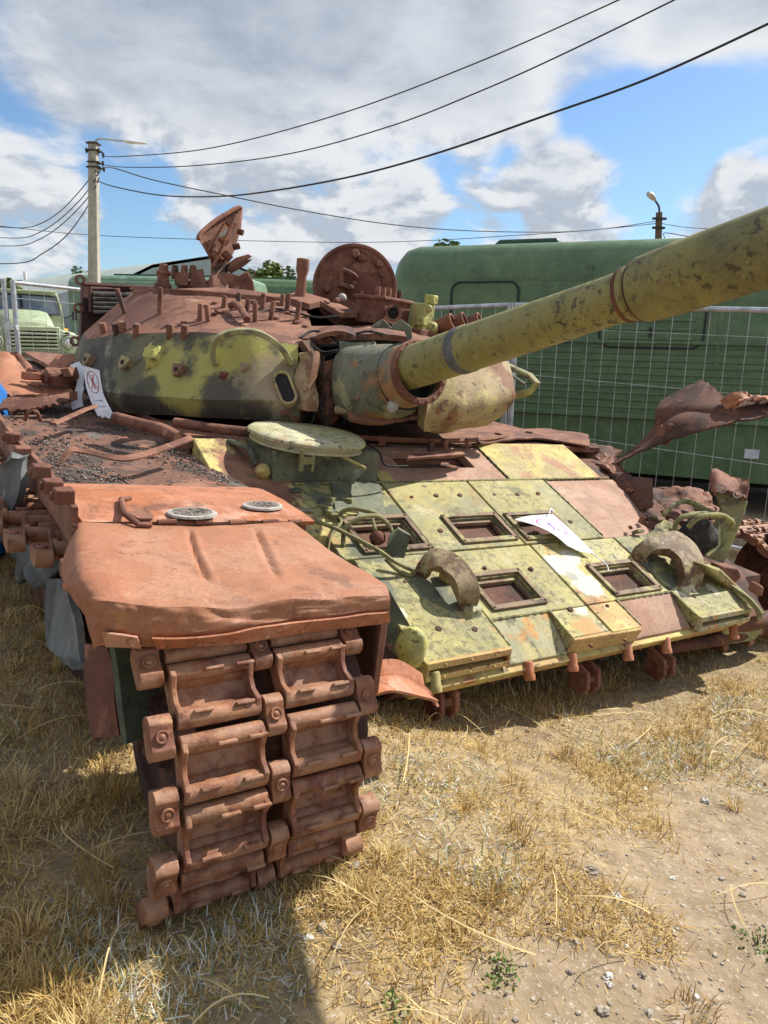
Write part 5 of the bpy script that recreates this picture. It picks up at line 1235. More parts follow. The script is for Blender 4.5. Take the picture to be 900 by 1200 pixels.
px_sheet([[(836, 572, 3.95), (840, 552, 4.0), (858, 560, 4.0), (876, 562, 3.95)], [(838, 582, 3.88), (850, 578, 3.86), (866, 584, 3.86), (874, 586, 3.85)]], 'stay_end', 'rust_brown', .014, .025, 9, 3, 12, 8)
for (x_, y_) in ((846, 573), (864, 579)): MB().lathe([(.014, .006), (.022, .006), (.022, -.006), (.014, -.006)], TZ(x_, y_, 3.82), (CAMT-TZ(x_, y_, 3.82)), 12, True).build('stay_eye', 'bare_alu', tank)
for P_ in ([(792, 640, 3.70), (791, 618, 3.66), (800, 606, 3.64), (830, 602, 3.7), (858, 610, 3.8)], [(806, 618, 3.6), (820, 606, 3.58), (845, 604, 3.6), (858, 612, 3.62), (856, 620, 3.66)], [(778, 604, 3.78), (790, 592, 3.8), (806, 588, 3.85), (838, 602, 3.75)]):
    MB().tube(smoothpath([TZ(*q) for q in P_], 6), .013, 8).build('guard_tube', 'burnt_olive', tank)
mb = MB(); mb.tube([TZ(842, 640, 3.7), TZ(828, 652, 3.65)], .008, 6); mb.tube([TZ(842, 612, 3.75), TZ(842, 640, 3.7)], .008, 6); mb.build('guard_tube', 'burnt_olive', tank)
# right nose corner, cables along it, worn idler and track
mb = MB(); mb.prism([TK(x_, y_, 1, .45) for x_, y_ in ((826, 662), (846, 668), (893, 712), (897, 735), (885, 752), (850, 757), (848, 722), (878, 712))], (0, .12, 0)); mb.wobble(.008, 6, 3); mb.build('nose_corner', 'glacis_paint', tank, bevel=.012)
for k in range(4): MB().tube(smoothpath([TZ(826+3*k, 660+2*k, 3.7), TZ(850+4*k, 682+2*k, 3.55), TZ(878+2*k, 702+2*k, 3.42), TZ(893-k, 720+2*k, 3.38)], 5), .010, 6).build('edge_cable', 'burnt_olive', tank)
mb = MB(); mb.prism([TZ(x_, y_, 3.6) for x_, y_ in ((846, 664), (866, 666), (870, 676), (862, 684), (848, 674))], (.02, .08, 0)); mb.build('nose_bracket', 'rust_roof', tank, bevel=.008)
mb = MB(); mb.prism([TZ(x_, y_, 3.5) for x_, y_ in ((888, 684), (896, 688), (894, 700), (884, 696))], (.02, .05, 0)); mb.build('nose_bracket', 'rust_brown', tank, bevel=.008)
wheel('idler', .70, -.24, .25, 3.78, 4.15, 'rust_dark')
for y in (1.5, 2.2): wheel('road_wheel', y, -.2, .29, 3.45, 3.85, 'rust_dark')
lay([(2.6-PITCH_L*k, .0-.004*k) for k in range(14)]+[(.74, -.09)], lambda y: 3.68, True)
mb = MB(); mb.hexa([(3.24, .55, -.5), (3.42, .55, -.5), (3.42, 3.2, -.5), (3.24, 3.2, -.5), (3.24, .6, -.16), (3.42, .6, -.16), (3.42, 3.2, .0), (3.24, 3.2, .0)]); mb.build('hull_side', 'rust_dark', tank)
_q = T(WG(888, 785)); lay([(_q.y+.62-PITCH_L*k, _q.z+.075-.012*k) for k in range(4)], lambda y: _q.x-.02, True)
for (x0, z0, ln, rr) in ((2.55, -.42, .75, .03), (2.9, -.36, .55, .045)): MB().tube(smoothpath([(x0, .52, z0), (x0+ln*.5, .46, z0+.02), (x0+ln, .50, z0-.01)], 4), rr, 10).build('axle_stub', 'rust_dark', tank)

# ================================================================== PAPER NOTICES
def notice(name, lab, fn, nu, nv, M, back=False, group=None):
    r = thing(name, lab, 'notice', TM @ Matrix.Translation(fn(.5, 0)), group)
    base = fn(.5, 0)
    f2 = lambda u, v: fn(u, v)-base
    mb = MB(); mb.sheet(f2, nu, nv, .002); mb.build('paper_sheet', 'paper', r, smooth=80)
    def on(u, v, h=.0025):
        e = .01; p = f2(u, v); du = f2(min(u+e, 1), v)-f2(max(u-e, 0), v); dv = f2(u, min(v+e, 1))-f2(u, max(v-e, 0)); n = du.cross(dv).normalized()
        if n.dot(TMI.to_3x3() @ (EYE-(TM @ (p+base)))) < 0: n = -n
        return p+n*h
    def strokes(P, w, nm, mat, asp=1.0):
        mb = MB(); P2 = []
        for i in range(len(P)-1):
            for k in range(4): P2.append((P[i][0]+(P[i+1][0]-P[i][0])*k/4, P[i][1]+(P[i+1][1]-P[i][1])*k/4))
        P2.append(P[-1]); vs = []
        for i, (u, v) in enumerate(P2):
            a, b = P2[max(i-1, 0)], P2[min(i+1, len(P2)-1)]; d = Vector((b[0]-a[0], (b[1]-a[1])*asp)); d.normalize() if d.length > 0 else None
            vs += [on(u-d.y*w, v+d.x*w/asp), on(u+d.y*w, v-d.x*w/asp)]
        mb.add(vs, [(2*i, 2*i+1, 2*i+3, 2*i+2) for i in range(len(P2)-1)]); mb.build(nm, mat, r, smooth=0)
    return r, strokes
def climber(strokes, ring, fig, cu, cv, ru, rv, asp):
    P = [(cu+ru*math.cos(t), cv+rv*math.sin(t)) for t in [k*2*math.pi/28 for k in range(29)]]
    strokes(P, ru*.075, 'printed_ring', ring, asp)
    strokes([(cu-ru*.7, cv-rv*.7), (cu+ru*.7, cv+rv*.7)], ru*.075, 'printed_bar', ring, asp)
    def q(a, b): return (cu+ru*a, cv+rv*b)
    strokes([q(.05, -.35), q(-.1, .1)], ru*.16, 'printed_figure', fig, asp)
    strokes([q(.0, -.30), q(.32, -.55)], ru*.08, 'printed_figure', fig, asp); strokes([q(0, -.25), q(-.38, -.05)], ru*.08, 'printed_figure', fig, asp)
    strokes([q(-.1, .1), q(.22, .3), q(.12, .62)], ru*.09, 'printed_figure', fig, asp); strokes([q(-.1, .1), q(-.3, .45), q(-.5, .6)], ru*.09, 'printed_figure', fig, asp)
    strokes([q(.08, -.62), q(.1, -.5)], ru*.15, 'printed_figure', fig, asp)
def wr(strokes, rows, asp):
    for (u0, u1, v0, dv) in rows:
        u = u0; k = 0
        while u < u1:
            w = .022+.02*rnd.random(); strokes([(u, v0+dv), (u+w*.5, v0-dv), (u+w, v0+dv*.6)], .007, 'printed_line', 'ink_grey', asp); u += w+.012
A, B_, C_, D_ = GP(603, 609, .03), GP(647, 601, .045), GP(695, 649, .02), GP(664, 641, .03)
def p1(u, v):
    a = A.lerp(B_, u); b = D_.lerp(C_, u)
    return a.lerp(b, v) + NG*(.012*math.sin(v*3.1)*(1-.5*u)+.006*math.sin(u*5+v*2)) - (B_-A)*(.16*math.sin(v*3.1)*(1-u))*-1*.5
r, s_ = notice('paper_notice', 'white paper notice with a no-climbing ring, tied over a window on the tank front', p1, 14, 22, None)
climber(s_, 'ink_pink', 'ink_purple', .50, .36, .36, .22, 1.7); wr(s_, ((.32, .78, .68, .014), (.38, .76, .76, .014)), 1.7)
MB().tube(smoothpath([GP(644, 602, .06), GP(646, 596, .06), GP(649, 600, .05)], 4), .003, 5).build('tie_string', 'paper', tank)
MB().tube(smoothpath([GP(694, 648, .03), GP(703, 655, .03), GP(711, 662, .02), GP(713, 669, .012)], 5), .0025, 5).build('tie_string', 'paper', tank)
A, B_, C_, D_ = TZ(97, 428, 3.58), TZ(116, 434, 3.56), TZ(136, 491, 3.50), TZ(115, 488, 3.52)
A2, B2 = TZ(103, 460, 3.56), TZ(121, 461, 3.54)
def p2(u, v):
    l_ = crl([A, A2, D_], v); q_ = crl([B_, B2, C_], v); return l_.lerp(q_, u) + Vector((0, -.008*math.sin(u*3.1), 0)) + Vector((0, 0, .006*math.sin(u*19)))*(v > .97)
r, s_ = notice('paper_notice', 'long white paper strip with a no-climbing ring hanging from the turret side', p2, 8, 26, None)
climber(s_, 'ink_red', 'ink_red', .5, .30, .34, .20, 3.2); wr(s_, ((.28, .75, .64, .012), (.30, .78, .74, .012)), 3.2)
A, B_, C_, D_ = TZ(82, 428, 3.95), TZ(93, 424, 3.98), TZ(103, 476, 3.85), TZ(90, 481, 3.84)
def p3(u, v): return A.lerp(B_, u).lerp(D_.lerp(C_, u), v) + Vector((0, -.02*math.sin(v*6), 0)) + Vector((.02*math.sin(v*5), 0, 0))
r, s_ = notice('paper_notice', 'crumpled bluish paper strip behind the turret, partly hidden by the front strip', p3, 6, 22, None)

# ================================================================== GROUND
def axis(dense0, dense1, step, lim, g=1.14):
    a = list(np.arange(dense0, dense1+1e-6, step)); s = step; x = dense1
    while x < lim: s *= g; x += s; a.append(x)
    s = step; x = dense0; lo = []
    while x > -lim: s *= g; x -= s; lo.append(x)
    return np.array(lo[::-1]+a)
gx = axis(-3.2, 3.4, .045, 900); gy = axis(-.2, 6.0, .045, 900)
vs = [(x, y, gzn(x, y) if abs(x) < 40 and -5 < y < 60 else gz(x, y)) for y in gy for x in gx]
nx = len(gx); fs = [(j*nx+i, j*nx+i+1, (j+1)*nx+i+1, (j+1)*nx+i) for j in range(len(gy)-1) for i in range(nx-1)]
me = bpy.data.meshes.new('ground'); me.from_pydata(vs, [], fs); me.shade_smooth()
# bare-dirt path line in world x,y
DL = [WG(440, 1260), WG(600, 1095), WG(690, 1010), WG(790, 930), WG(960, 872)]
def dirt(x, y):
    """>0 on the trodden path (towards the lower right of the picture)"""
    best = 9
    for i in range(len(DL)-1):
        a, b = DL[i], DL[i+1]; d = (b-a); L_ = math.hypot(d.x, d.y); n = Vector((d.y, -d.x))/L_
        t = ((x-a.x)*d.x+(y-a.y)*d.y)/(L_*L_)
        if (t < 0 and i > 0) or (t > 1 and i < len(DL)-2): continue
        best = min(best, (x-a.x)*n.x+(y-a.y)*n.y) if best == 9 else max(best, (x-a.x)*n.x+(y-a.y)*n.y)
    return best if best != 9 else -1
def gmat():
    s = NM('dry_soil')
    n1 = s.noise(2.2, 8, .62, .3, None, True); n2 = s.noise(14, 8, .65, .2, None, True); n3 = s.noise(75, 5, .7, 0, None, True)
    at_ = s.n('ShaderNodeAttribute'); at_.attribute_name = 'path'
    soil = s.mix(s.step(n2, .38, .66), (.20, .145, .08), (.36, .265, .135))
    path = s.mix(s.step(n2, .35, .65), (.215, .155, .095), (.31, .232, .152))
    col = s.mix(at_.outputs['Fac'], soil, path)
    col = s.mix(s.math('MULTIPLY', s.step(n1, .52, .66), .5), col, (.30, .23, .12))
    col = s.mix(s.math('MULTIPLY', s.step(n3, .57, .64), .6), col, (.50, .46, .40))
    col = s.mix(s.math('MULTIPLY', s.step(s.noise(60, 5, .7, 0, None, True), .58, .66), .7), col, (.10, .08, .06))
    s.l(col, s.b.inputs['Base Color']); s.b.inputs['Roughness'].default_value = .95
    b1 = s.n('ShaderNodeBump'); b1.inputs['Strength'].default_value = .5; b1.inputs['Distance'].default_value = .02; s.l(n2, b1.inputs['Height'])
    b2 = s.n('ShaderNodeBump'); b2.inputs['Strength'].default_value = .6; b2.inputs['Distance'].default_value = .006; s.l(n3, b2.inputs['Height']); s.l(b1.outputs[0], b2.inputs['Normal'])
    s.l(b2.outputs[0], s.b.inputs['Normal']); return s.m
me.materials.append(gmat())
at_ = me.attributes.new('path', 'FLOAT', 'POINT')
pv = []
for x, y, z in vs:
    if abs(x) < 4 and -1 < y < 5:
        d = dirt(x, y) + .16*noise.noise(Vector((x*2.3, y*2.3, 4))) + .08*noise.noise(Vector((x*7, y*7, 4)))
        pv.append(max(0., min(1., (d+.10)/.25)))
    else: pv.append(.25)
at_.data.foreach_set('value', pv)
ground = bpy.data.objects.new('ground', me); link(ground); kind(ground, 'structure')

# ================================================================== DRY GRASS
def grass():
    N = 680000
    # sample more densely close to the camera
    r = rng.random(N); y = .75+5.2*r**1.5; x = (rng.random(N)*2-1)*(.65*y+.55)
    cl = np.array([noise.noise(Vector((a*3.1, b*3.1, 9))) for a, b in zip(x[::1], y[::1])]) 
    keep = []; 
    for i in range(N):
        xi, yi = x[i], y[i]
        d = dirt(xi, yi)
        c = cl[i]
        p = 1.0 if d < -.12 else (max(0.0, (-d+.02)/.14) if d < .02 else 0.0)
        p = max(p, .035 if d < .6 else .02)
        if d > 0 and c > .32: p = max(p, .5)
        p *= .62+.75*max(-.6, min(.6, c*1.6))+.0
        if xi < -.35: p *= .85
        if rnd.random() < p: keep.append(i)
    keep = np.array(keep); keep = keep[:360000]; n = len(keep); x = x[keep]; y = y[keep]; cl = cl[keep]
    z = np.array([gzn(a, b) for a, b in zip(x, y)])
    left = x < -.3
    L = .012+.038*rng.random(n)**1.6 + np.where(cl > .1, .025*rng.random(n), 0) + np.where(left, .02*rng.random(n), 0)
    w = (.0006+.0008*rng.random(n))*(1+.28*y)
    az = rng.random(n)*2*np.pi
    tilt = np.clip(rng.normal(1.08, .36, n), .1, 1.54)
    curl = rng.normal(.3, .45, n)
    px = np.stack([np.cos(az), np.sin(az)], 1); side = np.stack([-np.sin(az), np.cos(az), np.zeros(n)], 1)
    def pt(t):
        th = tilt+curl*t
        h = L*t
        return np.stack([x+px[:, 0]*np.sin(th)*h, y+px[:, 1]*np.sin(th)*h, z-.004+np.maximum(np.cos(th), .03)*h], 1)
    p0, p1, p2 = pt(0.), pt(.5), pt(1.)
    V = np.stack([p0-side*w[:, None], p0+side*w[:, None], p1-side*w[:, None]*.8, p1+side*w[:, None]*.8, p2], 1).reshape(-1, 3)
    base = np.arange(n)*5
    tris = np.stack([base, base+1, base+3, base, base+3, base+2, base+2, base+3, base+4], 1).reshape(-1, 3)
    tint = np.clip(rng.random(n)*.75+.12*cl+np.where(left, .06, 0), 0, 1)
    green = np.array([noise.noise(Vector((a*1.9, b*1.9, 21))) for a, b in zip(x, y)])
    tint = np.where((green > .22) & (rng.random(n) < .35), .93+.07*rng.random(n), tint)
    # tufts: upright bunches, thicker on the untrodden side by the tank
    TV = []; TT = []; tt = []; k0 = len(V)
    for c in range(150):
        yy = .95+2.6*rnd.random()**1.2; xx = rnd.uniform(-.62*yy-.2, .62*yy)
        if dirt(xx, yy) > -.05 and rnd.random() < .9: continue
        if xx > -.3 and rnd.random() < .45: continue
        gz_ = gzn(xx, yy); R_ = .02+.03*rnd.random(); hue = rnd.random()*.6
        for b in range(70):
            a1 = rnd.random()*6.283; q = R_*rnd.random()**.5; bx, by = xx+math.cos(a1)*q, yy+math.sin(a1)*q; ln = (.03+.05*rnd.random())*(1.2 if xx < -.3 else .8)
            a3 = a1+rnd.gauss(0, .6); tl = abs(rnd.gauss(.45, .3)); wv = .0007+.0006*rnd.random(); dx, dy = math.cos(a3), math.sin(a3); sx_, sy_ = -dy*wv, dx*wv
            h1 = (bx+dx*math.sin(tl)*ln*.5, by+dy*math.sin(tl)*ln*.5, gz_+math.cos(tl)*ln*.5); t2 = tl+.5+.5*rnd.random(); h2 = (h1[0]+dx*math.sin(t2)*ln*.5, h1[1]+dy*math.sin(t2)*ln*.5, h1[2]+math.cos(t2)*ln*.5)
            i0 = k0+len(TV); TV += [(bx-sx_, by-sy_, gz_-.004), (bx+sx_, by+sy_, gz_-.004), (h1[0]-sx_, h1[1]-sy_, h1[2]), (h1[0]+sx_, h1[1]+sy_, h1[2]), h2]
            TT += [(i0, i0+1, i0+3), (i0, i0+3, i0+2), (i0+2, i0+3, i0+4)]; tt += [min(.97, hue+.25*rnd.random()+(.35 if rnd.random() < .06 else 0))]*5
    V = np.concatenate([V, np.array(TV)]); tris = np.concatenate([tris, np.array(TT)])
    # long fallen stalks
    m = 150
    sx = rng.random(m)*3.0-1.5; sy = 1.0+2.4*rng.random(m); a2 = rng.random(m)*6.28
    SV = []; ST = []; k0 = len(V)
    for i in range(m):
        if dirt(sx[i], sy[i]) > .1 and rnd.random() < .75: continue
        l_ = .10+.22*rnd.random(); bend = rnd.gauss(0, .55); P = []; a_ = a2[i]; cx_, cy_ = sx[i], sy[i]; lift = .05*rnd.random()
        for k in range(7):
            t = k/6; P.append(Vector((cx_, cy_, gzn(cx_, cy_)+.022+lift*math.sin(t*3.1)))); cx_ += math.cos(a_)*l_/6; cy_ += math.sin(a_)*l_/6; a_ += bend/6
        wv = .0009+.0009*rnd.random()
        for k in range(6):
            d = (P[k+1]-P[k]).normalized(); s_ = Vector((-d.y, d.x, .3)).normalized()*wv; q = k0+len(SV)
            SV += [P[k]-s_, P[k]+s_, P[k+1]+s_, P[k+1]-s_]; ST += [(q, q+1, q+2), (q, q+2, q+3)]
    V = np.concatenate([V, np.array([tuple(p) for p in SV])]); tris = np.concatenate([tris, np.array(ST)])
    tint = np.concatenate([np.repeat(tint, 5), np.array(tt), np.full(len(SV), .16)])
    me = bpy.data.meshes.new('dry_grass'); me.vertices.add(len(V)); me.vertices.foreach_set('co', V.astype(np.float32).ravel())
    nt = len(tris); me.loops.add(nt*3); me.loops.foreach_set('vertex_index', tris.astype(np.int32).ravel())
    me.polygons.add(nt); me.polygons.foreach_set('loop_start', np.arange(0, nt*3, 3, dtype=np.int32)); me.update(calc_edges=True)
    at = me.attributes.new('tint', 'FLOAT', 'POINT'); at.data.foreach_set('value', tint.astype(np.float32))
    s = NM('straw'); A = s.n('ShaderNodeAttribute'); A.attribute_name = 'tint'
    rp = s.n('ShaderNodeValToRGB'); s.l(A.outputs['Fac'], rp.inputs[0]); el = rp.color_ramp.elements
    for pos, c in ((0., (.66, .50, .23)), (.2, (.70, .56, .29)), (.4, (.58, .41, .155)), (.6, (.48, .31, .10)), (.78, (.26, .16, .07)), (.90, (.36, .33, .11)), (.94, (.16, .21, .05)), (1., (.10, .17, .035))):
        e = el.new(pos); e.color = (*c, 1)
    el.remove(el[0]); el.remove(el[-1]) if el[-1].color[0] == 1 else None
    s.l(rp.outputs[0], s.b.inputs['Base Color']); s.b.inputs['Roughness'].default_value = .9; s.b.inputs['Specular IOR Level'].default_value = .12
    tr = s.n('ShaderNodeBsdfTranslucent'); s.l(rp.outputs[0], tr.inputs[0]); mx = s.n('ShaderNodeMixShader'); mx.inputs[0].default_value = .25
    s.l(s.b.outputs[0], mx.inputs[1]); s.l(tr.outputs[0], mx.inputs[2]); s.l(mx.outputs[0], s.out.inputs[0])
    me.materials.append(s.m); o = bpy.data.objects.new('dry_grass', me); link(o); return kind(o, 'stuff')
grass()
# gravel: loose grains on the trodden soil (uncountable), and single stones
mb = MB()
for k in range(1700):
    y = .85+2.6*rnd.random()**1.3; x = rnd.uniform(-.3, .62*y+.4); d = dirt(x, y)
    if d < .0 and rnd.random() < .9: continue
    r = .0018+.0045*rnd.random()**3; n_ = 5
    M3 = Matrix.Rotation(rnd.random()*6, 3, 'Z'); mb.ball((x, y, gzn(x, y)+r*.25), (r*1.2, r, r*.7), M3, 5, 3, .5, k % 50)
kind(mb.build('gravel', 'stone', None, smooth=0, merge=False), 'stuff')
STN = [(693, 1021, .013, 'stone', 'dark grey half-buried stone on the edge of the path, tallest of the loose stones'), (723, 1051, .009, 'stone_pale', 'small white stone on the path right of the dark stone'), (826, 940, .012, 'stone_pale', 'flat pale stone in the thin grass at the right of the path'),
       (846, 1031, .008, 'stone', None), (752, 1143, .007, 'stone', None), (713, 1145, .008, 'stone_pale', None), (714, 1155, .006, 'stone_pale', None), (706, 1186, .011, 'stone', 'long grey stone lying flat at the bottom of the path'), (761, 1188, .007, 'stone', None), (790, 1093, .005, 'stone_pale', None),
       (660, 1090, .005, 'stone', None), (675, 1104, .006, 'stone', None), (735, 1110, .005, 'stone_pale', None), (815, 1170, .007, 'stone_pale', None), (870, 1050, .008, 'stone', None), (788, 1030, .006, 'stone_pale', None), (645, 1068, .004, 'stone', None), (838, 1120, .006, 'stone', None),
       (378, 1088, .010, 'stone', 'crumbling brownish stone in the grass in front of the left track'), (395, 1110, .008, 'stone', None), (415, 1015, .011, 'stone', 'grey stone in the straw beside the bottom of the left track'), (270, 1093, .012, 'stone', 'grey stone under the front of the left track'), (362, 1100, .008, 'stone_pale', None),
       (756, 925, .006, 'stone_pale', None), (668, 1140, .006, 'stone', None), (620, 1075, .005, 'stone', None)]
for i, (px, py, r, m_, lb) in enumerate(STN):
    p = WG(px, py); mb = MB(); mb.ball((0, 0, r*.35), (r*1.25, r, r*.6), Matrix.Rotation(i*1.3, 3, 'Z'), 12, 8, .8, i+1)
    o = mb.build('stone', m_, None, smooth=30); o.location = p
    tag(o, lb or ('small pale pebble loose on the bare soil' if m_ == 'stone_pale' else 'small grey pebble loose on the bare soil'), 'stone', None if lb else ('pale pebbles on the bare soil' if m_ == 'stone_pale' else 'grey pebbles on the bare soil'))
def weed(px, py, n_, rad, lab, mat='leaf_bright'):
    p = WG(px, py); r = thing('green_weed', lab, 'weed', p)
    for k in range(n_):
        a = rnd.random()*6.28; q = rad*rnd.random()**.6; b = Vector((math.cos(a)*q, math.sin(a)*q, .0)); l_ = .006+.010*rnd.random(); a2 = rnd.random()*6.28; up = rnd.uniform(.3, 1.1)
        d = Vector((math.cos(a2)*math.cos(up), math.sin(a2)*math.cos(up), math.sin(up))); s_ = Vector((-math.sin(a2), math.cos(a2), 0))*l_*.28
        if k == 0: M0 = []
        M0.append((b, d, s_, l_))
    mb = MB()
    for b, d, s_, l_ in M0: mb.add([b, b+d*l_*.5+s_, b+d*l_, b+d*l_*.5-s_], [(0, 1, 2, 3)])
    kind(mb.build('leaf', mat, r, smooth=0, merge=False), 'stuff')
    MB().tube([(0, 0, -.01), (0, 0, .02)], .003, 5).build('stem', 'bark', r)
weed(582, 1140, 130, .055, 'round patch of fresh green weed in the straw left of the path')
weed(460, 1183, 70, .04, 'small green weed at the bottom edge in the straw')
weed(888, 1106, 110, .06, 'grass-green tuft at the right edge of the path')
weed(650, 828, 60, .08, 'dark green weed in the shade under the tank nose')

# ================================================================== BACKGROUND
def zdown(p): return Vector((p.x, p.y, gz(p.x, p.y)))
# ---- mesh fences
def fence(tops, lab, pole_px, sp=.135, grp='temporary mesh fence panels'):
    a, b = tops; r = thing('fence_panel', lab, 'fence', zdown(a), grp); o = zdown(a)
    A, B2 = a-o, b-o; d = B2-A; Ln = d.length
    def low(t): q = a.lerp(b, t); return zdown(q)-o
    for t in (0., 1.):
        MB().tube([low(t)+Vector((0, 0, -.02)), A.lerp(B2, t)+Vector((0, 0, .02))], .026, 12).build('post', 'galv', r)
    MB().tube([A, B2], .021, 10).build('top_rail', 'galv', r)
    MB().tube([low(0)+Vector((0, 0, .12)), low(1)+Vector((0, 0, .12))], .019, 10).build('bottom_rail', 'galv', r)
    mb = MB(); n_ = int(Ln/sp)
    for k in range(1, n_):
        t = k/n_; mb.tube([low(t)+Vector((0, 0, .12)), A.lerp(B2, t)], .0021, 4)
    for h in (.2, .42, .68, .90):
        mb.tube([low(0).lerp(A, h), low(1).lerp(B2, h)], .0021, 4)
    kind(mb.build('wire_mesh', 'galv', r), 'stuff'); return r
f0, f1, f2, f3 = W(488, 362, 7.05), W(598, 357.5, 6.52), W(606, 357.3, 6.46), W(1010, 366, 4.85)
fence((f0, f1), 'mesh fence panel seen between turret top and gun in front of the green trailer', 0)
fence((f2, f3), 'long mesh fence panel right of the turret in front of the green trailer', 0)
MB().box((0, 0, 0), (.12, .05, .05)).build('clamp', 'galv', None).location = W(602, 400, 6.45)
tag(bpy.data.objects['clamp'], 'metal clamp joining the two fence posts behind the gun', 'clamp')
l0, l1, l2, l3 = W(-120, 327, 7.4), W(4, 329, 7.7), W(15, 331, 7.75), W(118, 342, 8.4)
fence((l0, l1), 'mesh fence panel at the left edge in front of the pale green truck', 0)
fence((l2, l3), 'mesh fence panel between the truck and the dark red turret panel', 0)
c = MB().box((0, 0, 0), (.13, .05, .05)).build('clamp', 'galv', None, bevel=.005); c.location = W(13, 384, 7.65); tag(c, 'metal clamp joining the two fence posts in front of the truck', 'clamp')

# ---- big green trailer on the right
P0 = W(446, 500, 8.85); P0 = zdown(P0); td = Vector((.912, -.41, 0)); tn = Vector((-.41, -.912, 0)); # tn towards the camera side
P0.z = -.33
trm = Matrix(((td.x, -tn.x, 0, P0.x), (td.y, -tn.y, 0, P0.y), (0, 0, 1, P0.z), (0, 0, 0, 1)))
tr = thing('box_trailer', 'long dark green box trailer with rounded roof and ribbed sides behind the fence', 'trailer', trm)
LEN, DEP, HT, Z0 = 7.4, 2.2, 2.66, .30
def rrect(y0, y1, z0, z1, r, n_=7):
    out = [(y0, z0), (y1, z0)]
    out += [(y1-r+r*math.cos(a), z1-r+r*math.sin(a)) for a in [math.pi/2*k/n_ for k in range(n_+1)]]
    out += [(y0+r-r*math.sin(a), z1-r+r*math.cos(a)) for a in [math.pi/2*k/n_ for k in range(n_+1)]]
    return out
sec = []
for x_, sh in ((0., .30), (.03, .18), (.09, .09), (.18, .03), (.32, 0), (LEN, 0)):
    sec.append([(x_, y, z) for y, z in rrect(0+sh, DEP-sh, Z0, HT-sh, .36)])
n_ = len(sec[0]); mb = MB(); mb.add([p for s_ in sec for p in s_], [(i*n_+k, i*n_+(k+1) % n_, (i+1)*n_+(k+1) % n_, (i+1)*n_+k) for i in range(len(sec)-1) for k in range(n_)]+[tuple(range(n_))[::-1], tuple((len(sec)-1)*n_+k for k in range(n_))])
mb.build('body', 'wagon_green', tr, smooth=50)
def onside(px, py):
    """trailer-local point on the near side for a picture position"""
    d = ray_w(px, py); o_ = P0; den = d.dot(tn); s_ = (o_-EYE).dot(tn)/den
    w = EYE+d*s_-P0; return w.dot(td), w.z
mb = MB()
for px, py in ((640, 403), (640, 410), (640, 418), (640, 425), (640, 433), (640, 440), (640, 448), (640, 455), (640, 463), (640, 471)):
    x_, z_ = onside(px, py); MB().prism([(.25, -.011, z_-.022), (LEN-.05, -.011, z_-.022), (LEN-.05, -.011, z_+.002), (.25, -.011, z_+.002)], (0, .03, 0)).build('side_rib', 'wagon_green', tr, bevel=.006)
x_, z_ = onside(640, 400); MB().box((LEN/2, -.012, z_+.01), (LEN-.4, .04, .035)).build('waist_rail', 'wagon_green', tr, bevel=.008)
x_, z_ = onside(640, 482); MB().box((LEN/2, -.02, z_), (LEN-.3, .05, .05)).build('lower_rail', 'wagon_green', tr, bevel=.01)
x_, z_ = onside(640, 300); 
mb = MB(); z_s = HT-.40; mb.box((LEN/2, .004, z_s), (LEN-.7, .016, .04))
for k in range(120): mb.ball((.4+k*.056, -.006, z_s), .006, None, 5, 3)
kind(mb.build('rivet_seam', 'wagon_green', tr), 'stuff')
for px in (690, 850):
    x_, _ = onside(px, 340); MB().box((x_, -.004, 1.9), (.05, .014, 1.0)).build('seam_strip', 'wagon_green', tr)
def hatchframe(x0, x1, z0, z1, r, lab, slats):
    pts = []
    for cx_, cz_, a0 in ((x1-r, z1-r, 0), (x0+r, z1-r, 90), (x0+r, z0+r, 180), (x1-r, z0+r, 270)):
        pts += [Vector((cx_+r*math.cos(R(a0+k*15)), -.014, cz_+r*math.sin(R(a0+k*15)))) for k in range(7)]
    f_ = MB().tube(pts+[pts[0]], .011, 6).build('window_gasket', 'wire', tr)
    MB().prism([p+Vector((0, .009, 0)) for p in pts], (0, .02, 0)).build('window_blank', 'wagon_green', f_)
    for k in range(slats):
        z_ = z1-(z1-z0)*(k+1)/(slats+1); MB().box(((x0+x1)/2, -.016, z_), ((x1-x0)*.82, .016, .028)).build('slat', 'wagon_green', f_, bevel=.005)
    if slats: MB().tube([((x0+x1)/2, -.03, z0+.10), ((x0+x1)/2, -.03, z0+.2)], .012, 6).build('handle', 'wire', f_)
xa, zt = onside(530, 331); xb, zb_ = onside(606, 372); hatchframe(xa, xb, zb_-.15, zt, .10, '', 0)
xa, zt = onside(708, 330); xb, zb_ = onside(823, 409); hatchframe(xa, xb, zb_, zt, .12, '', 6)
x_, z_ = onside(881, 532); MB().box((x_, -.006, z_), (.13, .01, .09)).build('plate', 'paper_grey', tr)
xa, z_ = onside(585, 285); MB().prism([(xa-.25, .5, HT-.02), (xa+.55, .5, HT-.02), (xa+.50, .5, HT+.07), (xa-.15, .5, HT+.07)], (0, 1.0, 0)).build('roof_vent', 'wagon_dark', tr, bevel=.02)
for x_ in (1.6, 5.1, 6.0):
    mb = MB(); mb.lathe([(0, -.03), (.2, -.03), (.22, 0), (.36, .0), (.40, .03), (.40, .22), (.36, .25), (0, .25)], (x_, .12, .36), (0, 1, 0), 28); mb.build('wheel', 'black', tr)
MB().box((LEN/2, DEP/2, .26), (LEN-.6, 1.2, .16)).build('chassis', 'black', tr)

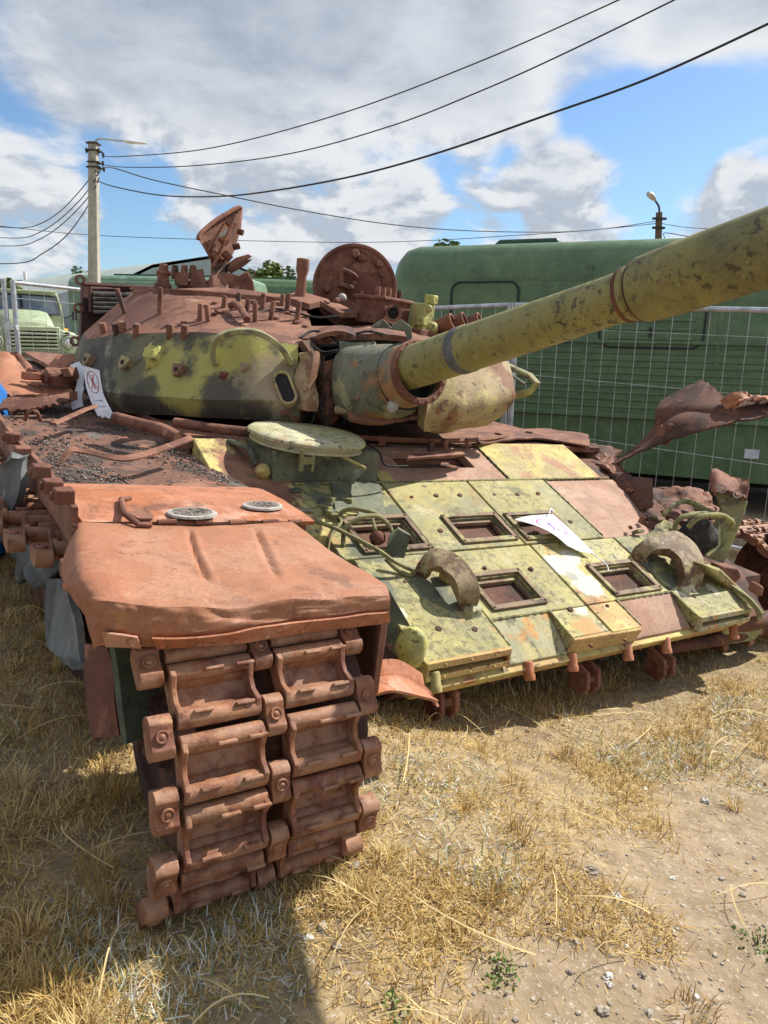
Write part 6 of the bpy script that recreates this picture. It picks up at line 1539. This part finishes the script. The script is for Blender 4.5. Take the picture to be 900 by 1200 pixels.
# ---- pale green truck on the left
tk0 = W(41, 430, 16.0); tk0 = zdown(tk0); S = .87
trk = thing('army_truck', 'pale green old army truck with slatted grille and round headlights behind the fence', 'truck', Matrix.Translation(tk0) @ Matrix.Rotation(R(34), 4, 'Z'))
def V3(*a): return Vector(a)*S
mb = MB(); secs = []
for y_, w_, zt_ in ((0., .50, 1.56), (.06, .54, 1.62), (.5, .58, 1.74), (1.3, .66, 1.92)):
    secs.append([V3(a*w_, y_, z_) for a, z_ in ((-1, .8), (-1, zt_-.16), (-.9, zt_-.05), (-.6, zt_), (0, zt_+.015), (.6, zt_), (.9, zt_-.05), (1, zt_-.16), (1, .8))])
n_ = 9; mb.add([p for s_ in secs for p in s_], [(i*n_+k, i*n_+k+1, (i+1)*n_+k+1, (i+1)*n_+k) for i in range(3) for k in range(n_-1)]+[tuple(range(n_))[::-1], tuple(27+k for k in range(n_))]); mb.build('bonnet', 'truck_green', trk, smooth=50)
MB().box(V3(0, -.02, 1.17), V3(1.26, .10, .66)).build('grille_surround', 'truck_green', trk, bevel=.02)
mb = MB().box(V3(0, -.065, 1.19), V3(1.08, .03, .50)); gr_ = mb.build('grille', 'black', trk)
for k in range(6): MB().box(V3(0, -.085, .97+.088*k), V3(1.12, .04, .046)).build('grille_slat', 'truck_green', gr_, bevel=.006)
for k in (-1, 1):
    mb = MB(); P_ = [V3(k*.58, -.04, .80), V3(k*1.06, .02, .80), V3(k*1.10, .02, 1.18), V3(k*1.02, .02, 1.36), V3(k*.60, -.04, 1.46)]
    mb.prism(P_, V3(0, .95, 0)); mb.build('fender', 'truck_green', trk, bevel=.06, seg=3)
    hl = MB().lathe([(.10, -.02), (.135, -.02), (.135, .05), (.115, .06), (.10, .04)], V3(k*.82, -.04, 1.13), (0, -1, 0), 24, True).build('headlight', 'truck_green', trk)
    MB().lathe([(0, .055), (.05, .05), (.09, .03), (.10, .0), (0, 0)], V3(k*.82, -.05, 1.13), (0, -1, 0), 20).build('headlight_lens', 'chrome', hl)
    MB().lathe([(0, .04), (.03, .035), (.045, .01), (.05, 0), (.05, -.03)], V3(k*.80, -.05, 1.33), (0, -1, 0), 14).build('indicator', 'char', trk)
    MB().lathe([(0, .0), (.3, -.03), (.46, 0), (.5, .05), (.5, .28), (.46, .3), (0, .3)], V3(k*.92-(.14 if k > 0 else .14), .55, .5), (1, 0, 0), 24).build('wheel', 'black', trk)
    MB().tube([V3(k*1.0, 1.3, 1.75), V3(k*1.25, 1.2, 1.85)], .012, 6).build('mirror_arm', 'wire', trk); MB().box(V3(k*1.26, 1.2, 1.82), V3(.13, .04, .24)).build('mirror', 'wire', trk, bevel=.01)
mb = MB(); mb.box(V3(0, -.22, .66), V3(2.2, .10, .24)); mb.build('bumper', 'rust_dark', trk, bevel=.02)
MB().box(V3(0, -.28, .68), V3(.75, .02, .14)).build('bumper_plate', 'tarp_side', trk)
mb = MB(); mb.prism([V3(-1.0, 1.3, .8), V3(1.0, 1.3, .8), V3(1.0, 1.3, 1.80), V3(.92, 1.42, 2.36), V3(.80, 1.46, 2.44), V3(-.80, 1.46, 2.44), V3(-.92, 1.42, 2.36), V3(-1.0, 1.3, 1.80)], V3(0, 1.2, 0)); mb.build('cab', 'truck_green', trk, bevel=.04, seg=3)
for k in (-1, 1):
    mb = MB(); mb.prism([V3(k*.03, 1.275, 1.84), V3(k*.90, 1.285, 1.84), V3(k*.83, 1.39, 2.27), V3(k*.03, 1.38, 2.29)], V3(0, .02, .0)); w_ = mb.build('windscreen', 'glass', trk)
    q = [V3(k*.02, 1.268, 1.83), V3(k*.92, 1.278, 1.83), V3(k*.85, 1.385, 2.29), V3(k*.02, 1.375, 2.31)]; MB().tube(q+[q[0]], .018, 6).build('window_rubber', 'wire', w_)
MB().box(V3(0, 1.34, 2.40), V3(1.7, .16, .05)).build('visor', 'truck_green', trk, bevel=.01)
mb = MB(); mb.box(V3(0, 3.9, 1.5), V3(2.3, 2.6, .9)); mb.build('cargo_bed', 'truck_green', trk, bevel=.03)
MB().box(V3(0, 2.3, .62), V3(.9, 4.6, .2)).build('chassis', 'black', trk)
for k in (-1, 1):
    for y_ in (3.4, 4.6): MB().lathe([(0, .0), (.46, 0), (.5, .05), (.5, .28), (.46, .3), (0, .3)], V3(k*.92-.14, y_, .5), (1, 0, 0), 20).build('wheel', 'black', trk)
# small yellow machine beside the truck
ym = thing('yellow_machine', 'small yellow work machine on posts between truck and green wagon', 'machine', zdown(W(60, 420, 20)))
o_ = ym.matrix_world.translation
def yb(px, py, d_): mb = MB(); c_ = W(px, py, 20)-o_; mb.box(c_, d_); return mb
yb(56, 360, (.55, .5, .14)).build('roof', 'yellow_machine', ym, bevel=.02); yb(59, 372, (.08, .08, .5)).build('post', 'yellow_machine', ym); yb(62, 368, (.06, .06, .6)).build('post', 'yellow_machine', ym)
yb(67, 383, (.28, .3, .22)).build('seat', 'yellow_machine', ym, bevel=.03); yb(58, 400, (.7, .9, .7)).build('body', 'yellow_machine', ym, bevel=.03)
MB().tube(smoothpath([W(64, 372, 19.9)-o_, W(68, 362, 19.9)-o_, W(71, 364, 19.9)-o_, W(66, 376, 19.9)-o_], 4), .03, 6).build('steering_loop', 'galv', ym)
# wagons and hall behind
def wagon(px0, px1, pyt, zd, ht, lab, m='wagon_pale', yaw=0., side='wagon_dark'):
    a, b = W(px0, pyt, zd), W(px1, pyt, zd); g = zdown(a); w_ = (b-a).length
    r = thing('green_wagon', lab, 'wagon', Matrix.Translation(g) @ Matrix.Rotation(yaw, 4, 'Z')); h_ = a.z-g.z
    mb = MB(); P_ = [(0, y, z) for y, z in rrect(0, 2.6, .5, h_, .5)]; mb.prism(P_, (w_, 0, 0)); mb.build('body', side, r, smooth=50, bevel=.08)
    mb = MB(); P_ = [(.0, y, z) for y, z in rrect(.12, 2.48, h_-.32, h_+.03, .30)]; mb.prism([(x+.12, y, z) for x, y, z in P_], (w_-.24, 0, 0)); mb.build('roof', m, r, smooth=50, bevel=.05)
    for k in range(5):
        f_ = MB().box((w_*(k+.7)/5.4, -.01, h_-.9), (.7, .04, .55)).build('window', 'wagon_dark', r, bevel=.02)
        MB().box((w_*(k+.7)/5.4, -.035, h_-.9), (.56, .02, .42)).build('pane', 'glass', f_)
    MB().box((w_/2, -.02, h_-1.45), (w_*.97, .05, .08)).build('waist_rail', m, r)
    MB().box((w_/2, .7, h_+.07), (w_*.55, .3, .05)).build('roof_walkway', 'wagon_dark', r)
    for x_ in (w_*.15, w_*.3, w_*.7, w_*.85): MB().lathe([(0, 0), (.42, 0), (.45, .05), (.45, .14), (0, .14)], (x_, .3, .42), (0, 1, 0), 18).build('wheel', 'black', r)
    return r
wagon(77, 296, 321.5, 24.0, 3, 'pale green wagon with a roof walkway behind the turret, in front of the grey hall', 'wagon_pale', R(-4), 'wagon_pale')
wagon(290, 372, 326, 27.0, 3, 'smaller green wagon with a plain roof between open hatch and round hatch', 'wagon_green', R(6), 'wagon_green')
ap = W(246, 303, 48); fa = W(18, 333, 74); rd = Vector((fa.x-ap.x, fa.y-ap.y, 0)).normalized(); sd_ = Vector((-rd.y, rd.x, 0))
if sd_.dot(Vector((0, -1, 0))) < 0: sd_ = -sd_
hall = thing('grey_hall', 'long grey-green fabric hall with a curved roof behind the wagons', 'hall', zdown(ap)); o_ = hall.matrix_world.translation; hh = ap.z-o_.z
prof_h = [(-9, 0), (-8.6, 2.0), (-7, hh*.62), (-4, hh*.86), (0, hh), (4, hh*.86), (7, hh*.62), (8.6, 2.0), (9, 0)]
L_h = 62
mb = MB()
for seg_ in range(12):
    a_, b_ = L_h*seg_/12, L_h*(seg_+1)/12
vs_ = []; 
for j in range(25):
    t = L_h*j/24
    for w_, h_ in prof_h: vs_.append(sd_*w_ + rd*t + Vector((0, 0, h_+(.18 if j % 2 == 0 and 0 < h_ else 0)*(1 if h_ > 3 else 0))))
n_ = len(prof_h); mb.add(vs_, [(i*n_+k, i*n_+k+1, (i+1)*n_+k+1, (i+1)*n_+k) for i in range(24) for k in range(n_-1)]); mb.build('roof', 'tarp', hall, smooth=25)
mb = MB(); mb.prism([sd_*w_+Vector((0, 0, h_-.02)) for w_, h_ in prof_h], -rd*.15); mb.build('gable_wall', 'tarp_side', hall)
MB().prism([sd_*w_+Vector((0, 0, h_))-rd*.16 for w_, h_ in ((-2, .02), (2, .02), (2, 3.2), (-2, 3.2))], -rd*.05).build('door', 'wagon_dark', hall)
MB().prism([sd_*9.02+Vector((0, 0, .02)), sd_*9.02+rd*L_h+Vector((0, 0, .02)), sd_*8.70+rd*L_h+Vector((0, 0, 2.4)), sd_*8.70+Vector((0, 0, 2.4))], sd_*.03).build('side_wall', 'tarp_side', hall)
# blue barrel at the left edge
bb = thing('blue_barrel', 'bright blue plastic barrel cut by the left edge of the picture', 'barrel', zdown(W(-64, 500, 3.55))); 
MB().lathe([(0, .0), (.24, .0), (.27, .03), (.285, .2), (.27, .22), (.285, .25), (.29, .5), (.275, .53), (.29, .56), (.28, .78), (.25, .83), (.2, .84), (0, .84)], (0, 0, 0), (0, 0, 1), 32).build('body', 'blue_plastic', bb)
MB().lathe([(0, .03), (.05, .03), (.055, 0)], (.12, 0, .84), (0, 0, 1), 14).build('cap', 'char', bb)

# ---- poles and wires
def pole(px, ptop, zd, w_, mat, lab, lean, name='street_lamp'):
    t = W(px, ptop, zd); g = zdown(t)+Vector((lean, 0, 0)); r = thing(name, lab, 'street lamp', g); return r, t-g, g
r, t, g = pole(109.5, 166, 19, .24, 'concrete', 'tall pale concrete lamp post with a slim white lamp left of the tank', -.33)
mb = MB(); 
for s_ in (1,): mb.hexa([(-.15, -.13, 0), (.15, -.13, 0), (.15, .13, 0), (-.15, .13, 0), t+Vector((-.105, -.10, 0)), t+Vector((.105, -.10, 0)), t+Vector((.105, .10, 0)), t+Vector((-.105, .10, 0))])
mb.build('post', 'concrete', r, bevel=.02)
for k, dz in enumerate((-.05, -.22, -.50, -.62)):
    MB().box(t+Vector((0, 0, dz)), (.30+.06*(k % 2), .28, .03)).build('bracket', 'char', r)
for (dx, dz) in ((.26, -.32), (.24, -.52), (.26, -.66), (-.16, -.22), (.15, -.22)): MB().lathe([(0, .05), (.025, .045), (.035, 0), (.03, -.04), (.012, -.08)], t+Vector((dx, -.08, dz)), (0, 0, 1), 8).build('insulator', 'char', r)
arm = [W(110, 168, 19)-g, W(114, 163.5, 18.9)-g, W(122, 163, 18.8)-g, W(146, 165.5, 18.5)-g]; MB().tube(smoothpath(arm, 4), .022, 8).build('lamp_arm', 'galv', r)
mb = MB(); a_, b_ = W(146, 165.5, 18.5)-g, W(174, 168.5, 18.1)-g; mb.tube([a_, a_.lerp(b_, .1), a_.lerp(b_, .35), a_.lerp(b_, .8), b_], [.05, .085, .09, .05, .02], 10, True, .5); mb.build('lamp_head', 'paper', r)
r2, t2, g2 = pole(772.5, 249, 30, .2, 'rust', 'dark wooden lamp post with a tilted lamp head behind the trailer', .5)
MB().tube([Vector((0, 0, 0)), t2], [.17, .13], 10).build('post', 'bark', r2)
MB().box(t2+Vector((0, -.1, -.25)), (.55, .12, .08)).build('crossarm', 'char', r2); MB().box(t2+Vector((0, -.1, -.6)), (.5, .12, .08)).build('crossarm', 'char', r2)
MB().tube(smoothpath([W(772.5, 249, 30)-g2, W(772, 242, 29.9)-g2, W(767, 234, 29.7)-g2], 4), .04, 6).build('lamp_arm', 'char', r2)
a_, b_ = W(767.5, 235, 29.7)-g2, W(760, 226, 29.3)-g2; MB().tube([a_, a_.lerp(b_, .3), a_.lerp(b_, .8), b_], [.06, .13, .15, .09], 10, True, .6).build('lamp_head', 'galv', r2)
def wire(pts, z0, z1, rr, lab, grp='overhead wires'):
    n_ = len(pts); P_ = [W(x_, y_, 1/((1-k/(n_-1))/z0+(k/(n_-1))/z1)) for k, (x_, y_) in enumerate(pts)]
    P_ = smoothpath(P_, 8); o_ = P_[0].copy(); mb = MB(); mb.tube([p-o_ for p in P_], rr*.68, 6); o = mb.build('overhead_wire', 'wire', None); o.location = o_; tag(o, lab, 'wire', grp); return o
wire([(120, 183), (150, 183), (250, 173), (400, 133), (560, 73), (725, 0), (800, -36)], 19, 9, .014, 'topmost black wire sweeping from the concrete post to the upper right')
wire([(120, 193), (150, 196), (230, 194), (340, 180), (460, 147), (560, 108), (650, 68), (790, 0), (860, -36)], 19, 8, .014, 'second black wire from the top, leaving the concrete post for the upper right')
wire([(114, 212), (135, 219), (190, 229), (260, 230), (330, 222), (420, 205), (520, 177), (640, 135), (760, 92), (900, 28), (960, -2)], 19, 7, .019, 'thick twisted cable sagging from the concrete post to the right edge')
wire([(114, 206), (128, 196), (180, 211), (260, 228), (350, 246), (450, 262), (540, 270), (640, 272), (700, 269), (768, 262)], 19, 30, .024, 'cable dropping from the concrete post to the wooden lamp post')
wire([(-40, 262), (0, 265), (100, 275), (250, 281), (400, 284), (500, 282), (600, 276), (700, 269), (770, 259)], 34, 30, .02, 'thin faint wire running level across the sky behind the hatches')
wire([(112, 200), (95, 222), (70, 248), (45, 263), (20, 267), (-40, 262)], 19, 24, .018, 'uppermost of the four wires leaving the concrete post to the left')
wire([(112, 210), (95, 233), (70, 257), (45, 273), (20, 279), (-40, 276)], 19, 24, .018, 'second of the four wires leaving the concrete post to the left')
wire([(113, 217), (96, 240), (70, 265), (45, 281), (20, 288), (-40, 287)], 19, 24, .018, 'third of the four wires leaving the concrete post to the left')
wire([(116, 208), (110, 228), (95, 254), (75, 279), (50, 297), (25, 308), (-40, 309)], 19, 24, .022, 'lowest, most sagging of the four wires at the left')
wire([(776, 262), (800, 266), (830, 268), (880, 270)], 30, 26, .018, 'short wire from the wooden lamp post towards the gun')
wire([(779, 279), (779, 273), (800, 276), (830, 281), (880, 290)], 30, 26, .024, 'lower looped cable from the wooden lamp post towards the gun')
wire([(-30, 248), (0, 253), (14, 254)], 40, 40, .03, 'dark stub of cable at the left edge of the sky', None) if False else None
# ---- trees
def tree(px, ptop, zd, wpx, hpx, lab, mat='leaf', n_=1500, leaf=.16):
    t = W(px, ptop, zd); g = zdown(t); sc_ = zd/F; rw, rh = wpx*sc_/2, hpx*sc_/2; r = thing('tree', lab, 'tree', g, 'trees behind the vehicles')
    c = t-g-Vector((0, 0, rh)); tr_ = MB().tube(smoothpath([Vector((0, 0, -.1)), Vector((.1, 0, c.z*.5)), c+Vector((0, 0, rh*.3))], 5), [.22-.015*k for k in range(11)], 8).build('trunk', 'bark', r)
    mb = MB()
    for k in range(6): 
        a = k*1.05; mb.tube(smoothpath([c-Vector((0, 0, rh*.8)), c+Vector((math.cos(a)*rw*.4, math.sin(a)*rw*.4, -rh*.1)), c+Vector((math.cos(a)*rw*.8, math.sin(a)*rw*.8, rh*.5))], 4), .05, 5)
    mb.build('limbs', 'bark', tr_)
    cl = [(c+Vector((rw*rnd.uniform(-.75, .75), rw*rnd.uniform(-.6, .6), rh*rnd.uniform(-.7, .75))), rnd.uniform(.25, .5)) for _ in range(16)]
    mb = MB()
    for k in range(n_):
        q, rr = cl[k % len(cl)]; d = Vector((rnd.gauss(0, 1), rnd.gauss(0, 1), rnd.gauss(0, 1))); d.normalize(); p = q+Vector((d.x*rw*rr, d.y*rw*rr, d.z*rh*rr))*rnd.random()**.4
        nn = Vector((rnd.gauss(0, 1), rnd.gauss(0, 1), rnd.gauss(0, 1)+.6)).normalized(); x, y, _ = basis(nn); l_ = leaf*rnd.uniform(.6, 1.3)
        mb.add([p-x*l_, p+y*l_*.45, p+x*l_, p-y*l_*.45], [(0, 1, 2, 3)])
    kind(mb.build('crown', mat, r, smooth=0, merge=False), 'stuff')
tree(309, 300, 34, 46, 70, 'feathery green tree between the open hatch and the post', 'leaf_bright', 1800, .14)
tree(524, 284, 40, 34, 60, 'tree tip showing above the left end of the green trailer', 'leaf_bright', 900, .2)
tree(12, 326, 55, 36, 60, 'bright green tree behind the left fence posts', 'leaf_bright', 1500, .25)
tree(98, 313, 62, 30, 60, 'small dark tree behind the hall roof beside the concrete post', 'leaf', 900, .25)
tree(330, 318, 48, 40, 80, 'lower dark green tree right of the feathery tree', 'leaf', 1500, .22)
# distant chimney block left
cb = thing('chimney_block', 'small far rooftop with a thin white chimney above the truck', 'building', zdown(W(28, 322, 80)))
o_ = cb.matrix_world.translation; a_ = W(28, 329, 80)-o_; MB().box((a_.x, a_.y, a_.z/2), (2.2, 2, a_.z)).build('wall', 'rust_brown', cb); b_ = W(29, 318, 80)-o_; MB().tube([(b_.x, b_.y, a_.z-.2), b_], .18, 8).build('chimney', 'paper', cb)
